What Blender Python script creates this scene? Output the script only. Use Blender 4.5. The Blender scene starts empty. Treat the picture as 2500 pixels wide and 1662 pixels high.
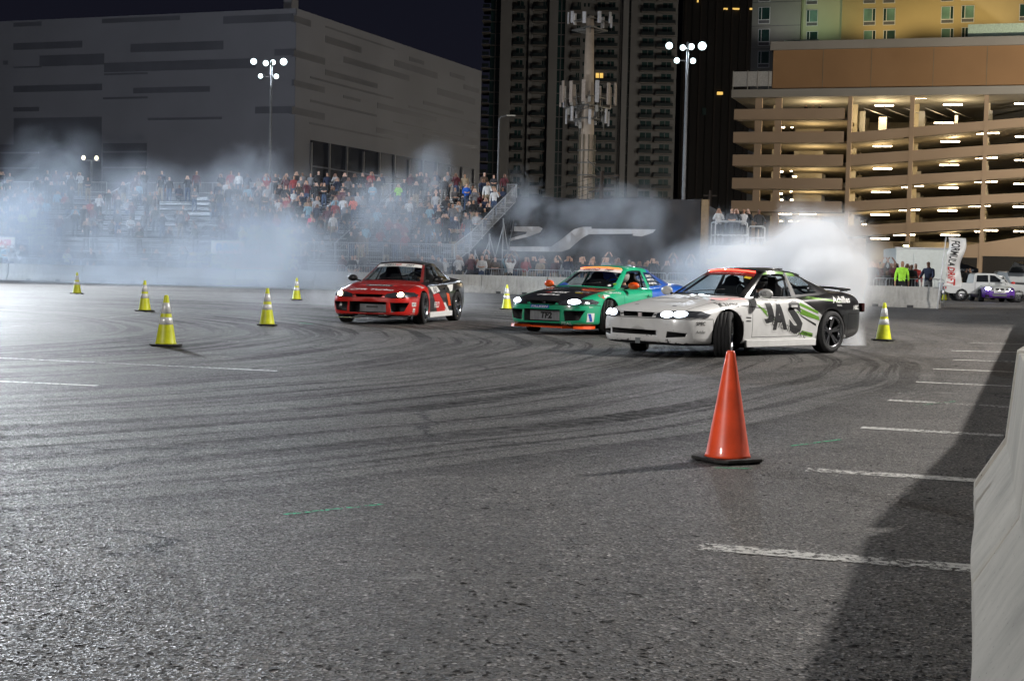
import bpy, bmesh, math, random
from mathutils import Vector, Matrix, Euler, noise as mnoise
from mathutils.bvhtree import BVHTree

R = math.radians
rnd = random.Random(7)
scene = bpy.context.scene
COL = scene.collection

# ------------------------------------------------------------------ camera
CAM = Vector((0, 0, 1.2))
FPX = 3700.0                                   # focal length in pixels of the 2500 px wide photograph
PITCH = math.atan(179 / FPX)
ROLL = math.atan(0.0231)
_F = Vector((0, math.cos(PITCH), -math.sin(PITCH)))
_R0 = Vector((1, 0, 0))
_U0 = _R0.cross(_F)
_R = _R0 * math.cos(ROLL) + _U0 * math.sin(ROLL)
_U = -_R0 * math.sin(ROLL) + _U0 * math.cos(ROLL)
cam_d = bpy.data.cameras.new('camera')
cam_d.sensor_width = 36
cam_d.lens = 36 * FPX / 2500
cam_d.clip_start = 0.1
cam_d.clip_end = 3000
cam = bpy.data.objects.new('camera', cam_d)
cam.matrix_world = Matrix(((_R.x, _U.x, -_F.x, CAM.x), (_R.y, _U.y, -_F.y, CAM.y), (_R.z, _U.z, -_F.z, CAM.z), (0, 0, 0, 1)))
COL.objects.link(cam)
scene.camera = cam

def ray(px, py):
    return _F + _R * ((px - 1250) / FPX) - _U * ((py - 831) / FPX)
def W(px, py, Y):
    d = ray(px, py)
    return CAM + d * (Y / d.y)
def G(px, py, z=0.0):
    d = ray(px, py)
    return CAM + d * ((z - CAM.z) / d.z)
def PIX(p):
    v = Vector(p) - CAM
    d = v.dot(_F)
    return 1250 + v.dot(_R) / d * FPX, 831 - v.dot(_U) / d * FPX

# ------------------------------------------------------------------ world, lights, exposure
world = bpy.data.worlds.new('World')
scene.world = world
world.use_nodes = True
_wn = world.node_tree
_bg = _wn.nodes['Background']
_tc = _wn.nodes.new('ShaderNodeTexCoord'); _sx = _wn.nodes.new('ShaderNodeSeparateXYZ')
_cr = _wn.nodes.new('ShaderNodeValToRGB')
_wn.links.new(_tc.outputs['Generated'], _sx.inputs[0]); _wn.links.new(_sx.outputs['Z'], _cr.inputs[0])
_cr.color_ramp.elements[0].position = 0.0; _cr.color_ramp.elements[0].color = (0.0085, 0.0085, 0.0135, 1)
_cr.color_ramp.elements[1].position = 0.35; _cr.color_ramp.elements[1].color = (0.0035, 0.0042, 0.0095, 1)
_wn.links.new(_cr.outputs[0], _bg.inputs[0])
_bg.inputs[1].default_value = 1.0

def spot(name, loc, target, watts, color, angle=150, radius=0.7, blend=0.6):
    l = bpy.data.lights.new(name, 'SPOT')
    l.energy = watts; l.color = color; l.spot_size = R(angle); l.spot_blend = blend; l.shadow_soft_size = radius
    o = bpy.data.objects.new(name, l)
    o.location = loc
    o.rotation_euler = (Vector(target) - Vector(loc)).to_track_quat('-Z', 'Y').to_euler()
    COL.objects.link(o)
    return o

MAST_LEFT_SEEN = (-17.3, 107, 14.9)
MAST_RIGHT_SEEN = (10.5, 95, 15.1)
MAST_FRONT_LEFT = (-25.5, 68, 14.5)
MAST_RIGHT = (19.5, 25.5, 14)
MAST_BEHIND_LEFT = (-26, -16, 14)
MAST_CROWD_FILL = (34, -22, 15)  # unseen mast added to brighten the crowd and the stand
MAST_SMOKE_FILL = (-52, 66, 13)  # unseen mast added off to the left to light the smoke sideways
MAST_PADDOCK_FILL = (42, 62, 13)  # unseen mast added to brighten the vehicles at far right
MAST_LOT = (78, 150, 16)
spot('flood_lamp_light', MAST_FRONT_LEFT, (-6, 18, 0), 60000, (0.88, 0.94, 1.0), 140)
spot('flood_lamp_light', MAST_RIGHT, (2, 12, 0), 31000, (1.0, 0.95, 0.89), 165, 0.45, 0.3)
spot('flood_lamp_light', MAST_BEHIND_LEFT, (0, 36, 2), 34000, (1.0, 0.96, 0.92), 70)
spot('flood_lamp_light', MAST_CROWD_FILL, (-6, 95, 9), 165000, (1.0, 0.96, 0.93), 32)
spot('flood_lamp_light', MAST_LEFT_SEEN, (-8, 74, 2), 16000, (0.78, 0.87, 1.0), 110)
spot('flood_lamp_light', MAST_RIGHT_SEEN, (4, 66, 0), 9000, (0.78, 0.87, 1.0), 110)
spot('flood_lamp_light', MAST_SMOKE_FILL, (-8, 72, 3), 110000, (0.76, 0.87, 1.0), 100)
spot('flood_lamp_light', MAST_PADDOCK_FILL, (22, 78, 0), 30000, (1.0, 0.97, 0.93), 90)
spot('flood_lamp_light', MAST_LOT, (55, 195, 14), 75000, (1.0, 0.88, 0.70), 150)

scene.view_settings.view_transform = 'Standard'
scene.view_settings.look = 'None'
scene.view_settings.gamma = 1
scene.view_settings.use_curve_mapping = False
scene.view_settings.exposure = 0.0
scene.cycles.max_bounces = 6
scene.cycles.diffuse_bounces = 2
scene.cycles.glossy_bounces = 3
scene.cycles.transmission_bounces = 4
scene.cycles.transparent_max_bounces = 12
scene.cycles.volume_bounces = 1
scene.cycles.volume_step_rate = 1.0
scene.cycles.volume_max_steps = 96
scene.cycles.sample_clamp_indirect = 6
scene.cycles.use_adaptive_sampling = True
scene.cycles.adaptive_threshold = 0.04
scene.cycles.caustics_reflective = False
scene.cycles.caustics_refractive = False

# ------------------------------------------------------------------ materials
_M = {}
def pmat(name, col, rough=0.6, metal=0.0, var=0.18, scale=6.0, bump=0.0, bscale=40.0, emit=0.0, ecol=None, coat=0.0, spec=0.5, alpha=1.0):
    """Principled material whose colour wanders a little with noise, so nothing is perfectly flat."""
    if name in _M: return _M[name]
    m = bpy.data.materials.new(name); m.use_nodes = True
    nt = m.node_tree; b = nt.nodes['Principled BSDF']
    c = (*col, 1)
    b.inputs['Roughness'].default_value = rough
    b.inputs['Metallic'].default_value = metal
    b.inputs['Coat Weight'].default_value = coat
    b.inputs['Specular IOR Level'].default_value = spec
    b.inputs['Alpha'].default_value = alpha
    if var > 0:
        tc = nt.nodes.new('ShaderNodeTexCoord')
        n = nt.nodes.new('ShaderNodeTexNoise'); n.inputs['Scale'].default_value = scale; n.inputs['Detail'].default_value = 5
        nt.links.new(tc.outputs['Object'], n.inputs['Vector'])
        mp = nt.nodes.new('ShaderNodeMapRange')
        mp.inputs[1].default_value = 0.3; mp.inputs[2].default_value = 0.7
        mp.inputs[3].default_value = 1 - var; mp.inputs[4].default_value = 1 + var * 0.6
        nt.links.new(n.outputs['Fac'], mp.inputs[0])
        mx = nt.nodes.new('ShaderNodeVectorMath'); mx.operation = 'SCALE'
        mx.inputs[0].default_value = col
        nt.links.new(mp.outputs[0], mx.inputs['Scale'])
        nt.links.new(mx.outputs[0], b.inputs['Base Color'])
    else:
        b.inputs['Base Color'].default_value = c
    if bump > 0:
        tc = nt.nodes.new('ShaderNodeTexCoord')
        n = nt.nodes.new('ShaderNodeTexNoise'); n.inputs['Scale'].default_value = bscale; n.inputs['Detail'].default_value = 4
        nt.links.new(tc.outputs['Object'], n.inputs['Vector'])
        bp = nt.nodes.new('ShaderNodeBump'); bp.inputs['Strength'].default_value = bump; bp.inputs['Distance'].default_value = 0.02
        nt.links.new(n.outputs['Fac'], bp.inputs['Height']); nt.links.new(bp.outputs[0], b.inputs['Normal'])
    if emit > 0:
        b.inputs['Emission Color'].default_value = (*(ecol or col), 1)
        b.inputs['Emission Strength'].default_value = emit
    _M[name] = m
    return m

def glass_mat(name, tint, trans=0.85, rough=0.03):
    """Thin sheet glass: mostly see-through, with a sharp reflection."""
    if name in _M: return _M[name]
    m = bpy.data.materials.new(name); m.use_nodes = True
    nt = m.node_tree; nt.nodes.clear()
    out = nt.nodes.new('ShaderNodeOutputMaterial')
    tr = nt.nodes.new('ShaderNodeBsdfTransparent'); tr.inputs[0].default_value = (*[t * trans for t in tint], 1)
    gl = nt.nodes.new('ShaderNodeBsdfGlossy'); gl.inputs['Roughness'].default_value = rough
    lw = nt.nodes.new('ShaderNodeLayerWeight'); lw.inputs['Blend'].default_value = .5
    pw = nt.nodes.new('ShaderNodeMath'); pw.operation = 'POWER'; pw.inputs[1].default_value = 4; nt.links.new(lw.outputs['Facing'], pw.inputs[0])
    fr = nt.nodes.new('ShaderNodeMath'); fr.operation = 'MULTIPLY_ADD'; fr.inputs[1].default_value = .6; fr.inputs[2].default_value = .04; nt.links.new(pw.outputs[0], fr.inputs[0])
    mx = nt.nodes.new('ShaderNodeMixShader')
    nt.links.new(fr.outputs[0], mx.inputs[0]); nt.links.new(tr.outputs[0], mx.inputs[1]); nt.links.new(gl.outputs[0], mx.inputs[2])
    nt.links.new(mx.outputs[0], out.inputs['Surface'])
    _M[name] = m
    return m

# ------------------------------------------------------------------ mesh builder
def frame_of(a, b):
    d = (b - a).normalized()
    h = Vector((0, 0, 1)) if abs(d.z) < 0.95 else Vector((1, 0, 0))
    u = d.cross(h).normalized(); v = d.cross(u).normalized()
    return d, u, v

class MB:
    def __init__(s): s.v = []; s.f = []; s.m = []; s.sm = []
    def face(s, idx, mi=0, smooth=False): s.f.append(tuple(idx)); s.m.append(mi); s.sm.append(smooth)
    def quad(s, a, b, c, d, mi=0):
        n = len(s.v); s.v += [Vector(a), Vector(b), Vector(c), Vector(d)]; s.face((n, n+1, n+2, n+3), mi)
    def box(s, x0, x1, y0, y1, z0, z1, mi=0, M=None):
        n = len(s.v)
        P = [Vector((x, y, z)) for z in (z0, z1) for y in (y0, y1) for x in (x0, x1)]
        if M is not None: P = [M @ p for p in P]
        s.v += P
        for q in ((0,2,3,1),(4,5,7,6),(0,1,5,4),(2,6,7,3),(0,4,6,2),(1,3,7,5)): s.face([n+i for i in q], mi)
    def bar(s, a, b, w, h, mi=0, up=None):
        """box of width w (sideways) and height h along a-b"""
        a = Vector(a); b = Vector(b); d = (b-a).normalized()
        U = Vector(up) if up else (Vector((0,0,1)) if abs(d.z) < 0.95 else Vector((0,1,0)))
        sd = d.cross(U).normalized(); u = sd.cross(d).normalized()
        n = len(s.v)
        for p in (a, b):
            for i, j in ((-1,-1),(1,-1),(1,1),(-1,1)): s.v.append(p + sd*(i*w/2) + u*(j*h/2))
        for q in ((0,1,2,3),(7,6,5,4),(0,4,5,1),(1,5,6,2),(2,6,7,3),(3,7,4,0)): s.face([n+i for i in q], mi)
    def tube(s, pts, r, k=8, mi=0, smooth=True, caps=True):
        pts = [Vector(p) for p in pts]; rr = r if isinstance(r, (list, tuple)) else [r]*len(pts)
        n0 = len(s.v); N = len(pts)
        d0, u, v = frame_of(pts[0], pts[1])
        for i, p in enumerate(pts):
            if i == 0: d = (pts[1]-p)
            elif i == N-1: d = (p-pts[i-1])
            else: d = (pts[i+1]-pts[i-1])
            d.normalize(); u = (u - d*u.dot(d)).normalized(); v = d.cross(u)
            for j in range(k):
                a = 2*math.pi*j/k
                s.v.append(p + (u*math.cos(a) + v*math.sin(a))*rr[i])
        for i in range(N-1):
            for j in range(k):
                s.face((n0+i*k+j, n0+i*k+(j+1)%k, n0+(i+1)*k+(j+1)%k, n0+(i+1)*k+j), mi, smooth)
        if caps:
            s.face([n0+j for j in range(k)][::-1], mi); s.face([n0+(N-1)*k+j for j in range(k)], mi)
    def lathe(s, prof, k=24, M=None, mi=0, smooth=True, closed=False, mis=None):
        """prof: (r, z) pairs turned about z"""
        n0 = len(s.v); N = len(prof)
        for (r, z) in prof:
            for j in range(k):
                a = 2*math.pi*j/k
                p = Vector((r*math.cos(a), r*math.sin(a), z))
                s.v.append(M @ p if M is not None else p)
        for i in range(N if closed else N-1):
            i2 = (i+1) % N
            for j in range(k):
                s.face((n0+i*k+j, n0+i*k+(j+1)%k, n0+i2*k+(j+1)%k, n0+i2*k+j), mis[i] if mis else mi, smooth)
        if not closed:
            if prof[0][0] > 1e-5: s.face([n0+j for j in range(k)][::-1], mis[0] if mis else mi)
            if prof[-1][0] > 1e-5: s.face([n0+(N-1)*k+j for j in range(k)], mis[-1] if mis else mi)
    def prism(s, poly, f, a, b, mi=0):
        """poly (2D list) extruded between a and b; f(p, q, t) -> 3D"""
        n = len(s.v); k = len(poly)
        for t in (a, b):
            for p, q in poly: s.v.append(Vector(f(p, q, t)))
        s.face([n+i for i in range(k)][::-1], mi); s.face([n+k+i for i in range(k)], mi)
        for i in range(k): s.face((n+i, n+(i+1) % k, n+k+(i+1) % k, n+k+i), mi)
    def ball(s, c, r, k=12, mi=0, M=None):
        c = Vector(c); rr = Vector(r) if not isinstance(r, (int, float)) else Vector((r, r, r))
        n0 = len(s.v); h = k//2
        for i in range(h+1):
            t = math.pi*i/h
            for j in range(k):
                a = 2*math.pi*j/k
                p = Vector((math.sin(t)*math.cos(a)*rr.x, math.sin(t)*math.sin(a)*rr.y, math.cos(t)*rr.z))
                s.v.append(c + (M @ p if M is not None else p))
        for i in range(h):
            for j in range(k): s.face((n0+i*k+j, n0+(i+1)*k+j, n0+(i+1)*k+(j+1) % k, n0+i*k+(j+1) % k), mi, True)
    def mesh(s, name, mats):
        me = bpy.data.meshes.new(name)
        me.from_pydata([tuple(p) for p in s.v], [], s.f)
        for m in (mats if isinstance(mats, (list, tuple)) else [mats]): me.materials.append(m)
        me.polygons.foreach_set('material_index', s.m); me.polygons.foreach_set('use_smooth', s.sm)
        bm = bmesh.new(); bm.from_mesh(me)
        bmesh.ops.remove_doubles(bm, verts=bm.verts, dist=1e-5)
        bmesh.ops.recalc_face_normals(bm, faces=bm.faces)
        bm.to_mesh(me); bm.free(); me.update()
        return me
    def build(s, name, mats, parent=None, **k):
        return link(name, s.mesh(name, mats), parent, **k)

def link(name, data, parent=None, loc=None, rot=None, **props):
    o = bpy.data.objects.new(name, data); COL.objects.link(o)
    if parent is not None: o.parent = parent
    if loc is not None: o.location = loc
    if rot is not None: o.rotation_euler = rot
    for k, v in props.items(): o[k] = v
    return o
def thing(name, label, cat, loc=(0,0,0), rz=0.0, group=None):
    o = link(name, None, None, loc, (0, 0, rz), label=label, category=cat)
    o.empty_display_size = 0.2
    if group: o['group'] = group
    return o
def tag(o, label, cat, group=None):
    o['label'] = label; o['category'] = cat
    if group: o['group'] = group
    return o
def struct(o): o['kind'] = 'structure'; return o
def dup(root, loc=None, rz=None, label=None, group=None):
    r = root.copy(); COL.objects.link(r)
    if loc is not None: r.location = loc
    if rz is not None: r.rotation_euler = (0, 0, rz)
    if label: r['label'] = label
    if group: r['group'] = group
    for ch in list(root.children):
        c = ch.copy(); COL.objects.link(c); c.parent = r
        for g in list(ch.children):
            d = g.copy(); COL.objects.link(d); d.parent = c
    return r
def bevel(o, w=0.01, seg=2, ang=40):
    m = o.modifiers.new('bevel', 'BEVEL'); m.width = w; m.segments = seg; m.limit_method = 'ANGLE'; m.angle_limit = R(ang)
    return o
def apply_mods(o):
    dg = bpy.context.evaluated_depsgraph_get(); dg.update()
    me = bpy.data.meshes.new_from_object(o.evaluated_get(dg))
    o.modifiers.clear(); old = o.data; o.data = me
    return o

# flat shapes and lettering: 2D meshes cut into small pieces and laid onto a surface
def text2d(body, size=1.0, shear=0.0, bold=0.0, space=1.0):
    """returns (verts2d, faces) scaled so the text is `size` high, starting at x=0, with its width"""
    cu = bpy.data.curves.new('t', 'FONT'); cu.body = body; cu.size = 1.0; cu.shear = shear; cu.offset = bold; cu.resolution_u = 2; cu.space_character = space
    o = bpy.data.objects.new('t', cu); COL.objects.link(o)
    dg = bpy.context.evaluated_depsgraph_get(); dg.update()
    me = bpy.data.meshes.new_from_object(o.evaluated_get(dg))
    v = [(p.co.x, p.co.y) for p in me.vertices]; f = [tuple(p.vertices) for p in me.polygons]
    bpy.data.objects.remove(o); bpy.data.curves.remove(cu); bpy.data.meshes.remove(me)
    if not v: return [], [], 0
    x0 = min(p[0] for p in v); x1 = max(p[0] for p in v); y0 = min(p[1] for p in v); y1 = max(p[1] for p in v)
    k = size / (y1 - y0)
    return [((p[0]-x0)*k, (p[1]-y0)*k) for p in v], f, (x1-x0)*k
def poly2d(pts): return [tuple(p) for p in pts], [tuple(range(len(pts)))]
def ellipse2d(cx, cy, rx, ry, k=20): return poly2d([(cx+rx*math.cos(2*math.pi*i/k), cy+ry*math.sin(2*math.pi*i/k)) for i in range(k)])
def cut2d(v, f, step):
    bm = bmesh.new()
    vs = [bm.verts.new((p[0], p[1], 0)) for p in v]
    for q in f:
        try: bm.faces.new([vs[i] for i in q])
        except ValueError: pass
    if not bm.faces: return bm
    for ax in (0, 1):
        lo = min(p.co[ax] for p in bm.verts); hi = max(p.co[ax] for p in bm.verts)
        n = int((hi-lo)/step)
        for i in range(1, n+1):
            co = [0, 0, 0]; co[ax] = lo + i*(hi-lo)/(n+1); no = [0, 0, 0]; no[ax] = 1
            bmesh.ops.bisect_plane(bm, geom=bm.verts[:]+bm.edges[:]+bm.faces[:], dist=1e-6, plane_co=co, plane_no=no)
    bmesh.ops.triangulate(bm, faces=bm.faces[:])
    return bm
def lay(shape, fn, mat, name, parent, step=0.1, thick=0.0, **props):
    """shape=(v,f); fn(u,v)->Vector or None where the surface is missed"""
    bm = cut2d(shape[0], shape[1], step)
    bad = []
    for p in bm.verts:
        q = fn(p.co.x, p.co.y)
        if q is None: bad.append(p)
        else: p.co = q
    bmesh.ops.delete(bm, geom=bad, context='VERTS')
    me = bpy.data.meshes.new(name)
    if thick > 0 and bm.faces:
        bmesh.ops.recalc_face_normals(bm, faces=bm.faces)
        bmesh.ops.solidify(bm, geom=bm.faces[:], thickness=thick)
    bm.to_mesh(me); bm.free(); me.materials.append(mat)
    return link(name, me, parent, **props)
def merge2d(lst):
    V = []; F = []
    for v, f in lst:
        n = len(V); V += v; F += [tuple(n+i for i in q) for q in f]
    return V, F
# ------------------------------------------------------------------ ground
def asphalt():
    m = bpy.data.materials.new('asphalt'); m.use_nodes = True
    nt = m.node_tree; b = nt.nodes['Principled BSDF']; L = nt.links.new
    def N(t, **k):
        n = nt.nodes.new(t)
        for a, v in k.items(): setattr(n, a, v)
        return n
    def math_(op, a, b_=None, c=None, clamp=False):
        n = N('ShaderNodeMath', operation=op); n.use_clamp = clamp
        for i, x in enumerate((a, b_, c)):
            if x is None: continue
            if isinstance(x, (int, float)): n.inputs[i].default_value = x
            else: L(x, n.inputs[i])
        return n.outputs[0]
    def rng(x, a, b_, c, d):
        n = N('ShaderNodeMapRange'); L(x, n.inputs[0])
        for i, v in enumerate((a, b_, c, d)): n.inputs[i+1].default_value = v
        return n.outputs[0]
    def noise(vec, scale, det=4, rough=.5, dist=0):
        n = N('ShaderNodeTexNoise'); L(vec, n.inputs['Vector']); n.inputs['Scale'].default_value = scale
        n.inputs['Detail'].default_value = det; n.inputs['Roughness'].default_value = rough; n.inputs['Distortion'].default_value = dist
        return n.outputs['Fac']
    tc = N('ShaderNodeTexCoord'); P = tc.outputs['Object']
    sep = N('ShaderNodeSeparateXYZ'); L(P, sep.inputs[0])
    # aggregate: fine stones, a few pale and many dark
    v1 = N('ShaderNodeTexVoronoi'); v1.inputs['Scale'].default_value = 88; L(P, v1.inputs['Vector'])
    st = N('ShaderNodeSeparateColor'); L(v1.outputs['Color'], st.inputs[0])
    fine = rng(st.outputs[0], 0, 1, .12, 1.9)
    pale = rng(st.outputs[1], .90, 1.0, 0, 3.6)
    grain = math_('ADD', fine, pale)
    big = rng(noise(P, .22, 5, .6), .3, .7, .74, 1.24)
    mid = rng(noise(P, 2.2, 6, .65), .3, .7, .68, 1.28)
    tone = math_('MULTIPLY', math_('MULTIPLY', grain, big), mid)
    # tyre crumbs: dark specks gathered in patches
    crumb = rng(noise(P, 16, 6, .72), .54, .575, 0, 1)
    where = rng(noise(P, .5, 3), .40, .60, .25, 1)
    crumb = math_('MULTIPLY', crumb, where)
    # drifting tracks: arcs round the turning point, streaked along the arc
    def arcs(cx, cy, scale_r, scale_a, r0, r1, soft, lo, hi, seed):
        dx = math_('SUBTRACT', sep.outputs[0], cx); dy = math_('SUBTRACT', sep.outputs[1], cy)
        wob = rng(noise(P, .09, 2), 0, 1, -.7, .7)
        r = math_('ADD', math_('SQRT', math_('ADD', math_('MULTIPLY', dx, dx), math_('MULTIPLY', dy, dy))), wob)
        a = math_('ARCTAN2', dy, dx)
        cv = N('ShaderNodeCombineXYZ'); L(math_('MULTIPLY', r, scale_r), cv.inputs[0]); L(math_('MULTIPLY', a, scale_a), cv.inputs[1]); cv.inputs[2].default_value = seed
        n = noise(cv.outputs[0], 1.0, 6, .70)
        band = math_('MULTIPLY', rng(r, r0-soft, r0+soft, 0, 1), rng(r, r1+soft, r1-soft, 0, 1))
        return math_('MULTIPLY', rng(n, lo, hi, 0, 1), band)
    A = arcs(-16, 24, 3.2, 1.3, 9, 21.9, .5, .47, .535, 3.1)
    B = arcs(-22, 33, 2.0, 1.5, 10, 31, 2.0, .49, .56, 8.4)
    C = arcs(-60, 150, 1.5, 9.0, 97, 122, 4.0, .48, .62, 1.7)
    tracks = math_('MAXIMUM', math_('MAXIMUM', A, math_('MULTIPLY', B, .6)), math_('MULTIPLY', C, .7))
    tracks = math_('MULTIPLY', math_('MULTIPLY', tracks, rng(noise(P, 7, 4, .7), .25, .6, .35, 1)), rng(noise(P, .13, 3, .6), .36, .56, .55, 1))
    # dusty bloom left by tyre powder
    dust = rng(noise(P, .35, 6, .7), .45, .75, 0, .35)
    # scrapes of pale chalk
    sv = N('ShaderNodeVectorMath', operation='MULTIPLY'); L(P, sv.inputs[0]); sv.inputs[1].default_value = (1.2, 3.4, 1)
    chalk = math_('MULTIPLY', rng(noise(sv.outputs[0], 1.6, 8, .8), .56, .66, 0, .7), rng(noise(P, .8, 2), .50, .60, 0, 1))
    # cracks
    v2 = N('ShaderNodeTexVoronoi', feature='DISTANCE_TO_EDGE'); v2.inputs['Scale'].default_value = .16
    wv = N('ShaderNodeTexNoise'); L(P, wv.inputs['Vector']); wv.inputs['Scale'].default_value = 1.1; wv.inputs['Detail'].default_value = 7
    wm = N('ShaderNodeVectorMath', operation='SCALE'); L(wv.outputs['Color'], wm.inputs[0]); wm.inputs['Scale'].default_value = 1.3
    wa = N('ShaderNodeVectorMath', operation='ADD'); L(P, wa.inputs[0]); L(wm.outputs[0], wa.inputs[1]); L(wa.outputs[0], v2.inputs['Vector'])
    crack = math_('MULTIPLY', rng(v2.outputs['Distance'], .0022, .0058, 1, 0), rng(noise(P, .6, 2), .44, .52, 0, 1))
    col = N('ShaderNodeVectorMath', operation='SCALE'); col.inputs[0].default_value = (.082, .077, .073)
    L(tone, col.inputs['Scale'])
    def mix(fac, a, c):
        n = N('ShaderNodeMix', data_type='RGBA'); L(fac, n.inputs[0]); L(a, n.inputs[6]); n.inputs[7].default_value = (*c, 1); return n.outputs[2]
    c = mix(dust, col.outputs[0], (.105, .098, .092))
    c = mix(math_('MULTIPLY', tracks, .92), c, (.009, .0088, .009))
    c = mix(math_('MULTIPLY', crumb, .8), c, (.010, .010, .011))
    c = mix(chalk, c, (.24, .235, .225))
    c = mix(crack, c, (.006, .006, .006))
    L(c, b.inputs['Base Color'])
    L(math_('MAXIMUM', rng(st.outputs[2], 0, 1, .42, .95), math_('MULTIPLY', tracks, .8)), b.inputs['Roughness'])
    L(rng(tracks, 0, 1, .42, .06), b.inputs['Specular IOR Level'])
    h = math_('ADD', math_('MULTIPLY', v1.outputs['Distance'], .9), math_('MULTIPLY', noise(P, 160, 2), .5))
    bp = N('ShaderNodeBump'); bp.inputs['Strength'].default_value = .42; bp.inputs['Distance'].default_value = .012
    L(h, bp.inputs['Height']); L(bp.outputs[0], b.inputs['Normal'])
    return m

def worn_paint(name, col, wear=.5, glow=0):
    """thin road paint: solid where it survives, gone where the asphalt shows"""
    m = bpy.data.materials.new(name); m.use_nodes = True
    nt = m.node_tree; b = nt.nodes['Principled BSDF']; out = nt.nodes['Material Output']
    b.inputs['Base Color'].default_value = (*col, 1); b.inputs['Roughness'].default_value = .65
    tc = nt.nodes.new('ShaderNodeTexCoord')
    n = nt.nodes.new('ShaderNodeTexNoise'); n.inputs['Scale'].default_value = 22; n.inputs['Detail'].default_value = 8; n.inputs['Roughness'].default_value = .75
    nt.links.new(tc.outputs['Object'], n.inputs['Vector'])
    n2 = nt.nodes.new('ShaderNodeTexNoise'); n2.inputs['Scale'].default_value = 1.3; n2.inputs['Detail'].default_value = 3
    nt.links.new(tc.outputs['Object'], n2.inputs['Vector'])
    a = nt.nodes.new('ShaderNodeMath'); a.operation = 'MULTIPLY_ADD'; a.inputs[1].default_value = .35; nt.links.new(n2.outputs['Fac'], a.inputs[0]); nt.links.new(n.outputs['Fac'], a.inputs[2])
    mp = nt.nodes.new('ShaderNodeMapRange'); nt.links.new(a.outputs[0], mp.inputs[0])
    mp.inputs[1].default_value = wear + .17; mp.inputs[2].default_value = wear + .21
    tr = nt.nodes.new('ShaderNodeBsdfTransparent'); mx = nt.nodes.new('ShaderNodeMixShader')
    nt.links.new(mp.outputs[0], mx.inputs[0]); nt.links.new(b.outputs[0], mx.inputs[1]); nt.links.new(tr.outputs[0], mx.inputs[2])
    mp.inputs[3].default_value = 0; mp.inputs[4].default_value = 1
    nt.links.new(mx.outputs[0], out.inputs['Surface'])
    return m

g = MB(); g.quad((-600,-120,0),(600,-120,0),(600,1200,0),(-600,1200,0))
struct(g.build('ground', [asphalt()]))

LINEW = worn_paint('worn_white_paint', (.62,.61,.58), .50)
LINEF = worn_paint('faint_white_paint', (.55,.55,.53), .43)
LINEG = worn_paint('green_marking_paint', (.02,.42,.20), .50)
def stroke(p0, p1, w, mat, name='road_marking', z=.004):
    """painted line between two ground points given by photograph pixels"""
    a = G(*p0); b_ = G(*p1); d = (b_-a).normalized(); s = Vector((-d.y, d.x, 0))*w/2
    k = MB(); k.quad(a-s+Vector((0,0,z)), b_-s+Vector((0,0,z)), b_+s+Vector((0,0,z)), a+s+Vector((0,0,z)))
    return struct(k.build(name, [mat]))
D = 1/.9436
for (a, b_) in (((1608,1259),(2300,1315)),((1858,1082),(2340,1113)),((1984,985),(2345,1006)),((2047,922),(2350,939)),((2110,880),(2355,891)),((2150,850),(2359,858)),
                ((2195,829),(2359,834)),((2190,808),(2359,812)),((2230,790),(2359,793))):
    stroke((a[0]*D, a[1]*D), (b_[0]*D, b_[1]*D), .17 if a[1] > 900 else .13, LINEW)
for (a, b_, w) in (((-60,876),(225,889),.10),((-60,822),(640,855),.10),((0,755),(420,716),.06),((0,800),(350,812),.08),((370,775),(900,812),.06),((180,820),(560,812),.05),((1990,903),(2140,908),.05)):
    stroke((a[0]*D, a[1]*D), (b_[0]*D, b_[1]*D), w, LINEF if w < .10 else LINEW)
for (a, b_, w) in (((655,1186),(882,1162),.035),((1820,1028),(1936,1013),.03),((1645,1078),(1735,1080),.04),((690,744),(720,747),.05),((2110,935),(2200,925),.03)):
    stroke((a[0]*D, a[1]*D), (b_[0]*D, b_[1]*D), w, LINEG)

# rubber crumbs torn from the tyres, thickest near the camera
b = MB(); rc = random.Random(11)
for i in range(7500):
    Y = 4.4 + 18*rc.random()**1.7; X = rc.uniform(-.36, .37)*Y
    dens = mnoise.noise(Vector((X*.5, Y*.5, 3)))
    if dens < rc.uniform(-.55, .25) and i % 3: continue
    if X < -.05*Y and rc.random() < .55: continue
    r = (.0030 + .0070*rc.random()**3)*(1 if rc.random() < .992 else 2.4); k_ = rc.randint(4, 6); a0 = rc.uniform(0, 6.28); st_ = rc.uniform(1, 2.6); rot = rc.uniform(0, 3.14)
    n = len(b.v)
    for j in range(k_):
        a = a0 + 2*math.pi*j/k_; x_ = math.cos(a)*r*st_*rc.uniform(.7, 1.2); y_ = math.sin(a)*r*rc.uniform(.7, 1.2)
        b.v.append(Vector((X + x_*math.cos(rot)-y_*math.sin(rot), Y + x_*math.sin(rot)+y_*math.cos(rot), .001)))
    b.v.append(Vector((X, Y, .0015 + r*rc.uniform(.12, .35))))
    for j in range(k_): b.face((n+j, n+(j+1) % k_, n+k_))
o = b.build('rubber_crumbs', [pmat('crumb_rubber', (.010,.010,.011), .95)]); o['kind'] = 'stuff'; o['label'] = 'black rubber crumbs scattered over the near asphalt'
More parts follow.
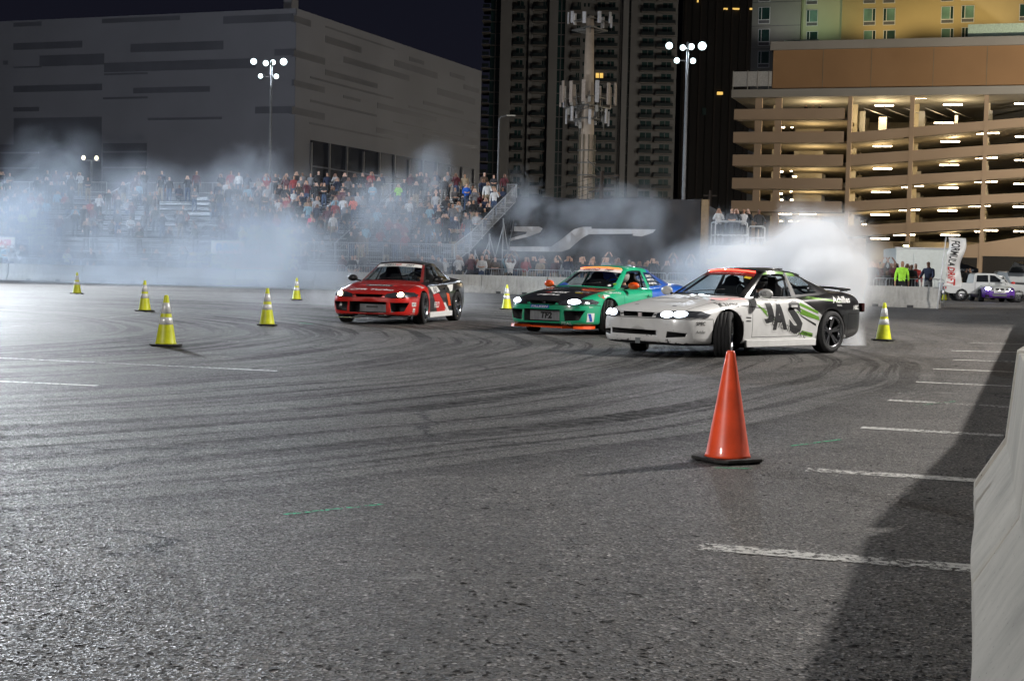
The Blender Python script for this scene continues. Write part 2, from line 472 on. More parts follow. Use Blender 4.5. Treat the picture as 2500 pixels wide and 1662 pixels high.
# ------------------------------------------------------------------ drift coupes
BLACKP = pmat('black_plastic', (0.012, 0.012, 0.014), 0.5)
RUBBER = pmat('rubber', (0.016, 0.016, 0.017), 0.8, bump=0.3, bscale=60)
CHROME = pmat('polished_alloy', (0.62, 0.63, 0.65), 0.18, 1.0)
DARKALLOY = pmat('dark_alloy', (0.20, 0.20, 0.21), 0.3, 1.0)
GAPM = pmat('panel_gap', (0.006, 0.006, 0.006), 0.9, var=0)
CAGE = pmat('cage_paint', (0.05, 0.05, 0.055), 0.4)
SEATM = pmat('seat_cloth', (0.018, 0.018, 0.02), 0.85)
LENS = glass_mat('lamp_lens', (0.8, 0.85, 0.9), 0.9)
GLASS = glass_mat('car_glass', (0.86, 0.92, 0.94), 0.88)
GREYMETAL = pmat('intercooler', (0.36, 0.37, 0.39), 0.45, 0.8)

def paint(name, base, zones=(), rough=0.28, metal=0.0, chips=False):
    """car paint with hard-edged colour fields, each bounded by planes (nx, ny, nz, d): inside where n.p > d"""
    m = bpy.data.materials.new(name); m.use_nodes = True
    nt = m.node_tree; b = nt.nodes['Principled BSDF']
    b.inputs['Roughness'].default_value = rough; b.inputs['Metallic'].default_value = metal
    b.inputs['Coat Weight'].default_value = 0.7; b.inputs['Coat Roughness'].default_value = 0.06
    tc = nt.nodes.new('ShaderNodeTexCoord')
    rgb = nt.nodes.new('ShaderNodeRGB'); rgb.outputs[0].default_value = (*base, 1); cur = rgb.outputs[0]
    for col, planes in zones:
        f = None
        for (x, y, z, d) in planes:
            dp = nt.nodes.new('ShaderNodeVectorMath'); dp.operation = 'DOT_PRODUCT'
            nt.links.new(tc.outputs['Object'], dp.inputs[0]); dp.inputs[1].default_value = (x, y, z)
            gt = nt.nodes.new('ShaderNodeMath'); gt.operation = 'GREATER_THAN'; gt.inputs[1].default_value = d
            nt.links.new(dp.outputs['Value'], gt.inputs[0])
            if f is None: f = gt.outputs[0]
            else:
                mu = nt.nodes.new('ShaderNodeMath'); mu.operation = 'MULTIPLY'
                nt.links.new(f, mu.inputs[0]); nt.links.new(gt.outputs[0], mu.inputs[1]); f = mu.outputs[0]
        mx = nt.nodes.new('ShaderNodeMix'); mx.data_type = 'RGBA'
        nt.links.new(f, mx.inputs[0]); nt.links.new(cur, mx.inputs[6]); mx.inputs[7].default_value = (*col, 1)
        cur = mx.outputs[2]
    # road dust: a thin mottled film
    n = nt.nodes.new('ShaderNodeTexNoise'); n.inputs['Scale'].default_value = 4; n.inputs['Detail'].default_value = 6
    nt.links.new(tc.outputs['Object'], n.inputs['Vector'])
    mp = nt.nodes.new('ShaderNodeMapRange'); mp.inputs[1].default_value = 0.45; mp.inputs[2].default_value = 0.8
    mp.inputs[3].default_value = 0; mp.inputs[4].default_value = 0.22
    nt.links.new(n.outputs['Fac'], mp.inputs[0])
    dm = nt.nodes.new('ShaderNodeMix'); dm.data_type = 'RGBA'
    nt.links.new(mp.outputs[0], dm.inputs[0]); nt.links.new(cur, dm.inputs[6]); dm.inputs[7].default_value = (0.16, 0.15, 0.14, 1)
    cur = dm.outputs[2]
    if chips:
        n2 = nt.nodes.new('ShaderNodeTexNoise'); n2.inputs['Scale'].default_value = 9; n2.inputs['Detail'].default_value = 8; n2.inputs['Roughness'].default_value = 0.75
        nt.links.new(tc.outputs['Object'], n2.inputs['Vector'])
        sp = nt.nodes.new('ShaderNodeSeparateXYZ'); nt.links.new(tc.outputs['Object'], sp.inputs[0])
        lo = nt.nodes.new('ShaderNodeMapRange'); lo.inputs[1].default_value = 0.52; lo.inputs[2].default_value = 0.14
        lo.inputs[3].default_value = -0.06; lo.inputs[4].default_value = 0.045
        nt.links.new(sp.outputs['Z'], lo.inputs[0])
        fx = nt.nodes.new('ShaderNodeMapRange'); fx.inputs[1].default_value = 1.7; fx.inputs[2].default_value = 2.0
        fx.inputs[3].default_value = -0.12; fx.inputs[4].default_value = 0.0
        nt.links.new(sp.outputs['X'], fx.inputs[0])
        a1 = nt.nodes.new('ShaderNodeMath'); nt.links.new(n2.outputs['Fac'], a1.inputs[0]); nt.links.new(lo.outputs[0], a1.inputs[1])
        a2 = nt.nodes.new('ShaderNodeMath'); nt.links.new(a1.outputs[0], a2.inputs[0]); nt.links.new(fx.outputs[0], a2.inputs[1])
        gt = nt.nodes.new('ShaderNodeMath'); gt.operation = 'GREATER_THAN'; gt.inputs[1].default_value = 0.615
        nt.links.new(a2.outputs[0], gt.inputs[0])
        cm = nt.nodes.new('ShaderNodeMix'); cm.data_type = 'RGBA'
        nt.links.new(gt.outputs[0], cm.inputs[0]); nt.links.new(cur, cm.inputs[6]); cm.inputs[7].default_value = (0.04, 0.04, 0.045, 1)
        cur = cm.outputs[2]
    nt.links.new(cur, b.inputs['Base Color'])
    return m

STN = [(2.225,.30,.26,.565,.60),(2.20,.52,.20,.58,.625),(2.13,.70,.17,.60,.65),(2.02,.80,.155,.625,.68),(1.85,.85,.15,.655,.715),
       (1.55,.872,.15,.70,.765),(1.26,.885,.15,.745,.815),(.95,.875,.15,.78,.86),(.72,.865,.15,.805,.885),(.2,.862,.15,.82,.85),
       (-.4,.862,.15,.83,.86),(-.9,.872,.15,.85,.89),(-1.26,.888,.155,.865,.93),(-1.6,.88,.17,.87,.965),(-1.95,.855,.20,.865,.97),
       (-2.18,.80,.25,.84,.955),(-2.29,.66,.30,.79,.90),(-2.315,.38,.34,.70,.82)]

def half_section(w, zb, zs, zt):
    return [(0, zb), (.72*w, zb), (w-.045, zb+.015), (w-.012, zb+.10), (w, .55*zs+.45*zb), (w-.012, zs-.10), (w-.06, zs),
            (w-.19, zs+.55*(zt-zs)), (.5*w, zs+.86*(zt-zs)), (0, zt)]

def coupe_body(cuts):
    vs = []; fs = []; K = 18
    for (x, w, zb, zs, zt) in STN:
        h = half_section(w, zb, zs, zt)
        ring = [(x, y, z) for y, z in h] + [(x, -y, z) for y, z in h[-2:0:-1]]
        vs += ring
    for i in range(len(STN)-1):
        for j in range(K): fs.append((i*K+j, i*K+(j+1) % K, (i+1)*K+(j+1) % K, (i+1)*K+j))
    fs.append(tuple(range(K))[::-1]); n = (len(STN)-1)*K; fs.append(tuple(n+j for j in range(K)))
    me = bpy.data.meshes.new('b'); me.from_pydata(vs, [], fs)
    for m in (GAPM, BLACKP): me.materials.append(m)
    o = bpy.data.objects.new('b', me); COL.objects.link(o)
    bm = bmesh.new(); bm.from_mesh(me); bmesh.ops.recalc_face_normals(bm, faces=bm.faces); bm.to_mesh(me); bm.free()
    s = o.modifiers.new('s', 'SUBSURF'); s.levels = 2; s.render_levels = 2
    # cutters: wheel arches and front openings
    cb = MB()
    for ax in (1.262, -1.262):
        for sy in (1, -1):
            M = Matrix.Translation((ax, sy*0.80, 0.325)) @ Matrix.Rotation(R(90), 4, 'X')
            cb.lathe([(0.001, -0.27), (0.355, -0.27), (0.355, 0.27), (0.001, 0.27)], 40, M)
    arch = cb.build('cut', [BLACKP])
    objs = [arch]
    for (poly, x0) in cuts:
        c = MB(); c.prism(poly, lambda p, q, t: (t, p, q), x0, 2.5); objs.append(c.build('cut', [BLACKP]))
    for c in objs:
        b = o.modifiers.new('c', 'BOOLEAN'); b.operation = 'DIFFERENCE'; b.object = c; b.solver = 'EXACT'
        try: b.material_mode = 'TRANSFER'
        except Exception: pass
    apply_mods(o)
    for c in objs: bpy.data.objects.remove(c)
    return o

def region(x, y, z):
    a = abs(y)
    if x > 1.60 and z < .535: return 'front_bumper'
    if x > .74 and a < .66 and z > .58: return 'hood'
    if -.42 < x < .70 and a > .70 and .27 < z < .83: return 'door'
    if x < -1.72 and z < .60: return 'rear_bumper'
    if x < -1.66 and a < .60 and z > .74: return 'trunk_lid'
    return 'body'

def split_body(o, mats, parent):
    """mats: dict part -> material"""
    bm = bmesh.new(); bm.from_mesh(o.data)
    e = .0045
    for co, no in (((1.60,0,0),(1,0,0)), ((0,0,.535),(0,0,1)), ((.74,0,0),(1,0,0)), ((0,.66,0),(0,1,0)), ((0,-.66,0),(0,1,0)), ((-.42,0,0),(1,0,0)),
                   ((.70,0,0),(1,0,0)), ((0,0,.27),(0,0,1)), ((0,0,.83),(0,0,1)), ((-1.72,0,0),(1,0,0)), ((0,0,.60),(0,0,1)), ((-1.66,0,0),(1,0,0)),
                   ((0,.60,0),(0,1,0)), ((0,-.60,0),(0,1,0))):
        for s in (-e, e):
            bmesh.ops.bisect_plane(bm, geom=bm.verts[:]+bm.edges[:]+bm.faces[:], dist=1e-6, plane_co=Vector(co)+Vector(no)*s, plane_no=no)
    names = ['body', 'front_bumper', 'hood', 'door', 'rear_bumper', 'trunk_lid']
    groups = {}
    dark_idx = [i for i, m in enumerate(o.data.materials) if m is BLACKP]
    for f in bm.faces:
        c = f.calc_center_median(); r = region(*c)
        gap = any(region(c.x+dx, c.y+dy, c.z+dz) != r for dx, dy, dz in ((e*1.3,0,0),(-e*1.3,0,0),(0,e*1.3,0),(0,-e*1.3,0),(0,0,e*1.3),(0,0,-e*1.3)))
        mi = 0
        if f.material_index in dark_idx and (f.normal.z < -0.1 or True) and f.material_index != 0: mi = 1
        if f.normal.z < -0.75 and c.z < .3: mi = 1
        if -1.45 < c.x < .70 and abs(c.y) < .69 and c.z > .8: mi = 1           # cabin floor
        if gap and mi == 0: mi = 2; r = 'body'
        if mi == 1: r = r if r == 'front_bumper' else 'body'
        if r == 'door': r = 'door+' if c.y > 0 else 'door-'
        groups.setdefault(r, []).append((f, mi))
    res = []
    for g, lst in groups.items():
        nm = g.rstrip('+-')
        mb = bmesh.new(); vm = {}
        for f, mi in lst:
            vv = []
            for v in f.verts:
                if v.index not in vm: vm[v.index] = mb.verts.new(v.co)
                vv.append(vm[v.index])
            try: nf = mb.faces.new(vv); nf.material_index = mi; nf.smooth = True
            except ValueError: pass
        me = bpy.data.meshes.new(nm); mb.to_mesh(me); mb.free()
        for m in (mats.get(nm, mats['body']), BLACKP, GAPM): me.materials.append(m)
        res.append(link(nm, me, parent))
    bm.free()
    return res

# greenhouse: four-sided panels p(u, v), u across, v upwards
def panel(bl, br, tr, tl, bb, bt):
    bl, br, tr, tl, bb, bt = map(Vector, (bl, br, tr, tl, bb, bt))
    def f(u, v):
        a = bl.lerp(br, u); b = tl.lerp(tr, u)
        return a.lerp(b, v) + bb.lerp(bt, v)*(4*u*(1-u))
    return f
def pnormal(f, u, v, out):
    e = .01
    n = (f(u+e, v)-f(u-e, v)).cross(f(u, v+e)-f(u, v-e)).normalized()
    return n if n.dot(out) > 0 else -n
ZB = .835
PANELS = {
    'windshield': (panel((.72,-.68,ZB),(.72,.68,ZB),(.06,.51,1.195),(.06,-.51,1.195),(.22,0,.03),(.10,0,.035)), Vector((1,0,.6)), (.045,.045,.05,.04), 14, 6),
    'side_l': (panel((.72,.68,ZB),(-.44,.745,ZB+.01),(-.44,.545,1.215),(.06,.51,1.195),(0,.01,0),(0,.02,.022)), Vector((0,1,.3)), (.10,.04,.10,.03), 10, 6),
    'side_r': (panel((.72,-.68,ZB),(-.44,-.745,ZB+.01),(-.44,-.545,1.215),(.06,-.51,1.195),(0,-.01,0),(0,-.02,.022)), Vector((0,-1,.3)), (.10,.04,.10,.03), 10, 6),
    'quarter_l': (panel((-.44,.745,ZB+.01),(-1.28,.70,.89),(-.90,.49,1.17),(-.44,.545,1.215),(0,.01,0),(0,.02,.008)), Vector((0,1,.3)), (.09,.16,.14,.10), 8, 6),
    'quarter_r': (panel((-.44,-.745,ZB+.01),(-1.28,-.70,.89),(-.90,-.49,1.17),(-.44,-.545,1.215),(0,-.01,0),(0,-.02,.008)), Vector((0,-1,.3)), (.09,.16,.14,.10), 8, 6),
    'cpillar_l': (panel((-1.28,.70,.89),(-1.60,.58,.935),(-.97,.45,1.165),(-.90,.49,1.17),(0,.01,0),(0,.004,0)), Vector((-.3,1,.3)), None, 3, 6),
    'cpillar_r': (panel((-1.28,-.70,.89),(-1.60,-.58,.935),(-.97,-.45,1.165),(-.90,-.49,1.17),(0,-.01,0),(0,-.004,0)), Vector((-.3,-1,.3)), None, 3, 6),
    'rear_window': (panel((-1.60,.58,.935),(-1.60,-.58,.935),(-.97,-.45,1.165),(-.97,.45,1.165),(-.16,0,.02),(-.07,0,.045)), Vector((-1,0,.6)), (.06,.06,.06,.08), 10, 6),
}
def roof_f(u, v):
    """u across (left +), v rear to front"""
    y = 1-2*u
    x = (-.97 + v*1.03) + (4*u*(1-u))*(-.07*(1-v) + .10*v)
    hw = .45 + .06*min(1, v*1.1) + .045*(4*v*(1-v))
    z = 1.165 + .03*v + (4*u*(1-u))*(.045*(1-v)+.035*v) + .038*(4*v*(1-v))
    return Vector((x, y*hw, z))

def greenhouse(parent, mats, glass):
    mb = MB()
    def grid(f, u0, u1, v0, v1, nu, nv, B, mi=0):
        n = len(B.v)
        for j in range(nv+1):
            for i in range(nu+1): B.v.append(f(u0+(u1-u0)*i/nu, v0+(v1-v0)*j/nv))
        for j in range(nv):
            for i in range(nu): B.face((n+j*(nu+1)+i, n+j*(nu+1)+i+1, n+(j+1)*(nu+1)+i+1, n+(j+1)*(nu+1)+i), mi, True)
    for k, (f, out, mg, nu, nv) in PANELS.items():
        g = f
        if mg is None: grid(f, 0, 1, 0, 1, nu, nv, mb, 0); continue
        l, r_, t, b = mg
        mi = 1 if k in ('windshield', 'rear_window') else 0
        if k.startswith('side') : mi = 2
        grid(f, 0, l, 0, 1, 2, nv, mb, mi); grid(f, 1-r_, 1, 0, 1, 2, nv, mb, 0 if k.startswith('quarter') else mi)
        grid(f, l, 1-r_, 0, b, nu, 1, mb, mi); grid(f, l, 1-r_, 1-t, 1, nu, 1, mb, 3 if k.startswith(('side', 'quarter')) else mi)
        # lower skirt down into the body
        if not (k.startswith('side') and k[-1] in glass.get('open', '')):
            gb = MB(); grid(lambda u, v: f(u, v) + pnormal(f, min(max(u, .02), .98), .5, out)*-.004, l, 1-r_, b, 1-t, nu, nv, gb)
            gb.build('window' if k[0] in 'sq' else k, [glass['mat']], parent)
    mb.build('window_frame', [mats['pillar'], mats['screen_edge'], mats['side_frame'], mats['rail']], parent)
    rb = MB(); grid(roof_f, 0, 1, 0, 1, 12, 10, rb)
    ro = rb.build('roof', [mats['roof']], parent)
    s = ro.modifiers.new('s', 'SOLIDIFY'); s.thickness = .02; s.offset = 1
    s = parent.children[-2].modifiers.new('s', 'SOLIDIFY') if False else None

def wheel(parent, pos, side, steer, rimmat, blur=False):
    """side +1 left, -1 right; steer in radians about z"""
    w = link('wheel', None, parent, pos, (0, 0, steer + (0 if side > 0 else math.pi)))
    w.empty_display_size = .1
    M = Matrix.Rotation(R(-90), 4, 'X')          # lathe z -> +y (outside)
    t = MB()
    t.lathe([(.225,-.105),(.262,-.122),(.30,-.118),(.318,-.098),(.322,-.06),(.314,-.055),(.314,-.048),(.322,-.043),(.322,-.006),(.314,-.004),(.314,.004),(.322,.006),
             (.322,.043),(.314,.048),(.314,.055),(.322,.06),(.318,.098),(.30,.118),(.262,.122),(.225,.105)], 40, M, closed=True)
    t.build('tyre', [RUBBER], w)
    r = MB()
    r.lathe([(.222,-.10),(.222,.098),(.236,.112),(.232,.118),(.214,.112),(.205,.07),(.200,-.09)], 40, M, closed=True)
    r.lathe([(.001,.03),(.055,.03),(.062,.045),(.055,.066),(.03,.072),(.001,.072)], 20, M)
    for i in range(5):
        a = 2*math.pi*i/5 + .3
        for da in (-.10, .10):
            r.bar((.045*math.cos(a+da), .052, .045*math.sin(a+da)), (.212*math.cos(a+da*1.5), .092, .212*math.sin(a+da*1.5)), .034, .022, up=(0, 1, 0))
    r.build('rim', [rimmat], w)
    lp_ = MB(); lp_.lathe([(.205,.085),(.228,.100),(.237,.113),(.231,.119),(.212,.106)], 36, M, closed=True); lp_.build('rim_lip', [CHROME], w)
    d = MB(); d.lathe([(.001,-.03),(.155,-.03),(.155,-.01),(.001,-.01)], 28, M)
    d.build('brake_disc', [GREYMETAL], w)
    return w

def make_seat(parent, x, y, mat):
    b = MB()
    for (x0, x1, y0, y1, z0, z1) in ((x-.02, x+.40, y-.22, y+.22, .62, .74),):
        b.box(x0, x1, y0, y1, z0, z1)
    prof = [(-.20,.70),(-.27,.80),(-.25,.98),(-.13,1.06),(-.12,1.13),(-.07,1.165),(.07,1.165),(.12,1.13),(.13,1.06),(.25,.98),(.27,.80),(.20,.70)]
    b.prism(prof, lambda p, q, t: (x - .03 - (q-.7)*.22 + t, y+p, q-.02), 0, -.07)
    o = b.build('seat', [mat], parent); bevel(o, .02, 2)
    return o

def make_coupe(cfg):
    root = thing(cfg['name'], cfg['label'], 'car', group=cfg.get('group'))
    o = coupe_body(cfg['cuts'])
    bvh = BVHTree.FromObject(o, bpy.context.evaluated_depsgraph_get())
    split_body(o, cfg['mats'], root)
    bpy.data.objects.remove(o)
    greenhouse(root, cfg['mats'], cfg['glass'])
    # cage, seats, dash
    c = MB()
    for s in (1, -1):
        c.tube([(-.50, s*.60, .80), (-.52, s*.50, 1.14), (-.52, s*.40, 1.19)], .02)
        c.tube([(.60, s*.60, .84), (.06, s*.46, 1.165), (-.52, s*.46, 1.175)], .018)
        c.tube([(-.52, s*.48, 1.13), (-1.15, s*.48, .88)], .018)
    c.tube([(-.52, -.42, 1.19), (-.52, .42, 1.19)], .02); c.tube([(-.52, .5, 1.12), (-.5, -.55, .84)], .018)
    c.build('roll_cage', [CAGE], root)
    for y in (.36, -.36): make_seat(root, -.22, y, cfg.get('seat', SEATM))
    d = MB(); d.prism([(.30,.80),(.80,.80),(.74,.845),(.52,.875),(.34,.86)], lambda p, q, t: (p, t, q), -.66, .66)
    d.build('dashboard', [BLACKP], root)
    st = MB(); M = Matrix.Translation((.22, .36, .90)) @ Matrix.Rotation(R(-68), 4, 'Y')
    st.lathe([(.155,-.012),(.17,0),(.155,.012),(.145,0)], 24, M, closed=True); st.tube([(.22,.36,.90),(.35,.36,.84)], .02)
    st.build('steering_wheel', [BLACKP], root)
    # wheels
    for (x, s) in ((1.262, 1), (1.262, -1), (-1.262, 1), (-1.262, -1)):
        wheel(root, (x, s*(.79 if x < 0 else .785), .322), s, cfg['steer'] if x > 0 else 0, cfg['rim'])
    F = lambda off: (lambda u, v: (lambda h: h[0] + h[1]*off if h[0] is not None else None)(bvh.ray_cast(Vector((4, u, v)), Vector((-1, 0, 0)))))
    def L(x0, z0, off=.008):
        def fn(u, v):
            h = bvh.ray_cast(Vector((x0-u, 3, z0+v)), Vector((0, -1, 0)))
            if h[0] is None or h[0].y < .5: return None
            return h[0] + h[1]*off
        return fn
    def T(x0, y0, off=.008):
        def fn(u, v):
            h = bvh.ray_cast(Vector((x0-v, y0+u, 3)), Vector((0, 0, -1)))
            return None if h[0] is None else h[0] + h[1]*off
        return fn
    def Fr(y0, z0, off=.008):
        def fn(u, v):
            h = bvh.ray_cast(Vector((4, y0+u, z0+v)), Vector((-1, 0, 0)))
            return None if h[0] is None else h[0] + h[1]*off
        return fn
    # headlights
    hl = cfg['lamp_mat']
    for s in (1, -1):
        pts = [(.33,.545),(.35,.60),(.50,.632),(.68,.642),(.80,.636),(.842,.60),(.845,.555),(.70,.548),(.5,.538)]
        pts = [(s*a, b) for a, b in pts]
        if s < 0: pts = pts[::-1]
        h = lay(poly2d(pts), Fr(0, 0, .006), BLACKP, 'headlight', root, .05)
        lay(poly2d([((p[0]-s*.59)*.985+s*.59, (p[1]-.59)*.94+.59) for p in pts]), Fr(0, 0, .016), pmat('lamp_inside', (.30,.32,.35), .15, .9), 'reflector', h, .05)
        for (cy, cz, rx, rz) in cfg['beams']:
            lay(ellipse2d(s*cy, cz, rx, rz, 16), Fr(0, 0, .024), hl, 'lamp', h, .06)
        # lamp cover
        ml = [(s*.34,.548),(s*.60,.638),(s*.84,.60),(s*.70,.55)]
    # wing mirrors
    for s in (1, -1):
        m = MB(); M = Matrix.Rotation(R(8*s), 4, 'Z')
        m.ball((.50, s*.93, .90), (.065, .115, .07), 16, 0, M)
        m.tube([(.52, s*.74, .84), (.51, s*.86, .87)], .018, 6, 1)
        o = m.build('wing_mirror', [cfg['mirror'], BLACKP], root)
    # handles, wiper
    h = MB(); h.box(-.36, -.20, .868, .885, .70, .735); bevel(h.build('door_handle', [cfg['mats'].get('door', cfg['mats']['body'])], root), .006)
    wp = MB(); f = PANELS['windshield'][0]
    wp.tube([f(.3, .03)+Vector((.02,0,.02)), f(.52, .10)+Vector((.02,0,.02)), f(.78, .20)+Vector((.01,0,.02))], .006, 5)
    wp.build('wiper', [BLACKP], root)
    # sunstrip banner on the windscreen
    def WS(off):
        def fn(u, v):
            n = pnormal(f, min(max(u, .02), .98), min(v, .97), Vector((1, 0, .6)))
            return f(u, v) + n*off
        return fn
    if cfg.get('banner'):
        lay(poly2d([(.05,.80),(.95,.80),(.95,.97),(.05,.97)]), WS(.006), cfg['banner'], 'windscreen_banner', root, .06)
        v, fc, w = text2d(cfg['banner_text'], .11, .2, .02)
        v = [((a/w)*.62+.19, b*.9+.83) for a, b in v]
        lay((v, fc), WS(.012), cfg['banner_ink'], 'banner_lettering', root, .2)
    if cfg.get('led'):
        for (u0, u1) in cfg['led_spans']:
            lb = MB(); lb.tube([f(u0+(u1-u0)*i/8, .985)+Vector((.02,0,.012)) for i in range(9)], .011, 6)
            lb.build('light_strip', [cfg['led']], root)
    ctx = dict(root=root, L=L, T=T, Fr=Fr, WS=WS, bvh=bvh)
    cfg['dress'](ctx)
    return root

def rear_wing(root, mat, z=1.03, h=.09):
    b = MB()
    n = 9; pr = []
    for i in range(n):
        t = -1+2*i/(n-1); y = t*.60; x = -2.10+.06*t*t; zz = z-.035*t*t
        pr.append([(x+.10, y, zz-.012), (x+.02, y, zz+.018), (x-.12, y, zz+.022), (x-.13, y, zz-.002), (x, y, zz-.02)])
    for r in pr: b.v += [Vector(p) for p in r]
    for i in range(n-1):
        for j in range(5): b.face((i*5+j, i*5+(j+1) % 5, (i+1)*5+(j+1) % 5, (i+1)*5+j), 0, True)
    b.face(range(5)); b.face([(n-1)*5+j for j in range(5)][::-1])
    for y in (-.45, .45): b.box(-2.20, -2.10, y-.015, y+.015, z-h-.04, z-.01)
    return b.build('spoiler', [mat], root)
def roof_vent(root, mat):
    b = MB(); pts = []
    for i in range(7):
        for j in (0, 1):
            u = .25+.5*i/6; p = roof_f(u, .52-.36*j); b.v.append(p + Vector((0, 0, .022+.028*j)))
    for i in range(6): b.face((2*i, 2*i+1, 2*i+3, 2*i+2), 0, True)
    o = b.build('roof_vent', [mat], root); s = o.modifiers.new('s', 'SOLIDIFY'); s.thickness = .02
    return o

WHITE = pmat('white_vinyl', (.78,.78,.76), .4, var=.05)
INK = pmat('black_vinyl', (.012,.012,.013), .4, var=0)
DGREY = pmat('dark_grey_vinyl', (.045,.045,.048), .4, var=.1)
LIME = pmat('lime_vinyl', (.16,.36,.035), .4, var=.08)
REDV = pmat('red_vinyl', (.55,.02,.015), .4, var=.05)
BLUEV = pmat('blue_vinyl', (.02,.09,.42), .4, var=.05)
ORANGEV = pmat('orange_paint', (.90,.10,.01), .35, var=.05, coat=.5)
YELV = pmat('yellow_vinyl', (.75,.55,.05), .4, var=.05)

def txt(ctx, side, body, x, z, size, mat, shear=0.0, bold=0.02, off=.012, maxw=None, name='lettering', space=1.0):
    v, f, w = text2d(body, size, shear, bold, space)
    if maxw: k = maxw/w; v = [(a*k, b) for a, b in v]
    fn = ctx['T'](z, x, off*.4) if side == 'T' else {'L': ctx['L'], 'F': ctx['Fr']}[side](x, z, off*.4)
    return lay((v, f), fn, mat, name, ctx['root'], .07)
def shp(ctx, side, pts, mat, off=.008, name='stripe', step=.07):
    """pts in car coordinates: (x, z) for the left side, (y, z) for the front, (y, x) for the top"""
    off *= .4
    if side == 'L': return lay(poly2d([(-a, b) for a, b in pts]), ctx['L'](0, 0, off), mat, name, ctx['root'], step)
    if side == 'F': return lay(poly2d(pts), ctx['Fr'](0, 0, off), mat, name, ctx['root'], step)
    return lay(poly2d([(a, -b) for a, b in pts]), ctx['T'](0, 0, off), mat, name, ctx['root'], step)

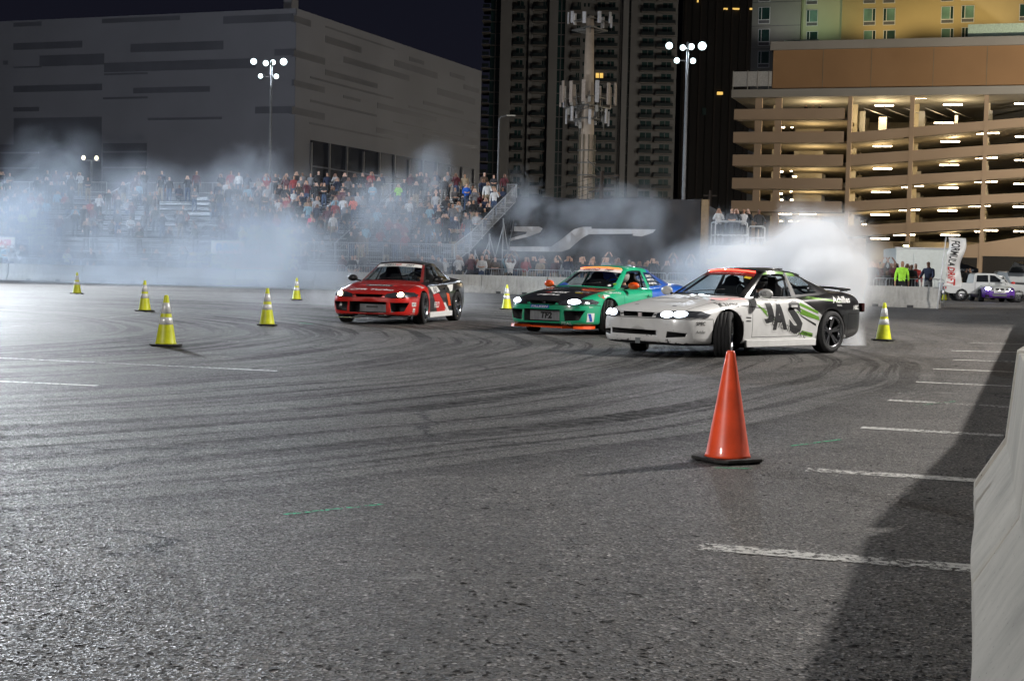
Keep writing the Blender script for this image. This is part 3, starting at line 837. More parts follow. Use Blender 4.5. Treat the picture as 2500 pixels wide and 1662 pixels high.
# ---- white, black and green car
def dress_white(c):
    r = c['root']
    J = [(.34,.80),(.10,.80),(-.02,.52),(.03,.40),(.22,.36),(.33,.43),(.30,.53),(.17,.52)]
    # big JAS letters with a pale outline
    def big(pts, grow=0):
        cx = sum(p[0] for p in pts)/len(pts); cz = sum(p[1] for p in pts)/len(pts)
        return pts
    jl = [(.36,.79),(.14,.79),(.115,.69),(.17,.69),(.205,.52),(.255,.50),(.31,.55),(.37,.52),(.31,.43),(.20,.42),(.10,.50),(.05,.69),(.03,.79)]
    jl = [(.40,.80),(.12,.80),(.12,.72),(.20,.72),(.22,.56),(.26,.53),(.31,.55),(.33,.60),(.42,.57),(.38,.48),(.27,.43),(.16,.46),(.11,.55),(.10,.72),(.10,.80)]
    for off, k, m in ((.0030, 1, WHITE), (.0050, 0, DGREY)):
        for body, x, z, h, w in (('J', .43, .47, .34, .25), ('A', .21, .37, .43, .36), ('S', -.16, .31, .49, .36)):
            v, f, tw = text2d(body, h + .05*k, -.14, .05 + .03*k)
            lay(([(a/tw*(w+.05*k) - .025*k, b - .025*k) for a, b in v], f), c['L'](x, z, off), m, 'lettering', r, .06)
    # script "Performance": a running hand drawn with a thin pen line
    pts = []
    v, f, tw = text2d('Performance', .14, .45, -.012)
    v = [((a/tw)*.98, b + -(a/tw)*.24) for a, b in v]
    lay((v, f), c['L'](.34, .47, .0068), INK, 'lettering', r, .1)
    lay(merge2d([poly2d([(.30+.10*math.cos(t), 0.5+.09*math.sin(t)) for t in [i*math.pi/8 for i in range(9)]] + [(.30+.088*math.cos(t), 0.5+.078*math.sin(t)) for t in [(8-i)*math.pi/8 for i in range(9)]])]), c['L'](.55, .0, .0068), INK, 'lettering', r, .1)
    shp(c, 'L', [(.62,.77),(.20,.57),(.16,.52),(.30,.53)], LIME, .0075)
    shp(c, 'L', [(-.36,.62),(-.95,.50),(-.92,.56),(-.42,.70)], LIME, .0075)
    shp(c, 'L', [(-.40,.74),(-.92,.60),(-.90,.64),(-.42,.79)], LIME, .0078)
    shp(c, 'L', [(-.55,.84),(-1.55,.77),(-1.5,.80),(-.6,.87)], LIME, .0078)
    shp(c, 'L', [(-.20,.35),(-.78,.25),(-.80,.31),(-.25,.40)], LIME, .0072)
    shp(c, 'L', [(-.42,.60),(-.50,.56),(-.86,.42),(-.86,.45)], INK, .0085)
    shp(c, 'L', [(-.36,.36),(-.50,.33),(-.80,.26),(-.80,.28)], INK, .0085)
    shp(c, 'L', [(1.12,.735),(.2,.665),(.2,.672),(1.12,.75)], INK, .0085)
    txt(c, 'L', 'BC RACING', 1.40, .705, .055, INK, .25, .02, off=.008, maxw=.40)
    txt(c, 'L', 'SPEC', 1.93, .45, .05, INK, .2, .02, maxw=.17); txt(c, 'L', 'Achilles', 1.93, .34, .04, INK, .3, .0, maxw=.17)
    txt(c, 'L', 'Achilles', -1.30, .765, .10, WHITE, .2, .03, maxw=.50); txt(c, 'L', 'RADIAL', -1.40, .715, .028, WHITE, .2, .0)
    txt(c, 'L', 'HBC', -1.88, .66, .07, WHITE, .2, .03)
    x = .82
    for s_, mt in (('Blacklist', DGREY), ('D\u00d7G', INK), ('ROYAL ROSE', REDV), ('A-SPEC', INK), ('GARUDA', INK), ('MOTOVICITY', REDV)):
        txt(c, 'L', s_, x, .185, .042, mt, .1, .01, maxw=.19); x -= .285
    txt(c, 'L', 'MATICA', -.02, .775, .03, WHITE, 0, .01); txt(c, 'L', 'J\u00b7W', -.24, .775, .03, WHITE, 0, .01)
    # mirror lettering
    v, f, w = text2d('HALOS', .06, 0, .01)
    lay(([((a/w)*.14, b) for a, b in v], f), lambda u, q: Vector((.585 - .25*(u-.07)**2*4, .855+u+.005, .87+q)), INK, 'lettering', r, .3)
    # door window gasket highlights, quarter window vent
    rear_wing(r, c['black'], .995, .02); roof_vent(r, c['black'])
    vent = MB(); vent.tube([(-.95,.655,.985),(-.95,.685,.985)], .05, 14); vent.build('window_vent', [CHROME], r)
    # hood pins, vents and the dull repaired patch
    for (x_, y_) in ((1.85,.35),(1.85,-.35),(1.25,.55),(1.25,-.55)):
        shp(c, 'T', [(y_-.04,x_-.03),(y_+.04,x_-.02),(y_+.05,x_+.01),(y_-.02,x_+.02)], INK, .008, 'hood_pin')
    shp(c, 'T', [(-.36,1.58),(.30,1.58),(.22,1.30),(-.28,1.30)], pmat('satin_patch', (.42,.42,.42), .7), .007, 'hood_patch')
    shp(c, 'T', [(.0,1.32),(.30,1.28),(.30,1.24),(.02,1.27)], INK, .010, 'hood_vent')
    shp(c, 'T', [(-.40,1.36),(-.10,1.33),(-.10,1.29),(-.38,1.31)], INK, .010, 'hood_vent')
    # skirt and grille badge
    sk = MB(); sk.box(-.86, .86, .845, .885, .125, .235); bevel(sk.build('side_skirt', [c['white']], r), .012)
    sk = MB(); sk.box(-.86, .86, -.885, -.845, .125, .235); bevel(sk.build('side_skirt', [c['white']], r), .012)
    g = MB(); g.box(2.16,2.175,-.03,.03,.545,.60); g.build('badge', [pmat('badge', (.8,.7,.7), .3)], r)
    tp = MB(); tp.box(2.205,2.215,-.04,.05,.17,.27); tp.build('tape_patch', [pmat('grey_tape', (.2,.22,.23), .7)], r)
    for (x_, l_) in ((1.05,.16),(1.0,.14)): shp(c, 'L', [(.86,x_-.50),(.74,x_-.505),(.74,x_-.49),(.86,x_-.485)], INK, .008, 'fender_slot')
    tl = MB(); tl.box(-2.30,-2.22,.45,.79,.62,.76); bevel(tl.build('tail_light', [pmat('tail_lens', (.05,.004,.004), .2)], r), .02)
    # dots along the windscreen edge
    for i in range(8):
        v, f = ellipse2d(.045+.0*i, .16+.075*i, .010, .014, 8)
        lay((v, f), c['WS'](.010), WHITE, 'sticker_dot', r, .3)
    lay(poly2d([(.84,.72),(.93,.69),(.94,.77),(.85,.79)]), c['WS'](.012), YELV, 'sticker', r, .3)

def cut_openings(kind):
    if kind == 'slot':
        return [([(-.26,.548),(.26,.548),(.29,.615),(-.29,.615)], 2.02), ([(-.50,.30),(.34,.30),(.34,.365),(-.50,.375)], 2.03),
                ([(.50,.27),(.74,.29),(.76,.34),(.52,.36)], 1.9), ([(-.74,.29),(-.54,.27),(-.54,.36),(-.76,.34)], 1.9)]
    return [([(-.26,.545),(.26,.545),(.29,.60),(-.29,.60)], 2.02), ([(-.40,.235),(.36,.235),(.36,.45),(-.40,.45)], 1.98),
            ([(.46,.25),(.70,.27),(.78,.44),(.44,.44)], 1.86), ([(-.70,.27),(-.46,.25),(-.44,.44),(-.78,.44)], 1.86)]

def place(root, x, y, heading):
    """heading: direction the nose points, as an angle from +X"""
    root.location = (x, y, 0.0); root.rotation_euler = (0, 0, heading)

HEADW = pmat('headlamp_white', (1,1,1), .3, var=0, emit=22, ecol=(.86,.92,1.0))
HEADY = pmat('headlamp_warm', (1,1,1), .3, var=0, emit=26, ecol=(1.0,.80,.50))
LEDRED = pmat('led_red', (1,.05,.03), .3, var=0, emit=8, ecol=(1.0,.05,.03))
LEDOR = pmat('led_orange', (1,.2,.05), .3, var=0, emit=2.5, ecol=(1.0,.17,.04))

_white = (.80,.80,.79); _blk = (.012,.012,.013); _grn = (.15,.34,.04)
PW = paint('white_black_paint', _white, [(_blk, [(-1,0,2.1,1.95*1.0+.28)]), (_blk, [(-1,0,0,1.62),(0,0,1,.50)])], chips=False)
PWB = paint('white_bumper_paint', _white, [], chips=True)
PB = paint('black_paint', _blk, [])
PG = paint('lime_paint', _grn, [])
PGB = paint('lime_black_paint', _grn, [(_blk, [(-1,0,0,.70)])])
car_w = make_coupe(dict(name='drift_car', label='white drift coupe with black rear, lime stripes and a red light strip', group='drifting coupes',
    cuts=cut_openings('slot'),
    mats=dict(body=PW, front_bumper=PWB, hood=PW, door=PW, rear_bumper=PB, trunk_lid=PB, roof=PB, pillar=PB, screen_edge=PB, side_frame=CHROME and PB, rail=PGB),
    glass=dict(mat=GLASS, open='l'), steer=R(33), rim=DARKALLOY, lamp_mat=HEADW,
    beams=[(.50,.585,.085,.034),(.66,.59,.075,.034)], mirror=pmat('mirror_white', (.6,.6,.58), .3, coat=.5),
    banner=pmat('banner_dark_red', (.10,.008,.008), .5), banner_text='FORMULA DRIFT', banner_ink=pmat('banner_ink_red', (.6,.25,.24), .5),
    led=LEDRED, led_spans=[(.10,.42),(.44,.93)],
    dress=lambda c: dress_white(dict(c, black=PB, white=PWB))))
place(car_w, 3.36, 22.90, R(-136))

# ---- green, black and blue car
def dress_green(c):
    r = c['root']
    b = MB(); K = 24; row = []
    for i in range(K+1):
        y = -.84 + 1.68*i/K; h = c['bvh'].ray_cast(Vector((4, y*.985, .26)), Vector((-1, 0, 0)))
        x = (h[0].x if h[0] is not None and h[0].x > 1.5 else 1.66) + .035; row.append((x, y))
    for (x, y) in row: b.v += [Vector((x-.16, y*.97, .165)), Vector((x-.01, y, .165)), Vector((x, y*1.01, .115)), Vector((x-.16, y*.97, .115))]
    for i in range(K):
        for j in range(4): b.face((i*4+j, i*4+(j+1) % 4, (i+1)*4+(j+1) % 4, (i+1)*4+j))
    b.face((0,1,2,3)); b.face((K*4+3,K*4+2,K*4+1,K*4))
    b.build('front_lip', [ORANGEV], r)
    ic = MB(); ic.box(2.0, 2.06, -.36, .32, .25, .43)
    ic.build('intercooler', [GREYMETAL], r)
    fb = MB()
    for i in range(22): x = -.35+.66*i/21; fb.box(2.06, 2.068, x-.008, x+.006, .255, .425)
    f_ = fb.build('cooler_fins', [pmat('fin_metal', (.55,.56,.58), .35, .9)], r); f_['kind'] = 'stuff'
    lay(text2d('TF2', .12, .1, .05)[:2], lambda u, v: Vector((2.072, -.13+u, .285+v)), INK, 'lettering', r, .5)
    shp(c, 'F', [(-.26,.475),(.14,.475),(.14,.53),(-.26,.53)], BLUEV, .009, 'sticker'); txt(c, 'F', 'FALKEN', -.24, .483, .038, WHITE, .2, .02, .014, .36)
    txt(c, 'F', 'ARK', .45, .49, .03, DGREY, .2, .0, maxw=.28); txt(c, 'F', 'FEAL', .38, .19, .045, WHITE, .2, .02, maxw=.2); txt(c, 'F', 'NRG', -.76, .49, .035, INK, .2, .0)
    shp(c, 'L', [(1.98,.40),(1.80,.40),(1.80,.24),(1.98,.24)], WHITE, .009, 'sticker'); shp(c, 'L', [(1.97,.39),(1.90,.39),(1.84,.25),(1.91,.25)], BLUEV, .012, 'sticker')
    txt(c, 'L', 'Sparco', 1.94, .49, .035, WHITE, .2, .01)
    txt(c, 'L', 'GReddy', 1.22, .735, .05, WHITE, .2, .0, maxw=.45); shp(c, 'L', [(1.55,.70),(1.42,.64),(1.38,.71),(1.48,.73)], REDV, .009, 'sticker'); shp(c, 'L', [(1.44,.68),(1.20,.66),(1.24,.72),(1.36,.74)], WHITE, .011, 'sticker')
    txt(c, 'T', 'ARK', -.20, 1.66, .12, WHITE, .2, .03, maxw=.38); shp(c, 'T', [(-.34,1.62),(-.18,1.64),(-.20,1.58)], REDV, .012, 'sticker')
    txt(c, 'T', 'FEAL', -.34, 1.90, .10, WHITE, .2, .03, maxw=.50); txt(c, 'T', 'SIMPSON', .25, 1.52, .10, DGREY and pmat('faded_vinyl', (.3,.3,.3), .5), .2, .02, maxw=.30)
    shp(c, 'T', [(.30,1.60),(.46,1.60),(.46,1.57),(.30,1.57)], YELV, .012, 'sticker')
    shp(c, 'T', [(.16,1.12),(.50,1.02),(.42,1.10),(.24,1.15)], REDV, .012, 'sticker')
    for i in range(6): shp(c, 'T', [(-.46+.05*i,1.30-.02*i),(-.43+.05*i,1.30-.02*i),(-.43+.05*i,1.27-.02*i),(-.46+.05*i,1.27-.02*i)], WHITE, .012, 'sticker_dot')
    roof_vent(r, INK)
    for (cx, cy, m) in ((.90,.12,WHITE),(.955,.22,LIME)): lay(ellipse2d(cx, cy, .022, .05, 12), c['WS'](.010), m, 'sticker', r, .3)
    lay(ellipse2d(.5,.885,.055,.055,18), c['WS'](.014), REDV, 'banner_emblem', r, .3); lay(ellipse2d(.5,.885,.04,.03,18), c['WS'](.018), WHITE, 'banner_emblem', r, .3)
    lay(poly2d([(.06,.06),(.34,.05),(.12,.22)]), c['WS'](.010), BLUEV, 'sticker', r, .3)
    q = PANELS['quarter_l'][0]
    for i, s_ in enumerate(('ZEROS', 'NITTO', 'HKS')):
        v, f, w = text2d(s_, .12, 0, .02); lay(([(.14+(a/w)*.42, .60-.2*i+b) for a, b in v], f), lambda u, v_: q(u, v_)+Vector((0,.012,0)), WHITE, 'lettering', r, .3)
    g = MB(); g.ball((2.13,-.03,.585),(.02,.05,.03),10); g.build('badge', [CHROME], r)
    sk = MB(); sk.box(-.86, .86, .845, .885, .125, .235); bevel(sk.build('side_skirt', [c['paint']], r), .012)
_gr = (.012,.40,.20); _bl = (.01,.10,.48)
PGR = paint('green_blue_paint', _gr, [(_bl, [(-1,0,-.6,-.02)])])
PGH = paint('black_hood_paint', (.014,.014,.015), [])
car_g = make_coupe(dict(name='drift_car', label='green drift coupe with black hood, orange lip and orange mirrors beside the white car', group='drifting coupes',
    cuts=cut_openings('big'),
    mats=dict(body=PGR, hood=PGH, roof=PGR, pillar=PGR, screen_edge=PGR, side_frame=PGR, rail=PGR),
    glass=dict(mat=GLASS, open='l'), steer=R(25), rim=CHROME, lamp_mat=HEADW,
    beams=[(.60,.59,.10,.034)], mirror=ORANGEV, banner=WHITE, banner_text='FORMULA              DRIFT', banner_ink=DGREY,
    led=LEDOR, led_spans=[(.06,.94)], dress=lambda c: dress_green(dict(c, paint=PGR))))
place(car_g, 1.75, 29.35, R(-123))

# ---- red, black and white car
def dress_red(c):
    r = c['root']
    ic = MB(); ic.box(2.0, 2.05, -.24, .34, .25, .40); ic.build('intercooler', [pmat('dusty_intercooler', (.17,.17,.18), .6, .5, var=.4)], r)
    fb = MB(); fb.box(2.05,2.058,-.10,.14,.33,.37); fb.build('cooler_plate', [INK], r)
    sp = MB(); sp.box(1.70, 2.12, -.72, .72, .118, .134); bevel(sp.build('splitter', [CHROME], r), .004)
    shp(c, 'F', [(-.30,.155),(-.42,.13),(-.12,.13),(-.04,.23),(-.16,.23)], WHITE, .009); shp(c, 'F', [(.18,.13),(.46,.13),(.30,.23),(.20,.23)], WHITE, .009)
    shp(c, 'F', [(-.12,.14),(.18,.14),(.22,.23),(-.06,.23)], INK, .008)
    txt(c, 'T', 'CPR Turbo', -.48, 2.02, .13, WHITE, .2, .04, maxw=.92)
    shp(c, 'T', [(-.36,1.60),(.34,1.60),(.30,1.42),(-.32,1.42)], DGREY, .009, 'sticker'); txt(c, 'T', 'ENDLESS', -.22, 1.56, .09, WHITE, 0, .02, .013, .44)
    shp(c, 'T', [(-.40,1.52),(-.30,1.60),(-.28,1.44)], REDV, .013, 'sticker'); shp(c, 'T', [(.40,1.52),(.28,1.60),(.28,1.44)], REDV, .013, 'sticker')
    txt(c, 'T', 'ENJUKU RACING', -.62, .86, .07, pmat('faded_pink', (.5,.25,.25), .5), .1, .02, maxw=1.2)
    for z, s_ in ((.43,'NITTO'),(.30,'8'),(.20,'SWIFT')):
        shp(c, 'L', [(1.95,z+.02),(1.78,z+.02),(1.78,z-.06),(1.95,z-.06)] if z != .30 else [(1.90,z+.03),(1.81,z+.03),(1.81,z-.05),(1.90,z-.05)], WHITE, .009, 'sticker')
        txt(c, 'L', s_, 1.93 if z != .30 else 1.88, z-.045, .05, DGREY, 0, .01, .014, .13 if z != .30 else .05)
    shp(c, 'F', [(-.74,.30),(-.68,.29),(-.68,.41),(-.72,.42)], WHITE, .009, 'sticker')
    # black and white side livery
    shp(c, 'L', [(.80,.75),(.25,.76),(.05,.66),(.55,.60)], WHITE, .008)
    shp(c, 'L', [(.62,.60),(.15,.62),(-.55,.22),(.2,.22)], REDV, .010)
    shp(c, 'L', [(-.55,.78),(-1.0,.80),(-.88,.66),(-.70,.64)], WHITE, .008)
    shp(c, 'L', [(-.1,.40),(-.35,.42),(-.80,.20),(-.5,.2)], WHITE, .009)
    shp(c, 'L', [(-.42,.62),(-.62,.60),(-.80,.34),(-.62,.34)], ORANGEV, .009)
    txt(c, 'L', 'RAD', .55, .64, .10, DGREY, .1, .02, .013); txt(c, 'L', 'FIELD', .5, .32, .12, WHITE, .1, .02, .013)
    txt(c, 'L', 'TEIN', 1.30, .72, .05, WHITE, .1, .02)
    lay(ellipse2d(.5,.885,.055,.055,18), c['WS'](.014), REDV, 'banner_emblem', r, .3); lay(ellipse2d(.5,.885,.04,.03,18), c['WS'](.018), WHITE, 'banner_emblem', r, .3)
    roof_vent(r, INK)
    sk = MB(); sk.box(-.86, .86, .845, .885, .125, .235); bevel(sk.build('side_skirt', [WHITE], r), .012)
_rd = (.62,.016,.010)
PR = paint('red_black_paint', _rd, [((.02,.02,.022), [(-1,0,.3,-.72)])], metal=.1)
PRH = paint('red_hood_paint', (.40,.014,.010), [])
car_r = make_coupe(dict(name='drift_car', label='red drift coupe with warm headlights and white windscreen banner', group='drifting coupes',
    cuts=cut_openings('big'),
    mats=dict(body=PR, hood=PRH, roof=PB, pillar=PB, screen_edge=paint('dark_red', (.20,.02,.02), []), side_frame=PB, rail=PB),
    glass=dict(mat=GLASS, open='l'), steer=R(6), rim=CHROME, lamp_mat=HEADY,
    beams=[(.62,.59,.055,.038)], mirror=pmat('mirror_black', (.015,.015,.016), .3), banner=WHITE, banner_text='FORMULA              DRIFT', banner_ink=DGREY,
    dress=dress_red))
place(car_r, -2.36, 32.2, R(-103))
# ------------------------------------------------------------------ cones
def safety_yellow():
    return pmat('lime_cone_vinyl', (.62,.66,.015), .45, var=.22, scale=7)
CONE_Y = safety_yellow(); CONE_O = pmat('orange_cone_vinyl', (.95,.10,.03), .42, var=.20, scale=7, coat=.25)
REFL = pmat('reflective_sleeve', (.72,.73,.72), .25, .2, var=.08, scale=30); CBASE = pmat('cone_base_rubber', (.022,.021,.02), .7, var=.5, scale=8, bump=.3)
def make_cone(label, kind, group):
    t = thing('traffic_cone', label, 'traffic cone', group=group)
    H = .705
    def rad(z): return .026 + (.142-.026)*(1-(z-.03)/(H-.03))
    b = MB()
    oct_ = [(-.19,-.13),(-.13,-.19),(.13,-.19),(.19,-.13),(.19,.13),(.13,.19),(-.13,.19),(-.19,.13)]
    b.prism(oct_, lambda p, q, z: (p, q, z), .012, .034)
    for sx in (-1, 1):
        for sy in (-1, 1): b.box(sx*.12-.03, sx*.12+.03, sy*.12-.03, sy*.12+.03, 0, .012)
    o = b.build('base', [CBASE], t); bevel(o, .006)
    c = MB()
    prof = [(rad(.034)+.006, .034), (rad(.05)+.002, .05)] + [(rad(z), z) for z in (.06,.2,.35,.5,.6,.66)]
    prof += [(rad(.685), .685), (rad(.70)-.002, .70), (rad(.70)-.008, H), (.012, H), (.012, .66)]
    c.lathe(prof, 40)
    c.build('cone_body', [CONE_O if kind == 'orange' else CONE_Y], t)
    if kind != 'orange':
        for z0, z1 in ((.30, .40), (.45, .60)):
            s = MB(); s.lathe([(rad(z0)+.0005, z0), (rad(z0)+.0035, z0+.002), (rad(z1)+.0035, z1-.002), (rad(z1)+.0005, z1)], 40)
            s.build('reflective_collar', [REFL], t)
    return t
oc = make_cone('plain orange traffic cone with black base standing alone in the foreground', 'orange', 'traffic cones')
p = G(1776, 1126); oc.location = p; oc.rotation_euler = (0, 0, R(28))
LG = 'lime cones with two white collars'
yc = make_cone('', 'lime', LG)
cones = [((382,797),'lime cone nearest the camera on the left, with a long dark shadow'),
         ((333,717),'lime cone just behind the nearest lime cone, left of it'),
         ((615,750),'lime cone standing alone between the left pair and the red car'),
         ((177,677),'faint lime cone in thin smoke at the far left'),
         ((683,691),'faint lime cone in the smoke just left of the red car'),
         ((1167,713),'lime cone between the red and green drifting cars'),
         ((2035,785),'lime cone behind the rear end of the white drifting car'),
         ((2175,692),'small lime cone at the foot of the feather flag')]
for i, ((x, y), lab) in enumerate(cones):
    c = yc if i == 0 else dup(yc)
    c['label'] = lab; c.location = G(x*D, y*D); c.rotation_euler = (0, 0, rnd.uniform(-.6, .6))

# ------------------------------------------------------------------ concrete barriers
def concrete(name, col, grime=.5, scr_=.64):
    m = bpy.data.materials.new(name); m.use_nodes = True
    nt = m.node_tree; b = nt.nodes['Principled BSDF']; L = nt.links.new
    tc = nt.nodes.new('ShaderNodeTexCoord')
    def noise(scale, det, rough, vec=None):
        n = nt.nodes.new('ShaderNodeTexNoise'); n.inputs['Scale'].default_value = scale; n.inputs['Detail'].default_value = det; n.inputs['Roughness'].default_value = rough
        L(vec or tc.outputs['Object'], n.inputs['Vector']); return n.outputs['Fac']
    def rng(x, a, b_, c, d):
        n = nt.nodes.new('ShaderNodeMapRange'); L(x, n.inputs[0])
        for i, v in enumerate((a, b_, c, d)): n.inputs[i+1].default_value = v
        return n.outputs[0]
    n1 = rng(noise(1.5, 7, .65), .3, .75, 1.1, .72)
    st = nt.nodes.new('ShaderNodeVectorMath'); st.operation = 'MULTIPLY'; L(tc.outputs['Object'], st.inputs[0]); st.inputs[1].default_value = (6, 6, .8)
    n2 = rng(noise(1.5, 5, .6, st.outputs[0]), .45, .7, 1.0, 1-grime*.5)
    pit = rng(noise(55, 3, .6), .66, .72, 1.0, .45)
    mu = nt.nodes.new('ShaderNodeMath'); mu.operation = 'MULTIPLY'; L(n1, mu.inputs[0]); L(n2, mu.inputs[1])
    mu2 = nt.nodes.new('ShaderNodeMath'); mu2.operation = 'MULTIPLY'; L(mu.outputs[0], mu2.inputs[0]); L(pit, mu2.inputs[1])
    sc = nt.nodes.new('ShaderNodeVectorMath'); sc.operation = 'SCALE'; sc.inputs[0].default_value = col; L(mu2.outputs[0], sc.inputs['Scale'])
    scr = nt.nodes.new('ShaderNodeVectorMath'); scr.operation = 'MULTIPLY'; L(tc.outputs['Object'], scr.inputs[0]); scr.inputs[1].default_value = (1.2, 9, 7)
    s_ = rng(noise(1.4, 7, .8, scr.outputs[0]), scr_, scr_+.06, 0, .8)
    mx = nt.nodes.new('ShaderNodeMix'); mx.data_type = 'RGBA'; L(s_, mx.inputs[0]); L(sc.outputs[0], mx.inputs[6]); mx.inputs[7].default_value = (.07,.07,.075,1)
    L(mx.outputs[2], b.inputs['Base Color'])
    b.inputs['Roughness'].default_value = .85
    bp = nt.nodes.new('ShaderNodeBump'); bp.inputs['Strength'].default_value = .5; bp.inputs['Distance'].default_value = .01
    L(noise(30, 5, .7), bp.inputs['Height']); L(bp.outputs[0], b.inputs['Normal'])
    return m
CONC = concrete('barrier_concrete', (.40,.385,.35)); CONC2 = concrete('pale_barrier_concrete', (.50,.48,.43), .35, .665)
RUSTY = pmat('scraped_steel', (.20,.195,.185), .6, .3, var=.6, scale=9); NOTCHM = pmat('drain_shadow', (.05,.05,.05), .9)
JP = [(.30,0),(.30,.075),(.145,.33),(.10,.81),(-.10,.81),(-.145,.33),(-.30,.075),(-.30,0)]
def barrier_mesh(length, sculpt=False):
    """K-rail along +x from 0 to length, with dark blocks as drain-notch shade in the foot and a slot key at the ends"""
    b = MB(); n = 40 if sculpt else 6
    ys = JP
    xs = sorted(set([0, length] + [length*i/n for i in range(n+1)] + [length*.3-.2, length*.3+.2, length*.7-.2, length*.7+.2, .03, length-.03]))
    base = len(b.v)
    for x in xs:
        e = .02 if x in (0, length) else 0
        for (y, z) in JP:
            yy = y*(1-e*1.5) ; zz = z if z < .8 else z-e*.5
            if sculpt and .05 < z < .5:
                yy *= 1 + .02*math.sin(x*2.0+.6+z*2)
            if sculpt and z < .1: yy *= 1 + .012*math.sin(x*2.6)
            b.v.append(Vector((x, yy, zz)))
    K = len(JP)
    for i in range(len(xs)-1):
        notch = abs((xs[i]+xs[i+1])/2 - length*.3) < .21 or abs((xs[i]+xs[i+1])/2 - length*.7) < .21
        for j in range(K-1): b.face((base+i*K+j, base+i*K+j+1, base+(i+1)*K+j+1, base+(i+1)*K+j), 0)
    b.face([base+j for j in range(K)]); b.face([base+(len(xs)-1)*K+j for j in range(K)][::-1])
    for c in (() if sculpt else (.3, .7)):
        for s in (-1, 1): b.box(length*c-.12, length*c+.12, s*.3-.012, s*.3+.012, 0, .10, 1)  # dark blocks stand in for the shade inside drain notches
    b.box(-.012, .0, -.05, .05, .15, .70, 1); b.box(length, length+.012, -.05, .05, .15, .70, 1)
    return b
def row_of_barriers(pts, L, gap, labfn, group, mat):
    """barriers of length L laid end to end along a polyline of ground points"""
    k = 0
    seg = [(Vector(a), Vector(b_)) for a, b_ in zip(pts, pts[1:])]
    for a, b_ in seg:
        d = (b_-a); n = max(1, round(d.length/(L+gap))); Ls = d.length/n - gap; d.normalize()
        me = barrier_mesh(Ls).mesh('concrete_barrier', [mat, NOTCHM])
        for i in range(n):
            p = a + d*(i*(Ls+gap))
            o = link('concrete_barrier', me, None, p, (0, 0, math.atan2(d.y, d.x)+rnd.uniform(-.006,.006)))
            tag(o, labfn(k), 'barrier', group); bevel(o, .015, 2, 25); k += 1
    return k
_ord = ['first','second','third','fourth','fifth','sixth','seventh','eighth','ninth','tenth','eleventh','twelfth','thirteenth','fourteenth','fifteenth']
bpts = [G(-150, 678.5), G(1179, 715), G(2295, 753)]
row_of_barriers([bpts[0], bpts[1]], 3.72, .05, lambda k: 'grey concrete barrier before the crowd fence, %s piece from the left' % _ord[min(k, 14)], 'concrete barriers before the grandstand', CONC)
nb = row_of_barriers([bpts[1], bpts[2]], 3.72, .05, lambda k: 'grey concrete barrier behind the drifting cars, %s piece left of the feather flag' % _ord[max(0, 5-k)], 'concrete barriers before the grandstand', CONC)

# cream barrier at the right edge of the frame, seen along its length
dirn = Vector((.306, 1, 0)).normalized(); ang = math.atan2(dirn.y, dirn.x)
end = Vector((2.47, 8.1, 0)); side = Vector((dirn.y, -dirn.x, 0))
L1 = 2.62
for i in range(3):
    bm_ = barrier_mesh(L1-.03, True)
    o = bm_.build('jersey_barrier', [CONC2, RUSTY])
    o.location = end + side*.33 - dirn*(L1*(i+1)); o.rotation_euler = (0, 0, ang)
    bevel(o, .03, 3, 20)
    tag(o, ['pale cream barrier at the right edge, its far end in view, with a scraped gouge', 'pale cream barrier at the lower right corner, nearest in view', 'pale cream barrier beside the camera, outside the picture'][i], 'barrier', 'cream barriers along the right edge')
# ribs and scrapes moulded over the near faces
for i, (t0, z0, t1, z1, w, mt) in enumerate(()):
    par = [o for o in bpy.data.objects if o.name.startswith('jersey_barrier')][0]
    b = MB(); a = (L1-t0, .29-(z0-.07)*.6, z0); c = (L1-t1, .29-min(.155,(z1-.07)*.62), z1)
    b.bar(a, c, .02, w, 0, up=(0, .35, 1)); b.build('scrape', [mt], par)
rr = []
me = barrier_mesh(3.72).mesh('roadside_barrier', [CONC2, NOTCHM])
for i in range(11):
    s0 = Vector((2.84, 8.2, 0)); d1 = Vector((.40, 1, 0)).normalized(); d2 = Vector((.345, 1, 0)).normalized()
    p = s0 if i == 0 else s0 + d1*3.78 + d2*((i-1)*3.78)
    if i == 0: d2 = d1
    o = link('roadside_barrier', me, None, p, (0, 0, math.atan2(d2.y, d2.x)))
    tag(o, 'pale barrier beyond the right edge whose shadow falls over the parking lines', 'barrier', 'barriers beyond the right edge of the picture'); rr.append(o)

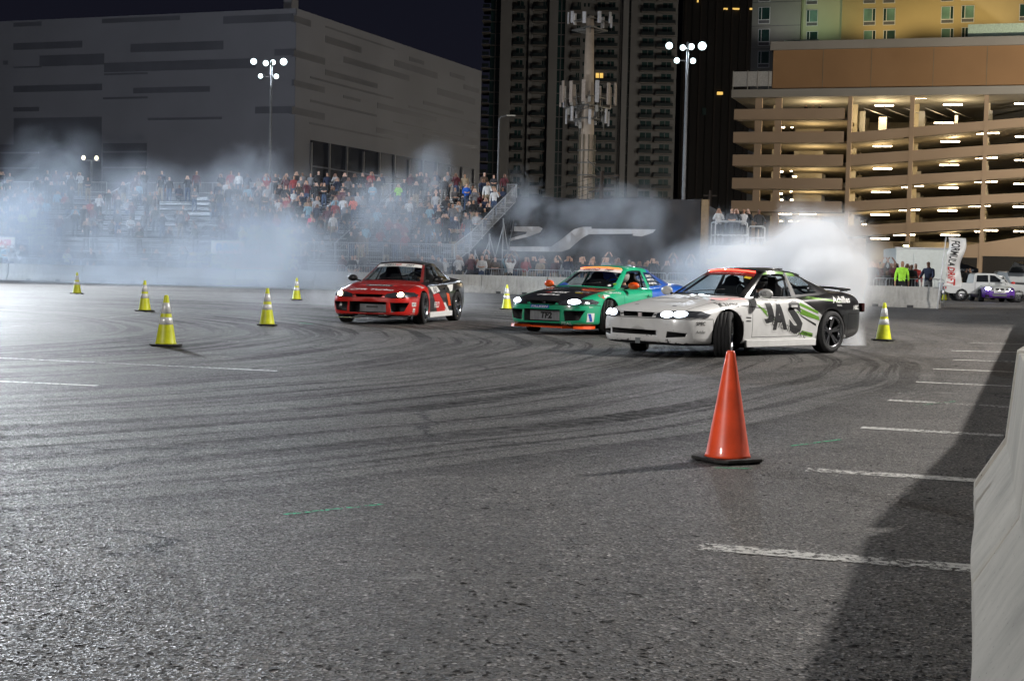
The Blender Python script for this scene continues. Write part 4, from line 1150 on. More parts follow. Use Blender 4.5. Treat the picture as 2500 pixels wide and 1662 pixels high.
# ------------------------------------------------------------------ light masts
POLE = pmat('galvanised_pole', (.16,.165,.17), .7, .3); LAMPW = pmat('flood_lamp_glass', (1,1,1), .3, var=0, emit=4, ecol=(.74,.95,.98))
HOUS = pmat('lamp_housing', (.05,.05,.05), .5)
def mast(pos, label, layout, aim, h=None, lampscale=1.0, group='tall floodlight masts'):
    x, y, z = pos
    t = thing('light_mast', label, 'light mast', (x, y, 0), group=group)
    b = MB(); b.tube([(0,0,0),(0,0,z*.5),(0,0,z+.3)], [.14,.11,.08], 12); b.build('pole', [POLE], t)
    b = MB()
    for zz in sorted(set(l[1] for l in layout)):
        xs = [l[0] for l in layout if l[1] == zz]; b.bar((min(xs)-.1, 0, zz+z), (max(xs)+.1, 0, zz+z), .06, .06)
    b.build('crossarm', [POLE], t)
    d = (Vector(aim)-Vector(pos)); d.z = 0; d.normalize(); d.z = -.18; d.normalize()
    q = d.to_track_quat('Z', 'Y').to_matrix().to_4x4()
    for (lx, lz, r) in layout:
        M = Matrix.Translation((lx, 0, z+lz)) @ q
        b = MB(); b.lathe([(.05,-.30*lampscale),(r*.7,-.22*lampscale),(r*1.08,.0),(r*1.0,.0)], 20, M)
        f = b.build('flood_lamp', [HOUS], t)
        b = MB(); b.lathe([(.001,.02),(r*.97,.012)], 20, M); b.build('lamp_glass', [LAMPW], f)
    return t
mast(MAST_LEFT_SEEN, 'floodlight mast with six lit lamps in front of the grey arena', [(-1.25,.25,.22),(-.40,.15,.20),(.10,.22,.19),(.85,.28,.25),(-.75,-.75,.17),(.35,-.75,.18)], (-2,45,0))
mast(MAST_RIGHT_SEEN, 'floodlight mast with six lit lamps between the apartment tower and the parking garage', [(-1.15,.05,.22),(-.30,-.05,.18),(.22,.02,.20),(.90,.08,.26),(-.65,-.85,.18),(.35,-.85,.18)], (2,40,0))
for k, (m_, a_) in enumerate(((MAST_FRONT_LEFT,(-4,18,0)),(MAST_RIGHT,(2,12,0)),(MAST_BEHIND_LEFT,(-2,40,0)),(MAST_CROWD_FILL,(-6,92,0)),(MAST_SMOKE_FILL,(-8,72,0)),(MAST_PADDOCK_FILL,(22,78,0)),(MAST_LOT,(55,195,14)))):  # the crowd, smoke and paddock masts are added for fill light
    mast(Vector(m_)-(Vector(a_)-Vector(m_)).normalized()*1.2, 'floodlight mast standing outside the picture', [(-1.2,.3,.3),(-.4,.3,.3),(.4,.3,.3),(1.2,.3,.3)], a_, group='floodlight masts outside the picture')
# slim street lamp and the small far lamp
def at_h(px, py, Y): return W(px, py, Y)
p = W(1219, 285, 122); t = thing('street_lamp', 'slim unlit street lamp with a short arm beside the apartment tower', 'street lamp', (p.x, p.y, 0))
b = MB(); b.tube([(0,0,0),(0,0,p.z-.2),(.15,0,p.z),(.7,0,p.z+.1)], [.10,.07,.05,.04], 10); b.build('pole', [POLE], t)
b = MB(); b.box(.6,1.3,-.12,.12,p.z+.05,p.z+.16); bevel(b.build('lamp_head', [pmat('lamp_head', (.45,.42,.35), .5)], t), .04)
p = W(223, 392, 140); t = thing('street_lamp', 'low double-headed lamp far behind the left end of the grandstand', 'street lamp', (p.x, p.y, 0))
b = MB(); b.tube([(0,0,0),(0,0,p.z)], .09, 8); b.bar((-.75,0,p.z),(.75,0,p.z),.08,.08); b.build('pole', [POLE], t)
for s in (-.7, .5):
    b = MB(); b.ball((s, -.1, p.z+.22), (.18,.15,.22), 10); b.build('lamp', [pmat('faint_lamp', (1,.9,.7), .4, var=0, emit=2.2, ecol=(1,.88,.65))], t)

# ------------------------------------------------------------------ cell tower
p0 = W(1430, 482, 150); XT = p0.x
TOWP = pmat('tower_paint', (.54,.45,.35), .6, var=.2, scale=1.2); ANT = pmat('antenna_white', (.66,.66,.66), .5); ANTB = pmat('antenna_beige', (.50,.43,.36), .5); STEEL = pmat('tower_steel', (.28,.28,.26), .5, .5)
pm = 3700/150
def zt(py): return W(1440, py, 150).z
t = thing('cell_tower', 'tall beige cell tower with two rings of antenna panels', 'cell tower', (XT, 150, 0))
b = MB(); b.tube([(0,0,0),(0,0,zt(330)),(.0,0,zt(180)),(.0,0,zt(40))], [.72,.66,.50,.36], 20); b.build('mast', [TOWP], t)
b = MB()
for i in range(9):
    a = i*2*math.pi/9; r = .80
    b.tube([(r*math.cos(a), r*math.sin(a), 0), (r*.97*math.cos(a), r*.97*math.sin(a), zt(330))], .07, 6)
f_ = b.build('cable_run', [pmat('cable_jacket', (.30,.27,.20), .6, var=.4, scale=2)], t)
for z_ in (zt(460), zt(430), zt(400), zt(370)):
    b = MB(); b.lathe([(.9,z_),(.93,z_),(.93,z_+.12),(.9,z_+.12)], 18, closed=True); b.build('clamp_ring', [STEEL], t)
for (py, rad_, n_) in ((72, 2.0, 12), (262, 2.6, 12), (292, 2.1, 8)):
    z_ = zt(py); b = MB()
    for k in range(3):
        a0 = k*2*math.pi/3+.5; a1 = a0+2*math.pi/3
        A_ = Vector((rad_*math.cos(a0), rad_*math.sin(a0), z_)); B_ = Vector((rad_*math.cos(a1), rad_*math.sin(a1), z_))
        b.bar(A_, B_, .12, .12); b.bar((0,0,z_), A_, .12, .12); b.bar((0,0,z_+.5), A_+(B_-A_)*.5, .07, .07); b.bar((0,0,z_-.5), A_, .06, .06)
        b.bar(A_+Vector((0,0,.9)), B_+Vector((0,0,.9)), .07, .07)
    b.build('antenna_platform', [STEEL], t)
for (py0, py1, rad_, n_, mt, w_) in ((32, 60, 2.0, 9, ANT, .36), (205, 258, 2.6, 13, ANTB, .38), (270, 306, 2.0, 7, ANT, .28)):
    for i in range(n_):
        a = 2*math.pi*(i+.3)/n_; c_ = Vector((rad_*math.cos(a), rad_*math.sin(a)))
        jz = rnd.uniform(-.25, .25); z1_ = zt(py0)+jz; z0_ = zt(py1)+jz
        M = Matrix.Translation((c_.x, c_.y, 0)) @ Matrix.Rotation(a, 4, 'Z')
        b = MB(); b.box(.05, .22, -w_/2, w_/2, z0_, z1_, 0, M); bevel(b.build('antenna_panel', [mt if rnd.random() < .8 else ANT], t), .04)
b = MB()
for i in range(26):
    a = rnd.uniform(0, 6.28); r = rnd.uniform(.8, 2.2); z_ = zt(rnd.choice([250, 262, 275, 285, 300])) + rnd.uniform(-.5, .5)
    b.tube([(r*math.cos(a), r*math.sin(a), z_-.8), (r*math.cos(a)*1.05, r*math.sin(a)*1.05, z_+.8)], .05, 5)
    if i % 2: b.box(r*math.cos(a)-.15, r*math.cos(a)+.15, r*math.sin(a)-.15, r*math.sin(a)+.15, z_-.3, z_+.3)
f_ = b.build('radio_equipment', [STEEL], t); f_['kind'] = 'stuff'
# utility pole with wires behind the drape
p = W(1468, 482, 118); zt2 = W(1468, 418, 118).z
t = thing('utility_pole', 'dark wooden utility pole with wires right of the cell tower', 'utility pole', (p.x, 118, 0))
WOODD = pmat('dark_wood', (.05,.035,.025), .8)
b = MB(); b.tube([(0,0,0),(0,0,zt2)], [.22,.15], 10); b.build('pole', [WOODD], t)
b = MB(); b.bar((-1.4,0,zt2-.5),(1.4,0,zt2-.3),.12,.12); b.bar((-1.0,0,zt2-1.6),(1.0,0,zt2-1.5),.12,.12); b.build('crossarm', [WOODD], t)
b = MB()
for i in range(6):
    z_ = zt2-.4-.35*i; b.tube([(0,0,z_), (-4,1,z_-1.0-.1*i), (-9,2,z_-1.5-.1*i), (-16,4,z_-1.6)], .018, 4)
b.tube([(0,0,zt2-1),(1.0,0,zt2-4.5)], .02, 4); b.tube([(0,0,zt2-.2),(-1.2,0,zt2+.9)], .025, 4)
f_ = b.build('wire', [pmat('wire_black', (.09,.09,.08), .6)], t)
p = W(1733, 500, 130); t = thing('utility_pole', 'small grey utility pole beyond the right end of the black drape', 'utility pole', (p.x, 130, 0))
zt2 = W(1733, 465, 130).z; b = MB(); b.tube([(0,0,0),(0,0,zt2)], .12, 8); b.build('pole', [WOODD], t)
b = MB(); b.bar((-.6,0,zt2-.45),(.6,0,zt2-.45),.1,.1); b.build('crossarm', [WOODD], t)
# ------------------------------------------------------------------ a vertical plane that pixels of the photograph can be read onto
class Wall:
    """vertical plane through ground point o, running along unit direction d; out = the side facing the camera"""
    def __init__(s, o, d):
        s.o = Vector((o[0], o[1], 0)); s.d = Vector((d[0], d[1], 0)).normalized(); s.n = Vector((s.d.y, -s.d.x, 0))
        if s.n.dot(CAM - s.o) < 0: s.n = -s.n
    def uv(s, px, py):
        r = ray(px, py); t = (s.o - CAM).dot(s.n)/r.dot(s.n); p = CAM + r*t
        return (p - s.o).dot(s.d), p.z
    def P(s, u, z, out=0.0): return s.o + s.d*u + s.n*out + Vector((0, 0, z))
    def block(s, b, u0, u1, z0, z1, o0, o1, mi=0):
        n = len(b.v)
        for o in (o0, o1):
            for u, z in ((u0, z0), (u1, z0), (u1, z1), (u0, z1)): b.v.append(s.P(u, z, o))
        for q in ((0,1,2,3),(7,6,5,4),(0,4,5,1),(1,5,6,2),(2,6,7,3),(3,7,4,0)): b.face([n+i for i in q], mi)
    def slanted(s, b, u0, u1, za0, za1, zb0, zb1, o0, o1, mi=0):
        """band whose bottom/top go from za0/za1 at u0 to zb0/zb1 at u1"""
        n = len(b.v)
        for o in (o0, o1):
            for u, z in ((u0, za0), (u1, zb0), (u1, zb1), (u0, za1)): b.v.append(s.P(u, z, o))
        for q in ((0,1,2,3),(7,6,5,4),(0,4,5,1),(1,5,6,2),(2,6,7,3),(3,7,4,0)): b.face([n+i for i in q], mi)

# ------------------------------------------------------------------ the grey arena
AC = W(717, 445, 170); AC.z = 0
wl = Wall(AC, (-math.cos(R(21)), math.sin(R(21)))); wr = Wall(AC, (math.cos(R(69)), math.sin(R(69))))
ZA = wl.uv(717, 21)[1]
AREN = pmat('arena_cladding', (.155,.162,.182), .8, var=.10, scale=.12); ARENB = pmat('arena_dark_band', (.085,.090,.106), .55, var=.12, scale=.3)
AGL = pmat('arena_glazing', (.012,.016,.026), .25, var=.3, scale=.4); AMUL = pmat('arena_mullion', (.12,.12,.12), .5)
t = thing('arena', 'huge grey windowless arena with dark horizontal bands behind the grandstand', 'arena', AC)
T0 = Matrix.Translation(-AC)
def ch(b, name, mats, parent=None, **k):
    for i, v in enumerate(b.v): b.v[i] = v - AC
    return b.build(name, mats, parent or t, **k)
b = MB(); UL = 95; UR = wr.uv(1171, 400)[0]
wl.block(b, .0, UL, 0, ZA, -.04, 0); ch(b, 'wall', [AREN])
b = MB(); wr.block(b, 0, UR, 0, ZA, -.04, 0); ch(b, 'wall', [AREN])
b = MB(); n = len(b.v)
b.v += [wl.P(0, ZA-.6, -1), wl.P(UL, ZA-.6, -1), wl.P(UL, ZA-.6, -1) + wr.d*UR, wr.P(UR, ZA-.6, -1)]; b.face((n, n+1, n+2, n+3)); ch(b, 'roof', [ARENB])
def A(x, y): return x/1.966, y/1.966
bandsL = [(490,865,97,108,83,96),(1072,1405,110,118,75,100),(627,1072,248,248,0,0),(495,1205,318,350,290,318),(500,710,352,362,0,0),(645,1008,418,450,0,0),(495,710,464,474,0,0),(710,1066,568,580,0,0),
          (65,490,405,440,0,0),(65,395,205,238,0,0),(190,500,262,318,0,0),(1225,1397,512,545,0,0),(1316,1400,235,268,0,0),(65,188,515,535,0,0),(65,200,318,327,0,0),(15,38,292,312,0,0),(65,290,108,130,0,0)]
b = MB()
def bandL(x0, x1, y0, y1):
    u0, za = wl.uv(*A(x0, (y0+y1)/2)); u1, zb = wl.uv(*A(x1, (y0+y1)/2)); h = (wl.uv(*A((x0+x1)/2, y0))[1] - wl.uv(*A((x0+x1)/2, y1))[1])
    b = MB(); z = (za+zb)/2; wl.block(b, u1, u0, z-h/2, z+h/2, -.25, .03); return b
for q in [(490,865,84,106),(1072,1407,73,110),(627,1072,205,246),(500,1230,292,338),(500,710,351,360),(640,1008,418,446),(495,710,466,476),(710,1066,564,576),(65,490,408,440),(65,395,203,236),(190,500,263,316),
          (1225,1395,512,545),(1318,1403,236,268),(65,188,515,536),(65,200,319,327),(15,38,292,312),(65,200,108,128)]:
    ch(bandL(*q), 'cladding_band', [ARENB])
def bandR(x0, y0, x1, y1, h0):
    """top-left and top-right crop pixels and the height at the left, on the receding wall"""
    u0, z0 = wr.uv(*A(x0, y0)); u1, z1 = wr.uv(*A(x1, y1)); hb = z0 - wr.uv(*A(x0, y0+h0))[1]
    b = MB(); z = (z0+z1)/2; wr.block(b, u0, u1, z-hb, z, -.25, .03); return b
for q in [(1410,76,1493,98,32),(1562,118,1893,240,8),(1562,175,1735,225,32),(1410,236,1560,282,34),(1650,270,1965,365,30),(1562,335,1812,402,26),(1490,358,1888,478,10),(1410,382,1558,420,30),(1648,455,1730,480,14),
          (1490,472,1808,557,12),(1400,512,1558,545,34),(1486,578,1888,674,10),(1812,492,2095,565,26),(1808,610,1958,645,26),(1893,288,2100,350,32),(1965,272,2035,296,20),(1962,500,2285,596,10),(2032,478,2225,540,18),
          (1888,572,2220,664,8),(2030,640,2288,705,16),(2100,420,2280,478,32),(2226,405,2300,430,22),(2222,628,2285,642,28),(2028,712,2160,738,24),(2160,345,2230,370,20)]:
    ch(bandR(*q), 'cladding_band', [ARENB])
# dark glazing low on the right wall, louvred doors low on the left wall
u0 = wr.uv(*A(1488, 760))[0]; u1 = wr.uv(*A(2270, 850))[0]; zt_ = wr.uv(*A(1488, 672))[1]
b = MB(); wr.block(b, u0, u1, 0, zt_, -.4, .05); gl_ = ch(b, 'glazing', [AGL])
for i in range(12):
    u = u0 + (u1-u0)*i/11; b = MB(); wr.block(b, u-.12, u+.12, 0, zt_*(1.0 if i % 3 else .98), .05, .25); ch(b, 'mullion', [AMUL], gl_)
for k in range(3): b = MB(); wr.block(b, u0, u1, zt_*(.3+.25*k), zt_*(.3+.25*k)+.15, .05, .18); ch(b, 'transom', [ARENB], gl_)
for (x0, x1, y0) in ((495,706,688),(-260,188,695)):
    a = wl.uv(*A(x0, y0)); c = wl.uv(*A(x1, y0)); z_ = (a[1]+c[1])/2
    b = MB(); wl.block(b, c[0], a[0], 0, z_, -.4, .03); d_ = ch(b, 'shutter', [ARENB])
    for k in range(8): b = MB(); wl.block(b, c[0], a[0], z_*(k+.4)/8, z_*(k+.5)/8, .03, .12); ch(b, 'shutter_slat', [AREN], d_)
a = wl.uv(*A(66, 568)); c = wl.uv(*A(489, 568)); b = MB(); wl.block(b, c[0], a[0], 0, a[1], -.5, -.0+.015); ch(b, 'recessed_bay', [ARENB])
pp = wr.uv(*A(1490, 42)); b = MB(); wr.block(b, pp[0]-.8, pp[0]+.8, ZA-.8, ZA+1.6, -3, -2); ch(b, 'roof_vent', [AREN])

# ------------------------------------------------------------------ apartment tower with balconies
YT = 385
def B6(x, y): return 1100 + x/3.136, y/3.136
tw = Wall(W(1400, 700, YT), (1, -.04))
TORG = tw.o.copy()
TWALL = pmat('tower_wall', (.155,.15,.14), .85, var=.10, scale=.05); TLIGHT = pmat('tower_pier', (.19,.185,.175), .85, var=.10, scale=.05); TRAIL = pmat('balcony_glass', (.018,.026,.026), .3, var=.3, scale=.2)
TWIN = pmat('tower_window', (.018,.045,.043), .25, var=.6, scale=.11); TLIT = pmat('lit_window', (.6,.4,.1), .5, var=0, emit=.9, ecol=(1,.62,.15)); TSLAB = pmat('tower_slab', (.145,.13,.112), .85, var=.1, scale=.05)
TFR = pmat('tower_window_frame', (.10,.10,.095), .6)
t2 = thing('apartment_tower', 'dark high-rise apartment tower with stacked balconies behind the cell tower', 'apartment tower', TORG)
def cht(b, name, mats, parent=None, **k):
    for i, v in enumerate(b.v): b.v[i] = v - TORG
    return b.build(name, mats, parent or t2, **k)
def U(x): return tw.uv(*B6(x, 900))[0]
FH = tw.uv(*B6(0, 900))[1] - tw.uv(*B6(0, 989.5))[1]
NF = 30; ztop = FH*NF
z_ref = tw.uv(*B6(900, 445))[1]; base_z = z_ref - FH*int(z_ref/FH)
b = MB(); tw.block(b, U(365), U(1700), 0, ztop, -14, -2.2); cht(b, 'wall', [TWALL])
for (x0, x1, o, mt) in ((368,452,.8,TLIGHT),(585,612,-.2,TLIGHT),(740,805,.6,TLIGHT),(860,905,-.2,TWALL),(1285,1300,-.6,TWALL),(1302,1345,.3,TLIGHT),(1362,1412,.3,TWALL),(1700,1722,-1.2,TWALL)):
    b = MB(); tw.block(b, U(x0), U(x1), 0, ztop, -2.2, o); cht(b, 'pier', [mt])
for (x0, x1) in ((290,368),(800,862),(1282,1302),(1343,1364)):
    b = MB(); tw.block(b, U(x0), U(x1), 0, ztop, -6, -.9); s_ = cht(b, 'glass_strip', [TWIN])
    for i in range(NF): pass
    b = MB()
    for i in range(NF):
        z = base_z + i*FH; tw.block(b, U(x0), U(x1), z-.12, z+.12, -.9, -.7)
    tw.block(b, (U(x0)+U(x1))/2-.12, (U(x0)+U(x1))/2+.12, 0, ztop, -.9, -.72)
    cht(b, 'glazing_bars', [TFR])
nwin = 0
def tower_window(x0, x1, z, hgt=.56, lit=False, o=-.95):
    b = MB(); tw.block(b, U(x0), U(x1), z+FH*.22, z+FH*(.22+hgt), o-.1, o+.04)
    w = cht(b, 'window', [TLIT if lit else TWIN])
    b = MB(); um = (U(x0)+U(x1))/2; tw.block(b, um-.10, um+.10, z+FH*.22, z+FH*(.22+hgt), o+.04, o+.12); cht(b, 'window_bar', [TFR], w)
for i in range(-1, NF-6):
    z = base_z + i*FH
    if z < 6: continue
    vis = 4 <= z <= 75
    if not vis: continue
    # balcony slabs and glass fronts
    for (x0, x1, dep, rail) in ((228,292,1.8,False),(462,560,1.3,True),(612,724,1.7,True),(908,985,1.6,True),(1095,1270,1.0,True),(1440,1548,.8,True),(1560,1706,1.2,True)):
        b = MB(); tw.block(b, U(x0), U(x1), z-.16, z+.10, -1.0 if x0 > 230 else -7, dep*.55); bal = cht(b, 'balcony', [TSLAB])
        if rail: b = MB(); tw.block(b, U(x0)+.2, U(x1)-.2, z+.10, z+.95, dep*.55-.12, dep*.55-.04); cht(b, 'railing', [TRAIL], bal)
        else: b = MB(); tw.block(b, U(x0)+.2, U(x1)-.2, z+.16, z+1.0, dep-.12, dep-.04); cht(b, 'railing', [TRAIL], bal)
    yy = PIX(tw.P(U(1120), z+1.5))[1]*3.136
    tower_window(490, 540, z); tower_window(690, 716, z, .55)
    tower_window(952, 976, z); tower_window(1104, 1160, z, .58, lit=abs(yy-600) < 45); tower_window(1190, 1240, z, .58)
    if i % 1 == 0:
        for xa in (1000, 1030): b = MB(); tw.block(b, U(xa), U(xa+14), z+1.2, z+2.1, -1.05, -.93); cht(b, 'small_window', [TWIN])
    tower_window(1455, 1540, z, .58, lit=abs(yy-1465) < 30 and False); tower_window(1605, 1680, z, .6)
b = MB(); tw.block(b, U(452), U(1706), 0, ztop, -1.3, -1.0); cht(b, 'back_wall', [TWALL])
for k_, (x_, y_) in enumerate(((52, 300), (85, 300), (118, 290))):  # unseen lamps added to brighten the apartment tower
    sl = thing('street_lamp', 'street lamp on the road hidden behind the drape wall', 'street lamp', (x_, y_, 0), group='added lamps behind the drape')
    b = MB(); b.tube([(0,0,0),(0,0,9.2),(0,.8,9.5)], [.12,.09,.06], 8); b.build('pole', [POLE], sl)
    b = MB(); b.box(-.15,.15,.6,1.3,9.42,9.56); b.build('lamp_head', [POLE], sl)
    l = bpy.data.lights.new('added_lamp_light', 'POINT'); l.energy = 42000; l.color = (1.0,.93,.84); l.shadow_soft_size = .4
    o = bpy.data.objects.new('added_lamp_light', l); o.location = (x_, y_+1.0, 9.2); COL.objects.link(o)
for k_, (x_, y_) in enumerate(((-52, 128), (-22, 122))):  # unseen lamps added to light the arena wall
    sl = thing('street_lamp', 'street lamp on the road hidden behind the grandstand', 'street lamp', (x_, y_, 0), group='added lamps behind the grandstand')
    b = MB(); b.tube([(0,0,0),(0,0,5.6),(0,.8,5.8)], [.12,.09,.06], 8); b.build('pole', [POLE], sl)
    b = MB(); b.box(-.15,.15,.6,1.3,5.72,5.84); b.build('lamp_head', [POLE], sl)
    l = bpy.data.lights.new('added_lamp_light', 'POINT'); l.energy = 12500; l.color = (.86,.90,1.0); l.shadow_soft_size = .4
    o = bpy.data.objects.new('added_lamp_light', l); o.location = (x_, y_-.6, 5.5); COL.objects.link(o)
# dark tower to the right of it
p = W(1760, 700, 430)
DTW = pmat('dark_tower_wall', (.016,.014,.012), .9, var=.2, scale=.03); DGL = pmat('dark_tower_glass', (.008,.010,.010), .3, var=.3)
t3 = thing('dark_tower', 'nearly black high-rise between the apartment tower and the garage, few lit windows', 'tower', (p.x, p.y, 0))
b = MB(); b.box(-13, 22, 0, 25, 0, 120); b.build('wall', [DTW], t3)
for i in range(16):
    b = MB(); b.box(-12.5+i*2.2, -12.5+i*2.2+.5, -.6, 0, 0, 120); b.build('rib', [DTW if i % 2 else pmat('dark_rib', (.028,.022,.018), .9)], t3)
for (px_, py_, w_, h_) in ((1772,22,1.1,.4),(1797,22,1.9,.4),(1834,22,.7,.4),(1758,228,1.6,.8),(1704,3,.4,.6)):
    q = W(px_, py_, 429.2) - Vector((p.x, p.y, 0)); b = MB(); b.box(q.x-w_/2, q.x+w_/2, -.75, -.1, q.z-h_/2, q.z+h_/2); b.build('lit_window', [TLIT], t3)
q = W(1719, 272, 429.2) - Vector((p.x, p.y, 0)); b = MB(); b.box(q.x-.5, q.x+.5, -.7, -.1, q.z-1, q.z+1); b.build('window', [TWIN], t3)

# ------------------------------------------------------------------ parking garage
def C7(x, y): return 1740 + x/2.376, y/2.376
gx = W(*C7(120, 1000), 200); gw = Wall(gx, (math.cos(R(-18)), math.sin(R(-18))))
GO = gw.o.copy()
GCON = pmat('garage_spandrel', (.38,.28,.195), .85, var=.07, scale=.25, bump=.15, bscale=3); GGREY = pmat('garage_cornice', (.30,.285,.26), .85, var=.07, scale=.25)
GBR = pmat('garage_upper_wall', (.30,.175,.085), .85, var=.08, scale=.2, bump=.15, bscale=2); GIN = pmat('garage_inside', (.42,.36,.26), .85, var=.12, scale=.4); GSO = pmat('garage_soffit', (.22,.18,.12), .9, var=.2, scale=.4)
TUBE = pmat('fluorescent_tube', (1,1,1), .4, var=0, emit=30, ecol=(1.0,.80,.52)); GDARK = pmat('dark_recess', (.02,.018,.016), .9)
tg = thing('parking_garage', 'tan multi-storey parking garage with sloping ramps and rows of lit tubes', 'parking garage', GO)
def chg(b, name, mats, parent=None, **k):
    for i, v in enumerate(b.v): b.v[i] = v - GO
    return b.build(name, mats, parent or tg, **k)
def uz(x, y): return gw.uv(*C7(x, y))
XE = 2150                                    # right end, beyond the frame
DEPTH = 34
# level bands on the left part; ramp bands on the right
left_top = [(632,693),(765,828),(898,963),(1034,1097),(1167,1230),(1310,1374)]
uC = uz(776, 900)[0]; uL = uz(118, 900)[0]; uE = uz(XE, 900)[0]
floors = []
for k, (y0, y1) in enumerate(left_top):
    x0 = 120 - k*3.4 if k < 5 else 325
    z1 = uz(450, y0)[1]; z0 = uz(450, y1)[1]
    b = MB(); gw.block(b, uz(x0, y0)[0] if k == 5 else uL, uC-.4, z0, z1, -.3, .25); chg(b, 'spandrel', [GCON])
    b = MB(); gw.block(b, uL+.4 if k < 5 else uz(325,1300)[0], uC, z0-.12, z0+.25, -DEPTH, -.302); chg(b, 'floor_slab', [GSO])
    if k < 5:   # return face at the left end: slab edge tapering back
        b = MB(); gw.block(b, uL, uL+.3, z0, z1, -12, -.301); chg(b, 'spandrel', [GCON])
    floors.append(z0)
# ramp bands: (left y top, left y bottom at x=790) -> (right y at x=1806)
ramps = [(770,826,683,735),(898,962,830,884),(1034,1092,978,1028),(1168,1226,1120,1172),(1310,1372,1262,1312)]
rz = []
for (a0, a1, c0, c1) in ramps:
    ua = uC+.4; za1 = uz(790, a0)[1]; za0 = uz(790, a1)[1]; uc = uz(1806, 900)[0]; zc1 = uz(1806, c0)[1]; zc0 = uz(1806, c1)[1]
    k = (uE-ua)/(uc-ua); ze1 = za1+(zc1-za1)*k; ze0 = za0+(zc0-za0)*k
    b = MB(); gw.slanted(b, ua, uE, za0, za1, ze0, ze1, -.3, .22); chg(b, 'spandrel', [GCON])
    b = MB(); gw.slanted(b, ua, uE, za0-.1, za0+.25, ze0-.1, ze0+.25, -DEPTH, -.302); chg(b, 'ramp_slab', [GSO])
    rz.append((za0, ze0, ua))
# lowest ramp and base wall
za1 = uz(790, 1490)[1]; b = MB()
gw.slanted(b, uz(860,1500)[0], uE, -.5, uz(880,1520)[1], -.5+3.0, uz(XE,1330)[1]+.2, -.3, .2); chg(b, 'ramp_wall', [GCON])
b = MB(); gw.block(b, uz(325,1400)[0], uz(885,1400)[0], 0, uz(600,1374)[1], -.3, .18); chg(b, 'base_wall', [GCON])
b = MB(); gw.block(b, uz(325,1400)[0], uz(885,1400)[0], uz(600,1380)[1], uz(600,1374)[1], -.3, .24); chg(b, 'joint', [GDARK])
b = MB(); gw.block(b, uz(392,1400)[0], uz(420,1400)[0], 1.5, uz(600,1400)[1], .18, .22); chg(b, 'service_window', [TWIN])
# columns
for (x0, x1, ya, o) in ((236,276,572,-.6),(352,390,572,-.6),(777,800,560,.30),(1136,1160,560,.26),(1565,1590,550,.26),(2010,2036,550,.26)):
    b = MB(); zt_ = uz(x0, ya)[1]; gw.block(b, uz(x0,900)[0], uz(x1,900)[0], 0, zt_+.3, -.9, o if o > 0 else -.305); chg(b, 'column', [GCON])
for j in range(1, 4):
    for x in (300, 776, 1148, 1577, 2022):
        u = uz(x, 900)[0]; b = MB(); gw.block(b, u-.35, u+.35, 0, 24.5, -j*9-.7, -j*9); chg(b, 'inner_column', [GIN])
# cornice, upper wall, parapet
b = MB(); gw.block(b, uz(116,540)[0], uE, uz(120,571)[1], uz(120,526)[1], -DEPTH, .9); chg(b, 'cornice', [GGREY])
zu0 = uz(350,513)[1]; zu1 = uz(355,296)[1]; zu2 = uz(355,248)[1]
b = MB(); gw.block(b, uz(350,400)[0], uE, zu0-.4, zu1, -DEPTH, .2); chg(b, 'upper_wall', [GBR])
b = MB(); gw.block(b, uz(350,400)[0]-.3, uE, zu1, zu2, -DEPTH, .8); chg(b, 'parapet', [GGREY])
for x in (640, 920, 1280, 1590, 1900):
    u = uz(x, 400)[0]; b = MB(); gw.block(b, u-.04, u+.04, zu0-.3, zu1-.02, .2, .215); chg(b, 'wall_joint', [GSO])
# mesh screen at the left of the cornice
PERF = pmat('screen_mesh', (.44,.44,.43), .7)
zc_ = uz(120,526)[1]; zs_ = uz(122,420)[1]
for i in range(4):
    x0, x1 = [(122,205),(207,262),(264,326),(328,345)][i]
    b = MB(); gw.block(b, uz(x0,470)[0], uz(x1,470)[0], zc_+.45, zs_, .35, .42); chg(b, 'screen_panel', [PERF])
    b = MB(); gw.block(b, uz(x0,470)[0]-.08, uz(x0,470)[0]+.02, zc_-.1, zs_+.1, .30, .46); chg(b, 'screen_post', [GGREY])
for i, (x0, x1, y0, y1) in enumerate(((395,597,212,245),(1478,2050,150,232))):
    b = MB(); gw.block(b, uz(x0,220)[0], uz(x1,220)[0], zu2, zu2 + (uz(x0,y0)[1]-uz(x0,y1)[1]), -6 if i == 0 else -3, -3 if i == 0 else -.5)
    chg(b, 'rooftop_screen', [pmat('rooftop_screen_panel', (.52,.66,.52), .7)])
# back wall and ground-floor inside wall
b = MB(); gw.block(b, uz(230,900)[0], uE, 0, zu0, -DEPTH-.4, -DEPTH); chg(b, 'back_wall', [GIN])
b = MB(); gw.block(b, uz(400,900)[0], uz(430,900)[0]+3.2, 0, zu0-2, -16, -12); chg(b, 'stair_core', [GIN])
b = MB(); gw.block(b, uz(900,900)[0], uE, 0, uz(1300,1395)[1], -9.4, -9); chg(b, 'inner_wall', [GIN])
for (x0, y0) in ((1018,1398),(1465,1395)):
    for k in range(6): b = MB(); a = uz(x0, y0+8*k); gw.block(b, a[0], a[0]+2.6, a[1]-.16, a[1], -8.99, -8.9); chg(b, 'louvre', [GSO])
# lower right openings: dark panels painted as the shade under the lowest ramp
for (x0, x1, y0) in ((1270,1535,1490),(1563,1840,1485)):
    a = uz(x0, y0); c = uz(x1, y0); b = MB(); gw.block(b, a[0], c[0], 1.2, a[1], .2, .26); chg(b, 'opening_shade', [GDARK])
